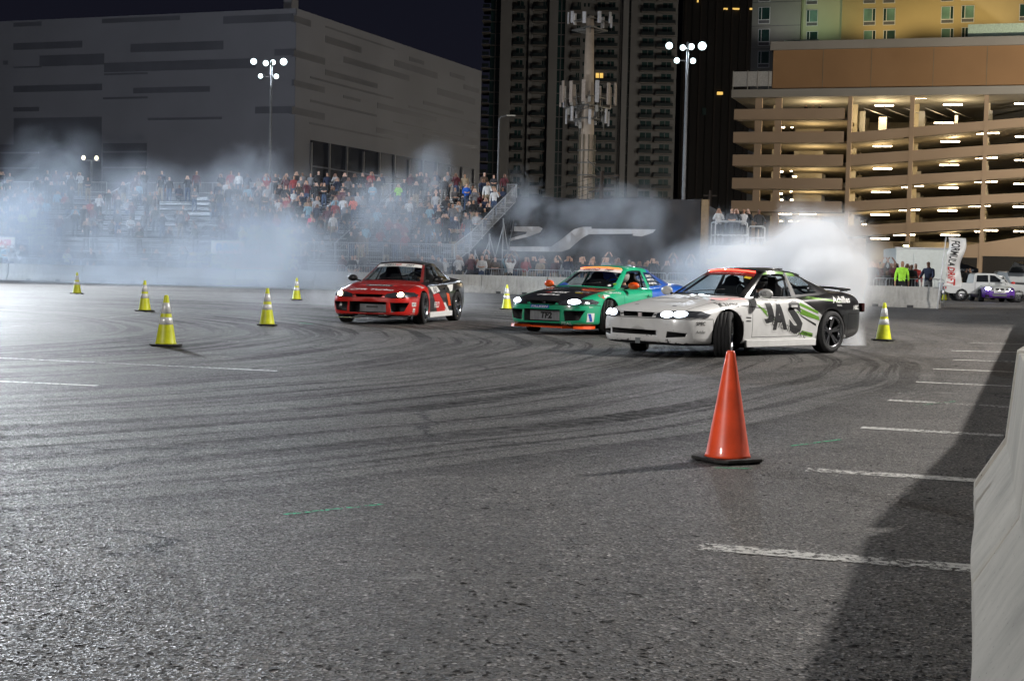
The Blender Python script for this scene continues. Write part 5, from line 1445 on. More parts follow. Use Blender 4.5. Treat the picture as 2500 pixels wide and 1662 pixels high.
# sprinkler pipes under the top slab
for k in range(5):
    a = uz(870+120*k, 600); b = MB(); b.tube([gw.P(a[0], a[1]-.4, -2), gw.P(a[0]+3, a[1]-.8, -12)], .06, 5); chg(b, 'sprinkler_pipe', [GGREY])
for (x0, x1, y0, y1) in ((828,853,615,755),(940,985,650,745),(1180,1212,615,725),(1395,1412,640,710),(1590,1618,610,700)):
    a = uz(x0, y0); c = uz(x1, y1); b = MB(); gw.block(b, a[0], c[0], c[1], a[1], -7, -6.4); chg(b, 'inner_column', [GGREY])
# light fixtures: two tubes end to end under a tray, hung below each slab
tray = pmat('fixture_tray', (.5,.48,.42), .6)
def fixture(x, y, w=2.5, back=3.0, double=False):
    r = ray(*C7(x, y)); tt = ((gw.o - gw.n*back) - CAM).dot(gw.n)/r.dot(gw.n); p = CAM + r*tt; u = (p-gw.o).dot(gw.d)
    b = MB(); gw.block(b, u-w/2, u+w/2, p.z+.06, p.z+.14, -back-.12, -back+.12); f = chg(b, 'light_fixture', [tray])
    for a0, a1 in ((-w/2+.04, -.06), (.06, w/2-.04)):
        b = MB(); gw.block(b, u+a0, u+a1, p.z-.07, p.z+.058, -back-.06, -back+.06); chg(b, 'tube', [TUBE], f)
for (x, y, w) in ((573,577,2.3),(585,697,2.3),(563,832,2.3),(563,966,2.3),(558,1103,2.3),(552,1240,2.3),(322,838,1.0),(403,838,.7),(316,972,1.0),(397,972,.6),(312,1105,1.0),(395,1105,.6),(418,1241,1.7),
                  (995,613,2.4),(985,849,2.4),(985,980,2.4),(975,1115,2.4),(970,1246,2.4),(970,1384,2.4),(1125,570,.7),(1205,570,1.6),(1122,805,.6),(1197,801,1.6),(1118,943,.6),(1195,939,1.6),(1112,1087,.8),(1188,1078,1.6),
                  (1103,1220,1.0),(1175,1217,1.2),(1083,1364,1.6),(1158,1362,.7),(1393,609,2.4),(1340,714,2.4),(1378,822,2.4),(1372,958,2.4),(1368,1090,2.4),(1362,1222,2.4),(1378,1364,2.4),
                  (1560,565,.8),(1635,564,1.7),(1550,776,.9),(1627,773,1.5),(1543,918,1.0),(1617,915,1.5),(1541,1057,1.0),(1613,1054,1.6),(1517,1197,1.5),(1592,1193,.8),(1537,1343,.8),(1614,1337,1.7),
                  (1790,602,1.7),(1795,793,1.7),(1790,930,1.7),(1786,1068,1.7),(1782,1200,1.7),(1778,1342,1.4),(808,1389,.8),(425,703,1.3),(405,740,.6),(460,740,.3),(398,997,.5),(455,993,.3),(475,1024,.6),
                  (395,1124,.5),(455,1112,.3),(400,1160,.4),(458,1160,.4),(396,1283,.4),(450,1283,.4),(494,1283,.2),(880,1302,.6)):
    fixture(x, y, w)
a = uz(1123, 1415); b = MB(); gw.block(b, a[0]-.35, a[0]+.35, a[1]-.2, a[1]+.3, .3, .8); wlmp = chg(b, 'wall_lamp', [GSO])
b = MB(); gw.block(b, a[0]-.3, a[0]+.3, a[1]-.28, a[1]-.21, .32, .78); chg(b, 'lamp_glass', [pmat('green_wall_lamp', (1,1,1), .4, var=0, emit=30, ecol=(.85,1.0,.45))], wlmp)
lp = spot('wall_lamp_light', gw.P(a[0], a[1]-.4, .6), gw.P(a[0], 0, .4), 420, (.85,1.0,.30), 150, .2)
# inside lamps of each level (the tubes' own light, gathered)
for k, (ux, zz) in enumerate([(x_, uz(900, y_)[1]) for y_ in (640, 790, 920, 1055, 1190, 1330) for x_ in (560, 960, 1390)]):
    u = uz(ux, 900)[0]; l = bpy.data.lights.new('garage_light', 'POINT'); l.energy = 800; l.color = (1.0,.80,.46); l.shadow_soft_size = .8
    o = bpy.data.objects.new('garage_light', l); o.location = gw.P(u, zz-.1, -5); COL.objects.link(o)

# ------------------------------------------------------------------ hotel behind the garage
hw = Wall(gw.P(0, 0, -DEPTH-6), gw.d); HO = hw.o.copy()
HGREY = pmat('hotel_grey_wall', (.22,.22,.205), .85, var=.08, scale=.2); HPALE = pmat('hotel_pale_wall', (.40,.42,.29), .85, var=.08, scale=.2); HYEL = pmat('hotel_yellow_wall', (.42,.33,.17), .85, var=.08, scale=.2)
WFR = pmat('white_window_frame', (.55,.56,.58), .5); HGL = pmat('hotel_glass', (.02,.05,.045), .2, var=.6, scale=.3); HCUR = pmat('hotel_curtain', (.12,.24,.20), .8, var=.4, scale=.5); HGR = pmat('ac_grille', (.10,.10,.11), .7)
th = thing('hotel', 'grey and yellow hotel block with white-framed windows rising behind the garage', 'hotel', HO)
def chh(b, name, mats, parent=None, **k):
    for i, v in enumerate(b.v): b.v[i] = v - HO
    return b.build(name, mats, parent or th, **k)
def hz(x, y): return hw.uv(*C7(x, y))
ZH = 62
for (x0, x1, mt, o) in ((228,510,HGREY,0),(511,545,HPALE,-.8),(546,748,HPALE,-.4),(749,2300,HYEL,0)):
    b = MB(); hw.block(b, hz(x0,100)[0], hz(x1,100)[0], 0, ZH, -14, o); chh(b, 'wall', [mt])
for y in (12, 150, 283, 410):
    b = MB(); a = hz(400, y); hw.block(b, hz(228,100)[0], hz(510,100)[0], a[1]-.05, a[1]+.05, 0, .02); chh(b, 'wall_joint', [HGR])
for y in (12, 146):
    b = MB(); a = hz(900, y); hw.block(b, hz(749,100)[0], hz(2300,100)[0], a[1]-.05, a[1]+.05, 0, .02); chh(b, 'wall_joint', [HYEL])
def hotel_window(x0, x1, y0, y1, flip, o=0.0):
    a = hz(x0, y0); c = hz(x1, y1); u0, u1 = a[0], c[0]; z1, z0 = a[1], c[1]; H = z1-z0; w = u1-u0
    b = MB(); hw.block(b, u0, u1, z0, z1, o-.1, o+.10); f = chh(b, 'window', [WFR])
    s0, s1 = (u0+.09, u0+w*.24) if not flip else (u1-w*.24, u1-.09)
    m0, m1 = (u0+w*.30, u1-.09) if not flip else (u0+.09, u1-w*.30)
    b = MB(); hw.block(b, s0, s1, z0+H*.26, z1-.09, o+.10, o+.12); chh(b, 'side_pane', [HGL], f)
    b = MB(); hw.block(b, m0, m1, z0+H*.26, z1-.09, o+.10, o+.12); chh(b, 'pane', [HCUR if rnd.random() < .55 else HGL], f)
    b = MB(); hw.block(b, u0+.09, u1-.09, z0+.07, z0+H*.21, o+.10, o+.12); chh(b, 'vent_grille', [HGR], f)
for k in range(-1, 4):
    y0 = 44+127*k
    if k < 3: hotel_window(267-k*2, 332-k*2, y0, y0+95, False)
for k in range(-1, 2): hotel_window(543, 607, 57+125*k, 150+125*k, False, -.4)
for k in range(-1, 2):
    for (x0, x1, fl, dy) in ((876,944,True,52),(990,1058,False,50),(1326,1396,True,40),(1444,1516,False,34),(1780,1850,True,24),(1900,1970,False,22)):
        hotel_window(x0, x1, dy+127*k, dy+97+127*k, fl)
# warm and green uplights on the hotel, plus one added neutral fill
for (x, y, c_, e_) in ((1000,190,(1,.80,.42),1900),(1350,150,(1,.80,.42),1700),(1650,130,(1,.80,.42),1700),(620,180,(.80,1,.62),900),(400,180,(1,.97,.9),700)):
    a = hz(x, y); spot('facade_uplight', hw.P(a[0], a[1]-2, 7.0), hw.P(a[0], a[1]+16, -1), e_, c_, 140, .3)
# ------------------------------------------------------------------ people
# figure: bones (name, parent, position, radius, region); regions: 0 skin 1 shirt 2 trousers 3 hair 4 shoes 5 held thing
def figure(pose):
    J = {}
    sit = pose.startswith('sit')
    lean = .0
    pz = .47 if sit else .95
    def add(n, par, p, r, reg): J[n] = (par, Vector(p), r if isinstance(r, tuple) else (r, r), reg)
    ch_ = .04 if sit else 0
    add('pelvis', None, (0, 0, pz), (.150, .115), 2)
    add('waist', 'pelvis', (0, -.0, pz+.16), (.135, .105), 1)
    add('chest', 'waist', (0, -.01, pz+.37), (.170, .125), 1)
    add('collar', 'chest', (0, 0, pz+.51), (.095, .080), 1)
    add('neck', 'collar', (0, -.01, pz+.575), (.052, .052), 0)
    add('jaw', 'neck', (0, -.035, pz+.635), (.068, .074), 0)
    add('face', 'jaw', (0, -.025, pz+.70), (.082, .098), 0)
    add('skull', 'face', (0, -.005, pz+.765), (.072, .088), 3)
    add('nose', 'face', (0, -.128, pz+.675), (.014, .014), 0)
    for s in (-1, 1):
        q = 'l' if s > 0 else 'r'
        add('sh'+q, 'chest', (s*.175, 0, pz+.455), .072, 1)
        if pose in ('camera', 'sitcam') or (pose == 'phone1' and s > 0) or (pose == 'point' and s < 0 and False):
            el = (s*.235, -.14, pz+.24); wr_ = (s*.075, -.27, pz+.62); ha = (s*.045, -.29, pz+.70)
        elif pose == 'high' or (pose == 'onehigh' and s > 0):
            el = (s*.26, -.10, pz+.60); wr_ = (s*.13, -.20, pz+.86); ha = (s*.07, -.22, pz+.94)
        elif pose == 'crossed':
            el = (s*.245, -.06, pz+.18); wr_ = (-s*.02, -.20, pz+.22); ha = (-s*.12, -.18, pz+.24)
        elif pose == 'pockets':
            el = (s*.26, .05, pz+.20); wr_ = (s*.20, -.06, pz+.00); ha = (s*.17, -.09, pz-.05)
        elif pose == 'sitlap':
            el = (s*.23, -.04, pz+.20); wr_ = (s*.13, -.26, pz+.14); ha = (s*.06, -.32, pz+.14)
        elif pose == 'lean':
            el = (s*.24, -.12, pz+.22); wr_ = (s*.22, -.34, pz+.12); ha = (s*.22, -.40, pz+.11)
        else:
            el = (s*.235, .02, pz+.19); wr_ = (s*.25, -.04, pz-.05); ha = (s*.245, -.06, pz-.13)
        add('el'+q, 'sh'+q, el, .050, 1); add('wr'+q, 'el'+q, wr_, .034, 1); add('ha'+q, 'wr'+q, ha, (.040, .028), 0)
        d = (Vector(ha)-Vector(wr_)).normalized(); add('fi'+q, 'ha'+q, Vector(ha)+d*.07, (.026, .016), 0)
        add('hip'+q, 'pelvis', (s*.085, 0 if not sit else -.03, pz-.06), (.098, .098), 2)
        if sit:
            add('kn'+q, 'hip'+q, (s*.12, -.44, pz+.02), .068, 2); add('an'+q, 'kn'+q, (s*.12, -.40, .09), .045, 2)
            add('to'+q, 'an'+q, (s*.13, -.56, .04), (.042, .036), 4)
        else:
            st = .10 if pose in ('plain', 'walk') else .0
            add('kn'+q, 'hip'+q, (s*.105, -.03 - (st if s > 0 else -st*.5), .50), .066, 2)
            add('an'+q, 'kn'+q, (s*.115, .02 - (st if s > 0 else -st), .09), .044, 2)
            add('to'+q, 'an'+q, (s*.135, -.14 - (st if s > 0 else -st), .04), (.044, .036), 4)
    return J
def person_mesh(pose, hood=False, shorts=False):
    J = figure(pose); names = list(J)
    me = bpy.data.meshes.new('p')
    me.from_pydata([J[n][1] for n in names], [(names.index(J[n][0]), names.index(n)) for n in names if J[n][0]], [])
    o = bpy.data.objects.new('p', me); COL.objects.link(o)
    m = o.modifiers.new('s', 'SKIN'); m.use_smooth_shade = True
    for i, n in enumerate(names):
        sv = me.skin_vertices[0].data[i]; sv.radius = J[n][2]; sv.use_root = (n == 'pelvis')
    ss = o.modifiers.new('ss', 'SUBSURF'); ss.levels = 1; ss.render_levels = 1
    apply_mods(o); me = o.data
    for k in range(6): me.materials.append(pmat('person_default', (.1,.1,.1), .8))
    segs = [(J[n][1], J[J[n][0]][1] if J[n][0] else J[n][1], n, J[n][3]) for n in names]
    for f in me.polygons:
        c = f.center; best = None
        for a, b_, n, reg in segs:
            d = b_-a; t = 0 if d.length < 1e-6 else max(0, min(1, (c-a).dot(d)/d.length_squared))
            dist = (a+d*t-c).length - .5*J[n][2][0]
            if best is None or dist < best[0]: best = (dist, n, reg, t)
        reg = best[2]; n = best[1]; z = c.z
        pz = .47 if pose.startswith('sit') else .95
        if n in ('skull',) or (n in ('face', 'jaw') and c.y > -.01 and z > pz+.62) or z > pz+.755: reg = 3
        if n.startswith('ha') or n.startswith('fi'): reg = 0
        if n.startswith('wr') and best[3] < .25: reg = 0
        if hood and reg == 3: reg = 1
        if shorts and n[:2] in ('an',) : reg = 0
        if shorts and n[:2] == 'kn' and best[3] < .2: reg = 0
        f.material_index = reg; f.use_smooth = True
    # what the raised hands hold: a phone or camera
    if pose in ('camera', 'high', 'sitcam', 'onehigh'):
        zz = (.47 if pose.startswith('sit') else .95) + (.73 if pose in ('camera', 'sitcam') else 1.0); yy = -.33 if pose in ('camera', 'sitcam') else -.26
    COL.objects.unlink(o); bpy.data.objects.remove(o)
    me.name = 'person'
    return me
MESHES = {p: person_mesh(p) for p in ('plain', 'camera', 'phone1', 'high', 'onehigh', 'crossed', 'pockets', 'lean', 'sitlap', 'sitcam')}
MESHES['hood'] = person_mesh('camera', hood=True); MESHES['shorts'] = person_mesh('pockets', shorts=True)
POSEWORDS = {'plain': 'standing with arms down', 'camera': 'holding a camera to the face', 'phone1': 'raising one hand to the face', 'high': 'filming overhead with both hands', 'onehigh': 'one arm raised high',
             'crossed': 'standing with arms crossed', 'pockets': 'hands in pockets', 'lean': 'leaning forward on the rail', 'sitlap': 'sitting with hands in lap', 'sitcam': 'sitting and filming', 'hood': 'hood up, camera at the face', 'shorts': 'in shorts, hands in pockets'}
def cloth(name, c): return pmat('cloth_'+name, c, .9, var=.25, scale=8)
SHIRTS = {'black': (.018,.018,.020), 'charcoal': (.045,.045,.05), 'navy': (.022,.03,.06), 'grey': (.16,.16,.17), 'maroon': (.10,.018,.025), 'white': (.62,.62,.62), 'brown': (.09,.06,.04), 'red': (.30,.025,.02), 'olive': (.06,.065,.035),
          'light blue': (.22,.38,.46), 'pink': (.75,.06,.14), 'coral': (.85,.20,.12), 'royal blue': (.02,.12,.55), 'neon green': (.40,.85,.06), 'pale grey': (.36,.36,.37), 'tan': (.30,.23,.15)}
SHM = {k: cloth(k.replace(' ', '_'), v) for k, v in SHIRTS.items()}
PANTS = {'black': cloth('trouser_black', (.015,.015,.017)), 'denim': cloth('trouser_denim', (.05,.08,.15)), 'khaki': cloth('trouser_khaki', (.30,.24,.16)), 'dark': cloth('trouser_dark', (.03,.032,.038)), 'grey': cloth('trouser_grey', (.14,.14,.14))}
SKINS = [pmat('skin_%s' % n, c, .6, var=.08) for n, c in (('fair', (.52,.31,.22)), ('tan', (.38,.21,.13)), ('brown', (.20,.10,.06)), ('light', (.60,.38,.28)))]
HAIRS = {'dark hair': pmat('hair_black', (.012,.010,.009), .6), 'brown hair': pmat('hair_brown', (.06,.035,.02), .6), 'fair hair': pmat('hair_fair', (.30,.21,.10), .6), 'a black cap': pmat('cap_black', (.02,.02,.02), .8), 'a white cap': pmat('cap_white', (.6,.6,.6), .8), 'a red cap': pmat('cap_red', (.35,.03,.03), .8), 'grey hair': pmat('hair_grey', (.28,.27,.26), .7)}
SHOE = pmat('shoe_black', (.02,.02,.02), .6); SHOEW = pmat('shoe_white', (.55,.55,.55), .6)
def person(loc, face, pose, shirt, pants='black', hair='dark hair', skin=None, shoe=None, label=None, group=None, scale=1.0):
    o = link('person', MESHES[pose], None, loc, (0, 0, face)); o.scale = (scale,)*3
    ms = [SKINS[skin if skin is not None else rnd.randrange(4)], SHM[shirt], PANTS[pants], HAIRS[hair], shoe or SHOE, SHOE]
    for i, m in enumerate(ms): o.material_slots[i].link = 'OBJECT'; o.material_slots[i].material = m
    tag(o, label, 'person', group)
    return o
def face_cam(p, jitter=.5): return math.atan2(CAM.y-p[1], CAM.x-p[0]) + math.pi/2 + rnd.uniform(-jitter, jitter)

# ------------------------------------------------------------------ grandstand
ALU = pmat('aluminium', (.34,.35,.36), .5, .3, var=.1); ALUD = pmat('aluminium_dull', (.34,.35,.36), .5, .7, var=.15); UNDER = pmat('stand_skirt', (.03,.03,.034), .8)
P0 = W(1266, 445, 91); TILT = R(18)
e1 = Vector((-math.cos(TILT), math.sin(TILT), 0)); e2 = Vector((-math.sin(TILT), -math.cos(TILT), 0))
S0 = Vector((P0.x, P0.y, 0)); NROW = 12; DR = .86; ZT = 5.05; ZLO = 1.25; RISE = (ZT-ZLO)/(NROW-1); LEN = 40.0
def SP(s, t, z): return S0 + e1*s + e2*t + Vector((0, 0, z))
SM = Matrix(((e1.x, e2.x, 0, S0.x), (e1.y, e2.y, 0, S0.y), (0, 0, 1, 0), (0, 0, 0, 1)))
stand = thing('grandstand', 'long aluminium grandstand packed with spectators behind the concrete barriers', 'grandstand', S0)
stand.rotation_euler = (0, 0, math.atan2(e1.y, e1.x))
# local frame of the stand: x along e1; e2 is local +y (e1 rotated)
flip = 1 if (Matrix.Rotation(-math.atan2(e1.y, e1.x), 3, 'Z') @ e2).y > 0 else -1
GAP = (26.5, 28.2)                             # aisle between the two blocks
blocks = ((0, GAP[0]), (GAP[1], LEN))
STAIRS = [7.5, 17.0]
def Lp(s, t, z): return (s, flip*t, z)
def lbox(b, s0, s1, t0, t1, z0, z1, mi=0): b.box(s0, s1, min(flip*t0, flip*t1), max(flip*t0, flip*t1), z0, z1, mi)
for (a, c_) in blocks:
    for r in range(NROW):
        z = ZT - r*RISE; t0 = .3 + r*DR
        b = MB(); lbox(b, a+.1, c_-.1, t0+.25, t0+DR+.1, z-.05, z); b.build('floor_plank', [ALUD], stand)
        if r < NROW-1:
            segs_ = [a+.1]
            for st_ in STAIRS:
                if a < st_ < c_: segs_ += [st_-.6, st_+.6]
            segs_.append(c_-.1)
            for i in range(0, len(segs_), 2):
                b = MB(); lbox(b, segs_[i], segs_[i+1], t0+.02, t0+.28, z+.40, z+.44); b.build('bench', [ALU], stand)
def railing(pts, name='railing', h=1.07, post=2.0, gap=.12, mat=ALU, parent=stand, z_in=True):
    """pts: local floor points; a picketed rail following them"""
    pts = [Vector(p) for p in pts]
    for a, c_ in zip(pts, pts[1:]):
        f = MB(); f.tube([a+Vector((0,0,h)), c_+Vector((0,0,h))], .028, 6); f.tube([a+Vector((0,0,.10)), c_+Vector((0,0,.10))], .018, 5)
        n = max(1, round((c_-a).length/post))
        for i in range(n+1): p = a.lerp(c_, i/n); f.tube([p, p+Vector((0,0,h))], .028, 6)
        fo = f.build(name, [mat], parent)
        k = MB(); n = int((c_-a).length/gap)
        for i in range(1, n): p = a.lerp(c_, i/n); k.tube([p+Vector((0,0,.1)), p+Vector((0,0,h))], .009, 4, caps=False)
        pk = k.build('pickets', [mat], parent if parent.type != 'MESH' else fo); pk['kind'] = 'stuff'; pk.parent = fo
for (a, c_) in blocks:
    railing([Lp(a, .3, ZT), Lp(c_, .3, ZT)])
    tf = .3+NROW*DR+.25
    railing([Lp(a, tf, ZLO), Lp((a+c_)/2-1, tf, ZLO)]); railing([Lp((a+c_)/2+1, tf, ZLO), Lp(c_, tf, ZLO)])
    b = MB(); lbox(b, a, c_, .3+NROW*DR, tf+.1, ZLO-.06, ZLO); b.build('walkway', [ALUD], stand)
railing([Lp(0, .3, ZT), Lp(0, 4.6, ZT-1.62), ], mat=ALU); railing([Lp(0, 4.6, ZT-1.62), Lp(0, 8.2, ZT-3.05), Lp(0, .3+NROW*DR+.2, ZLO)], mat=ALU)
railing([Lp(GAP[0], .3, ZT), Lp(GAP[0], .3+NROW*DR, ZLO)])
for st_ in STAIRS + [33.5]:
    for k_ in (0, 1):
        b = MB(); t0, t1 = (1.2, 5.0) if k_ == 0 else (6.0, 9.6); z0_ = ZT-(t0-.3)/DR*RISE; z1_ = ZT-(t1-.3)/DR*RISE
        b.tube([Lp(st_, t0, z0_), Lp(st_, t0, z0_+1.0), Lp(st_, t1, z1_+1.0), Lp(st_, t1, z1_)], .028, 6); b.tube([Lp(st_, t0, z0_+.5), Lp(st_, t1, z1_+.5)], .02, 5)
        b.build('stair_rail', [ALU], stand)
# scaffolding under the right end
for t_ in (.4, 2.6, 5.0, 7.4, 9.8):
    z_ = ZT-(t_-.3)/DR*RISE-.1
    b = MB(); b.tube([Lp(.05, t_, 0), Lp(.05, t_, z_)], .045, 6); b.tube([Lp(2.1, t_, 0), Lp(2.1, t_, z_)], .045, 6); b.build('scaffold_leg', [ALUD], stand)
b = MB()
for t_, u_ in ((.4, 2.6), (2.6, 5.0), (5.0, 7.4), (7.4, 9.8)):
    za = ZT-(t_-.3)/DR*RISE-.2; zb = ZT-(u_-.3)/DR*RISE-.2
    b.tube([Lp(.05, t_, .2), Lp(.05, u_, zb)], .03, 5); b.tube([Lp(.05, u_, .2), Lp(.05, t_, za*.9)], .03, 5); b.tube([Lp(.05, t_, zb*.55), Lp(.05, u_, zb*.55)], .03, 5)
f_ = b.build('brace', [ALUD], stand)
b = MB(); lbox(b, .3, LEN, .5, .56, 0, ZT-.1); b.build('back_skirt', [UNDER], stand)
b = MB(); lbox(b, .3, LEN, .3+NROW*DR+.25, .3+NROW*DR+.30, .05, ZLO-.1); b.build('front_skirt', [UNDER], stand)

# seats taken by people, the closest few hundred each their own object
SPECIAL = [((870,510),'coral','camera','coral hooded jacket','hood'), ((776,535),'pink','phone1','bright pink jacket',None), ((1143,455),'royal blue','crossed','bright blue long-sleeved shirt',None), ((333,455),'light blue','plain','light blue plaid shirt',None),
           ((983,462),'neon green','camera','neon green safety vest',None), ((838,540),'white','plain','white hooded top',None), ((300,460),'charcoal','camera','dark shirt and khaki trousers',None), ((905,508),'navy','camera','navy jacket and khaki trousers',None),
           ((1205,470),'white','phone1','white sleeves, right end',None), ((75,525),'white','onehigh','white top',None), ((295,545),'white','crossed','white top',None), ((262,495),'white','camera','pale jacket',None), ((697,498),'red','onehigh','red and white jacket',None),
           ((812,495),'light blue','camera','turquoise top',None), ((848,472),'maroon','crossed','maroon sweater',None), ((997,430),'maroon','camera','dusty red top',None), ((912,550),'red','sitcam','red shirt',None)]
seats = []
for (a, c_) in blocks:
    for r in range(-1, NROW):
        z = ZT - max(0, r)*RISE; t_ = .3 + max(0, r)*DR + (.45 if r >= 0 else .15)
        s = a + .35 + rnd.uniform(0, .3)
        while s < c_-.3:
            w = SP(s, t_, z+1.4); px, py = PIX(w)
            if -20 < px < 1290 and not any(abs(s-q) < .55 for q in STAIRS):
                seats.append((s, t_+rnd.uniform(-.08, .08), z, r, px, py))
            s += rnd.uniform(.50, .72)
keep = []
for q in seats:
    s, t_, z, r, px, py = q
    if r == -1: pr = .18 if px > 560 else .07
    else: pr = .88 if px > 560 else .42
    if r >= 9: pr *= .65
    if rnd.random() < pr: keep.append(list(q))
spec = {}
for (pp, sh, po, lab, alt) in SPECIAL:
    i = min(range(len(keep)), key=lambda k: (keep[k][4]-pp[0])**2 + ((keep[k][5]-pp[1])*1.4)**2 + (1e9 if k in spec else 0)); spec[i] = (sh, po, lab, alt)
DULL = ['black']*9+['charcoal']*5+['navy']*4+['grey']*4+['maroon']*3+['brown']*2+['olive']*1+['white']*2+['red']*1+['pale grey']*2+['tan']+['light blue']
rows = ['top', 'second', 'third', 'fourth', 'fifth', 'sixth', 'seventh', 'eighth', 'ninth', 'tenth', 'eleventh', 'bottom']
MAXP = 236
order = sorted(range(len(keep)), key=lambda k: (0 if k in spec else 1, 0 if keep[k][3] < 9 else 1, rnd.random()))
solo = set(order[:MAXP]); used = set(); late = []
def place_words(px):
    cuts_ = [(140,'far left'),(300,'left of the aisle'),(430,'beside the aisle'),(560,'right of the aisle'),(690,'left of the lamp mast'),(800,'right of the lamp mast'),(920,'around the coral jacket'),(1040,'right of the coral jacket'),(1150,'near the bright blue shirt'),(1400,'at the right end')]
    for x, w in cuts_:
        if px < x: return w
for k, (s, t_, z, r, px, py) in enumerate(keep):
    sit = rnd.random() < (.42 if r > 0 else 0)
    pose = rnd.choice(['sitlap', 'sitcam']) if sit else rnd.choice(['camera', 'camera', 'camera', 'phone1', 'phone1', 'crossed', 'crossed', 'pockets', 'pockets', 'plain', 'plain', 'plain', 'hood', 'high' if rnd.random() < .4 else 'camera'])
    shirt = rnd.choice(DULL); hair = rnd.choice(['dark hair']*4+['brown hair']*3+['a black cap']*3+['fair hair', 'a white cap', 'a red cap', 'grey hair']); pants = rnd.choice(['black', 'dark', 'denim', 'denim', 'khaki', 'grey'])
    desc = None
    if k in spec: shirt, pose, desc, alt = spec[k]; pose = alt or pose; sit = pose.startswith('sit'); pants = 'khaki' if 'khaki' in desc else ('denim' if shirt == 'royal blue' else pants)
    if pose in ('sitlap', 'sitcam'): t2 = t_ - .30
    else: t2 = t_
    loc = SP(s, t2, z - (.03 if sit else 0)); fa = face_cam(loc, .35)
    sc = rnd.uniform(.93, 1.05)
    if k in solo:
        rr_ = rows[max(0, min(r, NROW-1))]
        pw = POSEWORDS[pose]
        if desc: lab = 'spectator in %s, %s row' % (desc, rr_)
        else: lab = 'spectator, %s top, %s, %s row, %s' % (shirt, hair, rr_, place_words(px))
        if lab in used: lab = 'spectator, %s top, %s, %s, %s row' % (shirt, hair, pw, rr_)
        o = person(loc, fa, pose, shirt, pants, hair, label=lab, group='spectators in the grandstand', scale=sc)
        used.add(lab); late.append((o, px, rr_, shirt, hair, pose))
    else: late.append((None, loc, fa, pose, shirt, pants, hair, sc))
# people in the same row that would read alike are told apart by who stands left of whom
byl = {}
for q in late:
    if q[0] is not None: byl.setdefault(q[0]['label'], []).append(q)
for lab, lst in byl.items():
    if len(lst) > 1:
        lst.sort(key=lambda q: q[1])
        base = lab if len(lab.split()) <= 13 else ' '.join(lab.split()[:13]).rstrip(',')
        for i, q in enumerate(lst): q[0]['label'] = base + ', ' + _ord[i] + ' from left'

# the rest of the crowd as one mass
def merged_crowd(items, name, label):
    V = []; F = []; MI = []; mats = []; mi_of = {}
    cache = {}
    for (loc, fa, pose, shirt, pants, hair, sc) in items:
        me = MESHES[pose]
        if pose not in cache:
            cache[pose] = ([v.co.copy() for v in me.vertices], [(tuple(p.vertices), p.material_index) for p in me.polygons])
        vs, fs = cache[pose]; sk = rnd.randrange(4)
        ml = [SKINS[sk], SHM[shirt], PANTS[pants], HAIRS[hair], SHOE, SHOE]
        M = Matrix.Translation(loc) @ Matrix.Rotation(fa, 4, 'Z') @ Matrix.Scale(sc, 4); n = len(V)
        V += [tuple(M @ v) for v in vs]
        for q, mi in fs:
            m = ml[mi]
            if m.name not in mi_of: mi_of[m.name] = len(mats); mats.append(m)
            F.append(tuple(n+i for i in q)); MI.append(mi_of[m.name])
    me = bpy.data.meshes.new(name); me.from_pydata(V, [], F)
    for m in mats: me.materials.append(m)
    me.polygons.foreach_set('material_index', MI); me.polygons.foreach_set('use_smooth', [True]*len(F))
    o = link(name, me); o['kind'] = 'stuff'; o['label'] = label; return o
rest = [q[1:] for q in late if q[0] is None]

# ------------------------------------------------------------------ crowd on the ground behind the barriers, with its fence
fence_pts = [Vector(p) for p in (bpts[0] + Vector((0, 2.6, 0)), bpts[1] + Vector((0, 2.6, 0)), bpts[2] + Vector((.5, 2.8, 0)))]
FEN = pmat('fence_steel', (.42,.44,.46), .4, .7)
def fence_panel_mesh():
    b = MB(); w = 2.3
    b.tube([(0,0,.05),(0,0,1.02),(.08,0,1.10),(w-.08,0,1.10),(w,0,1.02),(w,0,.05)], .02, 6); b.tube([(0,0,.22),(w,0,.22)], .016, 5)
    for x in (.25, w-.25): b.tube([(x,-.3,.02),(x,0,.12),(x,.3,.02)], .018, 5)
    k = MB()
    for i in range(1, 18): k.tube([(w*i/18,0,.22),(w*i/18,0,1.10)], .008, 4, caps=False)
    return b.mesh('fence_frame', [FEN]), k.mesh('pickets', [FEN])
fm, km = fence_panel_mesh(); nfp = 0
def add_fence(p, ang, lab, grp):
    t = thing('crowd_fence', lab, 'fence', p, ang, grp); link('fence_frame', fm, t); k = link('pickets', km, t); k['kind'] = 'stuff'; return t
for a, c_ in ((fence_pts[0], fence_pts[1]), (fence_pts[1], fence_pts[2])):
    d = (c_-a); n = int(d.length/2.36); d.normalize()
    for i in range(n):
        p = a + d*(2.36*i); px, py = PIX(p)
        if px > 2500 or px < -80: continue
        add_fence(p, math.atan2(d.y, d.x), 'steel crowd fence panel behind the barriers, %s' % ('left of the red car' if px < 790 else 'behind the red car' if px < 1150 else 'left of the green car' if px < 1330 else 'behind the green car' if px < 1600 else 'behind the white car'), 'steel crowd fence panels behind the barriers')
        nfp += 1
gcount = 0
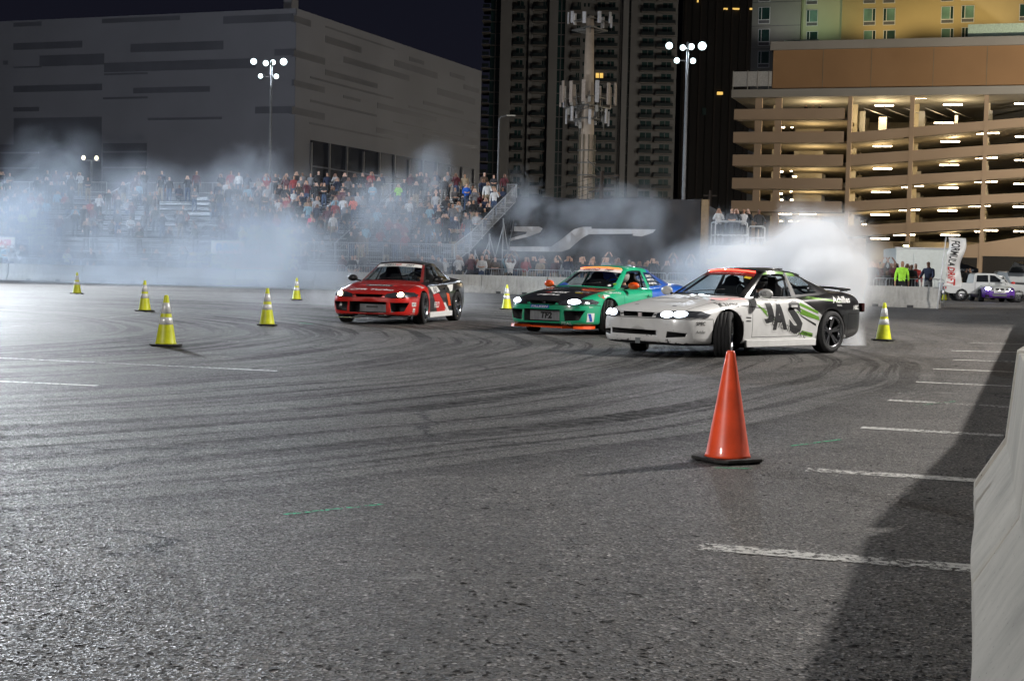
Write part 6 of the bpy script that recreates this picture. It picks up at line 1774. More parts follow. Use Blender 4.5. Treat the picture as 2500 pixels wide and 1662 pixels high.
for a, c_ in ((fence_pts[0], fence_pts[1]), (fence_pts[1], fence_pts[2])):
    d = (c_-a); L_ = d.length; d.normalize(); nn = Vector((-d.y, d.x, 0))
    if nn.y < 0: nn = -nn
    for row in (0, 1, 2):
        s = rnd.uniform(0, .5)
        while s < L_:
            p = a + d*s + nn*(.45+.55*row+rnd.uniform(-.1, .1)); px, py = PIX(p + Vector((0, 0, 1.5)))
            s += rnd.uniform(.5, .85)
            dens = .93 if 1100 < px < 1930 else (.40 if px <= 1100 else .0)
            if not (-20 < px < 1960) or rnd.random() > dens: continue
            pose = rnd.choice(['camera', 'camera', 'phone1', 'phone1', 'crossed', 'plain', 'pockets', 'hood', 'high']); shirt = rnd.choice(DULL); hair = rnd.choice(list(HAIRS)); pants = rnd.choice(list(PANTS)); sc = rnd.uniform(.90, 1.04)
            desc = None
            if row == 0 and abs(px-1221) < 8: shirt = 'pink'; desc = 'bright pink jacket'
            if row == 0 and px > 1150 and gcount < 44:
                wh = 'left of the green car' if px < 1330 else 'over the green car' if px < 1560 else 'between green and white cars' if px < 1720 else 'under the lift platform'
                person(p, face_cam(p, .3), pose, shirt, pants, hair, label='person, %s top, %s, crowd fence %s' % (desc or shirt, hair, wh), group='people at the crowd fence', scale=sc); gcount += 1
            else: rest.append((p, face_cam(p, .3), pose, shirt, pants, hair, sc))
byl = {}
for o in bpy.data.objects:
    if o.get('group') == 'people at the crowd fence': byl.setdefault(o['label'], []).append(o)
for lab, lst in byl.items():
    if len(lst) > 1:
        lst.sort(key=lambda o: PIX(o.location)[0])
        for i, o in enumerate(lst): o['label'] = lab + ', ' + _ord[i] + ' from left'
merged_crowd(rest, 'crowd', 'dense crowd of spectators standing in the stand and behind the fence')

# banners on the stand's front rail
def banner(px, py, w, h, base, body, ink, label, Yd):
    p = W(px, py, Yd); t = thing('banner', label, 'banner', p, math.atan2(-e1.y, -e1.x))
    b = MB(); n = 8
    for i in range(n+1):
        for z in (0, -h/2, -h): b.v.append(Vector((w*i/n, .02*math.sin(i*2+z*3), z)))
    for i in range(n):
        for j in (0, 1): b.face((3*i+j, 3*i+j+1, 3*(i+1)+j+1, 3*(i+1)+j), 0, True)
    s = b.build('banner_cloth', [base], t); m = s.modifiers.new('s', 'SOLIDIFY'); m.thickness = .01
    v, f, tw_ = text2d(body, h*.55, .1, .03); k = w*.7/tw_
    lay(([(a*k+w*.15, b_-h*.78) for a, b_ in v], f), lambda u, q: Vector((u, -.05, q)), ink, 'lettering', t, .5)
banner(516, 587, 1.95, .68, WHITE, 'B&M', BLUEV, 'white banner reading B&M hanging on the front rail of the grandstand', 80.5)
banner(-12, 578, 1.35, .62, WHITE, 'RACER', REDV, 'white and red banner at the far left end of the front rail', 87.5)

# ------------------------------------------------------------------ black drape with the big white mark
da = W(1262, 640, 90.5); db = W(1708, 640, 86.5); dw = Wall(da, (db-da)); DO = dw.o.copy()
DRAPE = pmat('black_drape', (.030,.028,.030), .75, var=.25, scale=.6); MARK = pmat('drape_white_mark', (.46,.46,.47), .8, var=.08, scale=.8)
td = thing('drape_wall', 'tall black fabric wall with a huge white angular mark, right of the grandstand', 'drape', DO)
UD = (db-da).length; ZD = dw.uv(1500, 484)[1]
def fold(u, z): return .10*math.sin(u*1.9+z*.5) + .05*math.sin(u*4.3 - z*1.3) + .035*math.sin((u+z*1.6)*3.1) + .05*mnoise.noise(Vector((u*.9, z*1.4, 0)))
b = MB(); nu, nv = 120, 36
for j in range(nv+1):
    for i in range(nu+1): u = -.5+(UD+.5)*i/nu; z = ZD*j/nv; b.v.append(dw.P(u, z + (.06*math.sin(u*1.1) if j == nv else 0), fold(u, z)) - DO)
for j in range(nv):
    for i in range(nu): b.face((j*(nu+1)+i, j*(nu+1)+i+1, (j+1)*(nu+1)+i+1, (j+1)*(nu+1)+i), 0, True)
s_ = b.build('drape_cloth', [DRAPE], td); m = s_.modifiers.new('s', 'SOLIDIFY'); m.thickness = .03; m.offset = -1 if dw.n.y < 0 else 1
def C2(x, y): return dw.uv(1150 + x/3.145, 380 + y/3.145)
for poly in ([(335,545),(520,545),(548,560),(530,590),(440,622),(190,690),(190,672),(420,603),(430,585),(335,580)],
             [(180,735),(700,738),(755,720),(850,640),(905,603),(1250,601),(1245,615),(1310,620),(1395,590),(1418,566),(925,562),(925,547),(855,547),(795,565),(690,650),(610,698),(180,700)],
             [(60,560),(335,575),(200,600),(70,650)]):
    pts = [C2(x, y) for x, y in poly]
    lay(poly2d(pts), lambda u, z: dw.P(u, z, fold(u, z)+.035) - DO, MARK, 'white_mark', td, .35)
# shorter return at the right with a tan post
u1 = UD; b = MB(); dw.block(b, u1+.02, u1+.42, 0, ZD-.05, -.2, .05); 
for i, v in enumerate(b.v): b.v[i] = v - DO
b.build('post', [pmat('tan_post', (.22,.15,.08), .8)], td)
b = MB(); q0 = db + Vector((.45, .2, 0)); q1 = W(1766, 640, 98)
for j in range(9):
    for i in range(13):
        p = q0.lerp(q1, i/12); b.v.append(Vector((p.x, p.y+.08*math.sin(i*2+j*.5), 4.95*j/8)) - DO)
for j in range(8):
    for i in range(12): b.face((j*13+i, j*13+i+1, (j+1)*13+i+1, (j+1)*13+i), 0, True)
s_ = b.build('drape_return', [DRAPE], td); m = s_.modifiers.new('s', 'SOLIDIFY'); m.thickness = .03

# ------------------------------------------------------------------ scissor lift with photographers
LY = 70.0; lf = W(1745, 606, LY); rt = W(1868, 610, LY); LZ = lf.z; lw = rt.x-lf.x
tl_ = thing('scissor_lift', 'raised white scissor lift platform with photographers behind the white car', 'scissor lift', (lf.x, LY, 0))
LWHT = pmat('lift_white_paint', (.55,.56,.56), .45, .2); LDK = pmat('lift_dark', (.05,.05,.055), .6)
b = MB(); b.box(-.05, lw+.05, -.1, 1.5, LZ-.16, LZ+.14); bevel(b.build('platform', [LWHT], tl_), .02)
b = MB(); RT = 1.12
for (x0, x1, h) in ((0, lw*.63, 1.25), (lw*.66, lw*.98, 1.05)):
    for y in (0, 1.4):
        b.tube([(x0,y,LZ+.1),(x0,y,LZ+h-.08),(x0+.08,y,LZ+h),(x1-.08,y,LZ+h),(x1,y,LZ+h-.08),(x1,y,LZ+.1)], .03, 7); b.tube([(x0,y,LZ+h*.5),(x1,y,LZ+h*.5)], .03, 6)
b.tube([(0,0,LZ+1.2),(0,1.4,LZ+1.2)], .03, 6); b.tube([(lw*.98,0,LZ+1.0),(lw*.98,1.4,LZ+1.0)], .03, 6)
b.build('guard_rail', [LWHT], tl_)
for k in range(3):
    za = .7+(LZ-.86)*k/3; zb = .7+(LZ-.86)*(k+1)/3
    for y in (.2, 1.2):
        b = MB(); b.bar((.3,y,za),(lw-.3,y,zb),.07,.14); b.bar((lw-.3,y+.08,za),(.3,y+.08,zb),.07,.14); b.build('scissor_arm', [LWHT], tl_)
b = MB(); b.box(0, lw, 0, 1.4, .25, .72); bevel(b.build('chassis', [LWHT], tl_), .04)
for x in (.35, lw-.35):
    for y in (.0, 1.4): b = MB(); b.lathe([(.001,-.09),(.24,-.09),(.25,0),(.24,.09),(.001,.09)], 16, Matrix.Translation((x,y,.25)) @ Matrix.Rotation(R(90),4,'X')); b.build('wheel', [RUBBER], tl_)
b = MB(); b.box(lw*.42, lw*.50, -.06, -.0, LZ+.22, LZ+.62); b.build('sign', [LDK], tl_)
for (x, sh, po, ha, lab) in ((.10,'white','camera','dark hair','photographer in white sleeves at the left end of the lift platform'), (.34,'charcoal','crossed','brown hair','tall person in grey on the lift platform, second from left'), (.44,'charcoal','camera','dark hair','photographer in grey crouched behind a camera on the lift platform'),
                     (.60,'white','plain','brown hair','person in a pale shirt standing at the back of the lift platform'), (.68,'black','phone1','a white cap','person in black with a white cap on the lift platform'), (.90,'black','lean','dark hair','person in black leaning over the right end of the lift rail')):
    person((lf.x+lw*x, LY+.35+rnd.uniform(0,.5), LZ+.14), face_cam((lf.x, LY), .3), po, sh, 'black', ha, label=lab, group='people on the scissor lift')
# two tiny onlookers high in the garage
for i, (x, y, sh) in enumerate(((535,612,'black'),(577,608,'tan'),(617,612,'black'))):
    a = uz(x, y); p = gw.P(a[0], uz(450,693)[1]+.25, -1.2); person(p, face_cam(p, .2), 'plain', sh, 'black', 'dark hair', label='%s looking out from the top deck of the garage' % ['left onlooker in black', 'onlooker in tan', 'right onlooker in black'][i], group='onlookers in the garage')
def number_alike(group):
    """things of a group that still read alike are told apart by their order across the picture"""
    byl = {}
    for o in bpy.data.objects:
        if o.get('group') == group: byl.setdefault(o['label'], []).append(o)
    for lab, lst in byl.items():
        if len(lst) > 1:
            lst.sort(key=lambda o: PIX(o.location)[0])
            for i, o in enumerate(lst): o['label'] = lab + ', ' + _ord[min(i, 14)] + ' from left'
number_alike('steel crowd fence panels behind the barriers')
# ------------------------------------------------------------------ things past the right end of the barriers
def pf(x, y): return G(x*D, y*D)
# feather flag
p = G(2289, 753); fy = p.y - .6; a = W(2289, 745, fy); top = W(2310, 578, fy); tf = thing('feather_flag', 'tall white feather flag with black and red lettering at the barrier end', 'flag', (a.x, fy, 0))
b = MB(); tz = top.z; lean_ = top.x-a.x
b.tube([(0,0,0),(lean_*.5,0,tz*.5),(lean_,0,tz)], [.035,.03,.02], 8); b.build('pole', [pmat('flag_pole', (.6,.6,.6), .4)], tf)
def fp(u, v): return Vector((lean_*(1-v*.66) + u + .05*math.sin(v*9), .10*math.sin(u*5+v*7), tz*(1-.0) - v*1.85 - u*.06))
b = MB(); nu, nv = 8, 22; wd = .68
for j in range(nv+1):
    for i in range(nu+1):
        v = j/nv; sc_ = (.05+.06*abs(math.sin(v*9.5))) if i == 0 else 0; b.v.append(fp(wd*i/nu + sc_ + .04, v))
for j in range(nv):
    for i in range(nu): b.face((j*(nu+1)+i, j*(nu+1)+i+1, (j+1)*(nu+1)+i+1, (j+1)*(nu+1)+i), 0, True)
s_ = b.build('flag_cloth', [WHITE], tf); m = s_.modifiers.new('s', 'SOLIDIFY'); m.thickness = .006
for body, v0, v1, ink in (('FORMULA', .06, .58, INK), ('DRIFT', .60, .97, REDV)):
    v, f, w_ = text2d(body, .30, .15, .02)
    lay(([((x/w_), y) for x, y in v], f), lambda u, q, v0=v0, v1=v1: fp(.20+q+.0, v0+(v1-v0)*u) + Vector((0, -.02, 0)), ink, 'lettering', tf, .08)
# people by the barrier
def at_barrier(x, dy=1.0):
    """ground point behind the barrier under photograph column x (pixels of the 2359 px view)"""
    px = x*D; a, c_ = bpts[1], bpts[2]
    r = ray(px, 700); t = (a.x*(c_.y-a.y) - a.y*(c_.x-a.x)) / (r.x*(c_.y-a.y) - r.y*(c_.x-a.x)); q = Vector((r.x*t, r.y*t, 0)); return q*(1+dy/q.y)
person(at_barrier(2077, 1.1), face_cam((16, 60), .1), 'plain', 'neon green', 'black', 'a black cap', 1, label='man in a neon green t-shirt and cap standing behind the barrier', scale=1.04)
person(at_barrier(2138, 1.0), face_cam((16, 60), .1)-.3, 'lean', 'navy', 'grey', 'dark hair', 2, label='man in a dark open jacket over a white shirt leaning at the barrier', scale=1.04)
q = at_barrier(2140, .8)
i_ = 0
for (x, dy, sh, po, ha, lab) in ((2008,1.9,'navy','camera','dark hair','left edge of the group, in navy, filming'),(2021,2.6,'maroon','phone1','brown hair','in maroon beside the white smoke'),(2034,3.2,'charcoal','high','dark hair','in charcoal with phone held overhead'),
      (2042,1.9,'grey','plain','brown hair','child-sized in grey by the fence'),(2052,2.8,'black','high','a black cap','in black filming overhead, centre of the group'),(2060,2.2,'maroon','plain','fair hair','woman with long fair hair and maroon top'),(2066,3.4,'red','camera','dark hair','in red behind the fair-haired woman'),
      (2088,2.6,'black','camera','brown hair','in black just behind the neon green shirt'),(2098,1.9,'charcoal','crossed','grey hair','bald grey man in dark clothes right of the neon shirt'),(2108,2.4,'red','plain','dark hair','in a red jacket by the trailer'),(2015,3.6,'black','plain','a red cap','in black with red cap at the back')):
    person(at_barrier(x, dy), face_cam((16, 62), .3), po, sh, 'dark', ha, label='onlooker %s' % lab, group='onlookers behind the right end of the barrier', scale=.82 if 'child' in lab else rnd.uniform(.96, 1.04))
# fence in front of the group
for k_ in range(2):
    q0 = at_barrier(2012+29*k_, 1.5); add_fence(q0, R(-29), 'short steel crowd fence panel left of the neon green shirt, %s' % ('left one' if k_ == 0 else 'right one'), 'steel fence by the onlookers')
# people walking by the tent
o = person(pf(2222, 688), face_cam((22, 72), .2)+2.4, 'pockets', 'black', 'black', 'dark hair', 2, label='person in black with dark trousers walking by the white pickup')
o = person(pf(2234, 689), face_cam((22, 72), .2)-1.6, 'shorts', 'black', 'black', 'a black cap', 1, SHOEW, label='person in black shorts and white shoes beside the white pickup')
person(pf(2356, 676), face_cam((22, 72), .2), 'plain', 'navy', 'denim', 'dark hair', 0, label='person in blue at the right edge beside the open hatchback')
# enclosed trailer
TW = pmat('trailer_white', (.52,.55,.52), .5, var=.06); TIRE = RUBBER
q = pf(2085, 672); t = thing('trailer', 'white enclosed trailer behind the neon green shirt', 'trailer', (W(2062*D, 660, 84).x, 84, 0), R(-6))
b = MB(); b.box(0, 3.1, 0, 5.0, .45, 2.75); bevel(b.build('trailer_box', [TW], t), .06)
b = MB(); b.box(1.0, 1.9, -.03, -.001, .55, 2.5); d_ = b.build('door', [TW], t); b = MB(); b.box(1.75, 1.82, -.06, -.03, 1.4, 1.55); b.build('handle', [CHROME], d_)
b = MB(); b.box(-.04, 3.14, -.05, .02, 2.72, 2.80); b.build('trim', [ALUD], t)
for y in (1.8, 2.7): b = MB(); b.lathe([(.001,-.1),(.34,-.1),(.36,0),(.34,.1),(.001,.1)], 18, Matrix.Translation((3.05,y,.36)) @ Matrix.Rotation(R(90),4,'Y')); b.build('wheel', [RUBBER], t)
# black canopy tent
TENT = pmat('canopy_black', (.020,.020,.022), .85, var=.25, scale=3)
c0 = W(2322, 640, 138); t = thing('canopy_tent', 'black canopy tent with white lettering behind the feather flag', 'canopy tent', (c0.x, 138, 0), R(-8))
zt_ = W(2322, 655, 138).z; hw_ = 2.1
b = MB(); n = 0
pk = Vector((0, 0, zt_+1.0)); cs = [Vector((sx*hw_, sy*hw_, zt_)) for sx, sy in ((-1,-1),(1,-1),(1,1),(-1,1))]
for i in range(4):
    a, c_ = cs[i], cs[(i+1) % 4]; m1 = (a+c_)/2 + Vector((0,0,.05)); k_ = len(b.v); b.v += [a, m1, c_, pk, a*.5+pk*.5-Vector((0,0,.12)), c_*.5+pk*.5-Vector((0,0,.12)), m1*.5+pk*.5-Vector((0,0,.05))]
    b.face((k_, k_+1, k_+6, k_+4)); b.face((k_+1, k_+2, k_+5, k_+6)); b.face((k_+4, k_+6, k_+3)); b.face((k_+6, k_+5, k_+3))
s_ = b.build('canopy', [TENT], t); m = s_.modifiers.new('s', 'SOLIDIFY'); m.thickness = .02
for i in range(4):
    a, c_ = cs[i], cs[(i+1) % 4]; b = MB(); b.bar(a-Vector((0,0,.16)), c_-Vector((0,0,.16)), .02, .34); b.build('valance', [TENT], t)
    b = MB(); b.tube([(a.x*.98, a.y*.98, 0), (a.x*.98, a.y*.98, zt_)], .03, 6); b.build('leg', [ALUD], t)
v, f, w_ = text2d('@ianperformance', .30, 0, .0); lay(([(x/w_*3.4-1.7, y) for x, y in v], f), lambda u, q: Vector((u, -hw_-.03, zt_-.28+q)), WHITE, 'lettering', t, .5)
# pickup truck (nose to the right)
PWH = pmat('pickup_white', (.50,.51,.50), .35, var=.05, coat=.4); DGL2 = pmat('dark_window', (.012,.014,.016), .15, var=0)
def side_prism(b, prof, y0, y1, mi=0): b.prism(prof, lambda p, q, t: (p, t, q), y0, y1, mi)
def simple_wheel(root, x, y, r=.40, w=.26, rim=CHROME, out=-1):
    wr_ = link('wheel', None, root, (x, y, r)); M = Matrix.Rotation(R(90), 4, 'X')
    b = MB(); b.lathe([(r*.6,-w/2),(r*.95,-w/2),(r,-w/3),(r,w/3),(r*.95,w/2),(r*.6,w/2)], 26, M, closed=True); b.build('tyre', [RUBBER], wr_)
    b = MB(); b.lathe([(.001,-.02),(r*.2,-.03),(r*.62,-w*.25),(r*.62,w*.25),(r*.2,.03),(.001,.02)], 24, M)
    for i in range(6):
        a = i*math.pi/3; b.bar((r*.1*math.cos(a), out*w*.28, r*.1*math.sin(a)), (r*.6*math.cos(a), out*w*.42, r*.6*math.sin(a)), .06, .04, up=(0,1,0))
    b.build('rim', [rim], wr_)
rearp = G(2300, 720); yP = 78.0; xr = W(2298, 700, yP).x; xf = W(2446, 700, yP).x; sc_ = (xf-xr+1.4)/5.9
t = thing('pickup_truck', 'white crew-cab pickup truck parked in front of the black canopy', 'pickup truck', (xr, yP, 0), R(-4)); t.scale = (sc_, sc_, sc_)
b = MB(); side_prism(b, [(0,.62),(0,1.18),(.05,1.22),(1.85,1.22),(1.9,1.26),(4.1,1.26),(4.25,1.22),(5.6,1.14),(5.85,1.02),(5.9,.62),(5.5,.50),(.3,.50)], -.98, .98)
o = b.build('body', [PWH], t)
cb = MB()
for x_ in (1.15, 4.85): cb.lathe([(.001,-2),(.50,-2),(.50,2),(.001,2)], 28, Matrix.Translation((x_,0,.42)) @ Matrix.Rotation(R(90),4,'X'))
cb.box(.08, 1.80, -.86, .86, .85, 1.6)
co = cb.build('cut', [BLACKP]); m = o.modifiers.new('b', 'BOOLEAN'); m.object = co; m.solver = 'EXACT'; m.use_self = True; apply_mods(o); bpy.data.objects.remove(co); bevel(o, .035, 2, 40)
b = MB()
cab = [(1.86,1.24),(1.95,1.78),(2.10,1.88),(3.25,1.88),(3.42,1.82),(4.12,1.26)]
n = len(b.v)
for y, k_ in ((-.96,1),(-.82,0),(.82,0),(.96,1)): pass
vs_ = [];
for sgn in (-1, 1):
    for (x_, z_) in cab: b.v.append(Vector((x_, sgn*(.96 - (z_-1.24)*.26), z_)))
K_ = len(cab); b.face(range(n, n+K_)); b.face(range(n+K_, n+2*K_))
for i in range(K_): b.face((n+i, n+(i+1) % K_, n+K_+(i+1) % K_, n+K_+i))
bevel(b.build('cab', [PWH], t), .04, 2)
for prof in ([(2.08,1.30),(2.14,1.74),(2.86,1.76),(2.86,1.30)], [(2.98,1.30),(2.98,1.76),(3.28,1.74),(3.88,1.32)]):
    b = MB(); n = len(b.v)
    for off in (.0, .012):
        for (x_, z_) in prof: b.v.append(Vector((x_, -(.965 - (z_-1.24)*.26) - off, z_)))
    b.face((n,n+1,n+2,n+3)); b.face((n+4,n+5,n+6,n+7))
    for i in range(4): b.face((n+i, n+(i+1) % 4, n+4+(i+1) % 4, n+4+i))
    b.build('window', [DGL2], t)
for x_ in (2.0, 2.92, 3.98): b = MB(); b.box(x_-.008, x_+.008, -.987, -.975, .6, 1.26); b.build('door_gap', [GAPM], t)
for x_ in (2.70, 3.72): b = MB(); b.box(x_-.10, x_+.10, -1.0, -.975, 1.08, 1.13); b.build('door_handle', [PWH], t)
b = MB(); b.box(-.02, .14, -.99, -.60, .78, 1.12); b.build('tail_light', [pmat('red_lens', (.30,.01,.01), .3)], t)
b = MB(); b.box(-.12, .05, -.9, .9, .50, .68); b.build('bumper', [CHROME], t)
b = MB(); b.box(3.62, 3.86, -1.22, -.98, 1.30, 1.52); bevel(b.build('wing_mirror', [PWH], t), .03)
for x_ in (1.15, 4.85):
    for y_ in (-.84, .84): simple_wheel(t, x_, y_, .42, .28, out=-1 if y_ < 0 else 1)
# white and purple racing saloon facing the camera
_pu = (.10,.02,.30)
def compact(name, label, paintm, grp=None, hatch=False):
    t = thing(name, label, 'car', group=grp)
    secs = []
    b = MB()
    ST = [(2.16,.60,.30,.62,.66),(2.10,.72,.22,.66,.71),(1.95,.80,.18,.70,.76),(1.3,.84,.18,.78,.86),(.75,.85,.18,.86,.94),(.0,.86,.18,.88,.92),(-1.2,.86,.18,.90,.95),(-1.9,.82,.22,.90,1.0),(-2.1,.74,.30,.84,.92)]
    K = 18; n = 0
    for (x, w, zb, zs, zt) in ST:
        h = half_section(w, zb, zs, zt); b.v += [Vector((x, y, z)) for y, z in h] + [Vector((x, -y, z)) for y, z in h[-2:0:-1]]
    for i in range(len(ST)-1):
        for j in range(K): b.face((i*K+j, i*K+(j+1) % K, (i+1)*K+(j+1) % K, (i+1)*K+j), 0, True)
    b.face(range(K)); b.face(range((len(ST)-1)*K, len(ST)*K))
    o = b.build('body', [paintm], t)
    m = o.modifiers.new('s', 'SUBSURF'); m.levels = 1; m.render_levels = 1
    cb = MB()
    for x_ in (1.32, -1.30):
        for s_ in (1, -1): cb.lathe([(.001,-.25),(.35,-.25),(.35,.25),(.001,.25)], 26, Matrix.Translation((x_,s_*.80,.32)) @ Matrix.Rotation(R(90),4,'X'))
    co = cb.build('cut', [BLACKP]); m = o.modifiers.new('b', 'BOOLEAN'); m.object = co; m.solver = 'EXACT'; apply_mods(o); bpy.data.objects.remove(co)
    bv = BVHTree.FromObject(o, bpy.context.evaluated_depsgraph_get())
    def Fr(off):
        def fn(u, v):
            h = bv.ray_cast(Vector((4, u, v)), Vector((-1, 0, 0))); return None if h[0] is None else h[0]+h[1]*off
        return fn
    # cabin
    b = MB(); rg = [(.78,.70,.90),(.05,.53,1.30),(-.95,.52,1.31),(-1.60,.66,.93)]
    n = 0
    for (x, y, z) in rg: b.v += [Vector((x, y, z)), Vector((x, -y, z))]
    b.face((2,3,5,4), 1); b.face((0,1,3,2), 0); b.face((4,5,7,6), 0); b.face((0,2,4,6), 0); b.face((1,3,5,7), 0)
    c_ = b.build('cabin', [DGL2, paintm], t); bevel(c_, .04, 2)
    b = MB()
    for s_ in (1, -1):
        b.tube([(.79,s_*.71,.90),(.06,s_*.545,1.30),(-.95,s_*.535,1.315),(-1.61,s_*.67,.93)], .035, 6); b.tube([(-.40,s_*.72,.92),(-.42,s_*.545,1.30)], .03, 6)
    b.build('pillar', [paintm], t)
    b = MB(); b.tube([(.06,-.54,1.30),(.10,0,1.33),(.06,.54,1.30)], .035, 6); b.build('roof_edge', [paintm], t)
    lay(poly2d([(-.50,1.22),(.50,1.22),(.47,1.30),(-.47,1.30)]), lambda u, v: Vector((.80-(v-.90)*1.82+.02, u, v+.012)), WHITE, 'windscreen_banner', t, .2)
    for s_ in (1, -1):
        pts = [(s_*.30,.60),(s_*.30,.70),(s_*.72,.71),(s_*.74,.62)]
        if s_ < 0: pts = pts[::-1]
        h = lay(poly2d(pts), Fr(.006), BLACKP, 'headlight', t, .06)
        if s_ < 0: lay(ellipse2d(-.56,.655,.13,.06,16), Fr(.02), pmat('headlamp_violet', (1,1,1), .3, var=0, emit=26, ecol=(.62,.60,1.0)), 'lamp', h, .06)
        else: lay(ellipse2d(.48,.655,.06,.03,12), Fr(.02), pmat('headlamp_dim', (.8,.9,1), .2, var=0, emit=1.2, ecol=(.8,.9,1)), 'lamp', h, .06)
        pts = [(s_*.03,.60),(s_*.03,.69),(s_*.20,.69),(s_*.21,.60)]
        if s_ < 0: pts = pts[::-1]
        lay(poly2d(pts), Fr(.008), BLACKP, 'grille', t, .06)
        m_ = MB(); m_.ball((.52, s_*.95, .98), (.06,.11,.07), 10); m_.build('wing_mirror', [REDV], t)
        pts = [(s_*.50,.26),(s_*.50,.36),(s_*.68,.36),(s_*.70,.26)]
        if s_ < 0: pts = pts[::-1]
        lay(poly2d(pts), Fr(.008), BLACKP, 'side_intake', t, .06)
    lay(poly2d([(-.34,.30),(.34,.30),(.36,.42),(-.36,.42)]), Fr(.008), pmat('mesh_grey', (.16,.16,.17), .6), 'intake', t, .06)
    lay(poly2d([(-.28,.46),(.28,.46),(.28,.56),(-.28,.56)]), Fr(.012), WHITE, 'sticker', t, .08)
    v, f, w_ = text2d('DRIFT', .06, .1, .02); lay(([(x/w_*.42-.21, y+.48) for x, y in v], f), Fr(.018), INK, 'lettering', t, .1)
    for s_ in (-1, 1):
        v, f, w_ = text2d('ACHILLES', .04, .1, .01); lay(([(x/w_*.30-.15+s_*.50, y+.205) for x, y in v], f), Fr(.012), WHITE, 'lettering', t, .1)
    for x_ in (1.32, -1.30):
        for s_ in (1, -1): simple_wheel(t, x_, s_*.76, .32, .24, out=s_)
    return t
PPU = paint('white_purple_paint', (.56,.57,.54), [(_pu, [(0,0,-1,-.56)]), (_pu, [(.45,1,0,1.42),(0,0,-1,-.74)]), (_pu, [(.45,-1,0,1.42),(0,0,-1,-.74)])])
t = compact('race_car', 'white and purple racing saloon with one violet-white headlight lit, far right', PPU)
q = G(2449, 738); t.location = (q.x, q.y+1.9, 0); t.rotation_euler = (0, 0, R(-97))
# dark hatchback behind with its tailgate up
q = W(2478, 690, 84); t = thing('hatchback', 'white hatchback with its dark tailgate raised at the right edge', 'car', (q.x, 84, 0), R(-90))
b = MB(); side_prism(b, [(2.2,.35),(2.2,.95),(1.9,1.05),(1.2,1.55),(-.8,1.6),(-1.9,1.05),(-2.1,.7),(-2.1,.35)], -.9, .9); bevel(b.build('body', [PWH], t), .05)
b = MB(); b.box(2.19, 2.215, -.72, .72, .60, 1.0); b.build('cargo_opening', [BLACKP], t)
b = MB(); n = 0
for y in (-.78, .78): b.v += [Vector((1.25, y, 1.60)), Vector((2.05, y*.95, 2.12)), Vector((2.65, y*.9, 2.0)), Vector((2.62, y*.9, 1.94)), Vector((2.03, y*.95, 2.05)), Vector((1.27, y, 1.52))]
b.face(range(6)); b.face(range(6, 12))
for i in range(6): b.face((i, (i+1) % 6, 6+(i+1) % 6, 6+i))
b.build('tailgate', [DGL2], t)
for x_ in (1.35, -1.3):
    for s_ in (1, -1): simple_wheel(t, x_, s_*.80, .33, .24, out=s_)
# drivers
HELM = pmat('helmet_black', (.02,.02,.022), .2, coat=.5); HELMW = pmat('helmet_pale', (.35,.36,.32), .3, coat=.5); SUIT = pmat('race_suit', (.025,.025,.03), .8); VIS = pmat('visor', (.02,.025,.04), .08)
def driver(car, label, helm):
    t = thing('driver', label, 'person'); t.matrix_world = car.matrix_world @ Matrix.Identity(4)
    t.location = car.location; t.rotation_euler = car.rotation_euler
    me = MESHES['sitlap']; M = Matrix.Translation((-.10, .36, .13)) @ Matrix.Rotation(R(90), 4, 'Z')
    o = link('body', me, t); o.matrix_basis = Matrix.Translation((-.13, .36, .02)) @ Matrix.Rotation(R(90), 4, 'Z') @ Matrix.Scale(.88, 4)
    for i, m in enumerate([SKINS[1], SUIT, SUIT, SUIT, SUIT, SUIT]): o.material_slots[i].link = 'OBJECT'; o.material_slots[i].material = m
    b = MB(); b.ball((-.11, .36, 1.075), (.145, .125, .135), 16); b.build('helmet', [helm], t)
    b = MB(); b.ball((-.085, .36, 1.075), (.135, .115, .05), 14); b.build('visor', [VIS], t)
bpy.context.view_layer.update()
driver(car_w, 'helmeted driver in black at the wheel of the white drift car', HELM)
driver(car_g, 'helmeted driver with a pale helmet at the wheel of the green drift car', HELMW)
driver(car_r, 'helmeted driver at the wheel of the red drift car', HELM)
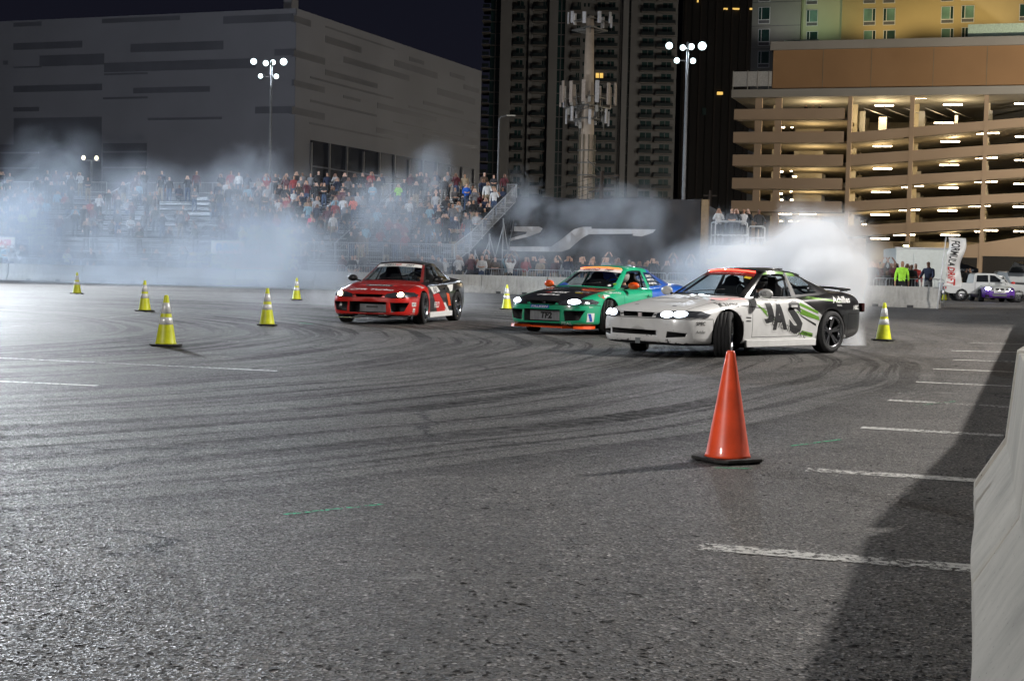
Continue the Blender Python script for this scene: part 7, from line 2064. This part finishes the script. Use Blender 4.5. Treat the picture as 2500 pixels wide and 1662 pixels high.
# ------------------------------------------------------------------ tyre smoke
def smoke(name, box, blobs, label, nscale=.28, step=.35, col=(.93,.95,.98), aniso=.15, warp=1.3, erode=(1.3, 8.0, .70)):
    """one closed box; inside it the density is a sum of soft lobes broken up by turbulence"""
    m = bpy.data.materials.new(name); m.use_nodes = True
    nt = m.node_tree; nt.nodes.clear(); L = nt.links.new
    out = nt.nodes.new('ShaderNodeOutputMaterial'); pv = nt.nodes.new('ShaderNodeVolumePrincipled')
    pv.inputs['Color'].default_value = (*col, 1); pv.inputs['Anisotropy'].default_value = aniso
    L(pv.outputs[0], out.inputs['Volume'])
    def N(t, **k):
        n = nt.nodes.new(t)
        for a, v in k.items(): setattr(n, a, v)
        return n
    def ma(op, a, b=None, c=None):
        n = N('ShaderNodeMath', operation=op)
        for i, x in enumerate((a, b, c)):
            if x is None: continue
            if isinstance(x, (int, float)): n.inputs[i].default_value = x
            else: L(x, n.inputs[i])
        return n.outputs[0]
    tc = N('ShaderNodeTexCoord')
    # swirl the lookup a little so the lobes do not read as ellipsoids
    wn = N('ShaderNodeTexNoise'); wn.inputs['Scale'].default_value = nscale*.55; wn.inputs['Detail'].default_value = 2
    L(tc.outputs['Object'], wn.inputs['Vector'])
    sub = N('ShaderNodeVectorMath', operation='SUBTRACT'); L(wn.outputs['Color'], sub.inputs[0]); sub.inputs[1].default_value = (.5,.5,.5)
    sc = N('ShaderNodeVectorMath', operation='SCALE'); L(sub.outputs[0], sc.inputs[0]); sc.inputs['Scale'].default_value = warp/nscale
    P = N('ShaderNodeVectorMath', operation='ADD'); L(tc.outputs['Object'], P.inputs[0]); L(sc.outputs[0], P.inputs[1])
    acc = None; shape = None
    for (c, r, s) in blobs:
        a = N('ShaderNodeVectorMath', operation='SUBTRACT'); L(P.outputs[0], a.inputs[0]); a.inputs[1].default_value = c
        b = N('ShaderNodeVectorMath', operation='DIVIDE'); L(a.outputs[0], b.inputs[0]); b.inputs[1].default_value = r
        d = N('ShaderNodeVectorMath', operation='DOT_PRODUCT'); L(b.outputs[0], d.inputs[0]); L(b.outputs[0], d.inputs[1])
        t = N('ShaderNodeMapRange', interpolation_type='SMOOTHSTEP'); L(d.outputs['Value'], t.inputs[0])
        t.inputs[1].default_value = 1.0; t.inputs[2].default_value = 0.0; t.inputs[3].default_value = 0; t.inputs[4].default_value = 1
        shape = t.outputs[0] if shape is None else ma('ADD', shape, t.outputs[0]); tv = ma('MULTIPLY', t.outputs[0], s)
        acc = tv if acc is None else ma('ADD', acc, tv)
    n = N('ShaderNodeTexNoise'); n.inputs['Scale'].default_value = nscale; n.inputs['Detail'].default_value = 5; n.inputs['Roughness'].default_value = .58
    L(P.outputs[0], n.inputs['Vector'])
    # the lobes are eaten away from outside in, so their rims break into wisps
    er = ma('ADD', ma('MULTIPLY', shape, erode[0]), ma('MULTIPLY_ADD', n.outputs['Fac'], erode[1], -erode[1]*.5 - erode[2]))
    cl = N('ShaderNodeClamp'); L(er, cl.inputs[0]); cl.inputs[1].default_value = 0; cl.inputs[2].default_value = 2.2
    L(ma('MULTIPLY', acc, cl.outputs[0]), pv.inputs['Density'])
    try: m.cycles.volume_step_rate = step
    except Exception: pass
    b = MB(); b.box(*box); o = b.build(name, [m]); o['kind'] = 'stuff'; o['label'] = label
    return o
def S(x, y, Z, rx, ry, rz, s): p = W(x*D, y*D, Z); return (tuple(p), (rx, ry, rz), s)
smoke('tyre_smoke', (-34, 15, 52, 84, .02, 13.5), [S(95,490,74,3.2,4,5.2,0.102), S(10,570,74,5,5,3.6,0.054), S(250,520,74,6.0,5,5.0,0.068), S(240,400,78,3.6,3,3.4,0.034), S(420,550,71,7,5,4.6,0.082), S(590,490,72,3.8,4,5.6,0.116), S(610,420,76,2.2,3,2.2,0.054),
      S(730,560,69,5,4,4.4,0.102), S(850,500,72,3,3,3.0,0.054), S(950,520,71,3.4,4,4.2,0.102), S(1000,395,73,1.6,2.4,1.6,0.109), S(1060,570,67,3.5,4,2.4,0.088), S(400,660,66,20,9,1.4,0.015), S(300,610,69,9,5,2.0,0.034), S(640,600,68,6,5,2.4,0.048),
      S(1270,500,72,2.6,4,3.0,.20), S(1380,480,70,1.5,3,2.0,.10), S(1470,520,68,2.6,4,2.4,.09), S(1300,600,66,4,5,1.8,.15), S(1650,590,60,3.2,5,2.2,.16), S(1560,610,60,4,5,1.6,.10)],
      'pale blue tyre smoke drifting in front of the grandstand and black drape', .30, .75, col=(.82,.90,1.0))
smoke('tyre_smoke', (2.4, 9.2, 24.2, 46, .02, 5.0), [S(1962,790,25.4,.50,.8,.45,3.0), S(1935,735,26,.85,1.2,.75,2.2), S(1900,660,28.5,.95,2,1.0,1.4), S(1868,598,32,1.55,3,1.35,.75), S(2005,700,27,.55,.9,.6,.7), S(1985,640,30,.5,.9,.5,.5), S(1800,610,36,1.8,3.5,1.3,.45), S(1720,620,40,2.0,3.5,1.3,.2)],
      'dense white smoke boiling off the rear wheel of the white car', .85, .40, warp=1.15, erode=(1.6, 8.0, .35))
smoke('tyre_smoke', (-5.5, 2.5, 35.5, 48, .02, 3.2), [S(1090,680,39,1.1,2.6,.9,.12), S(760,680,41,3.0,3.0,.8,.09)], 'thin smoke close behind the red car', .6, .4)
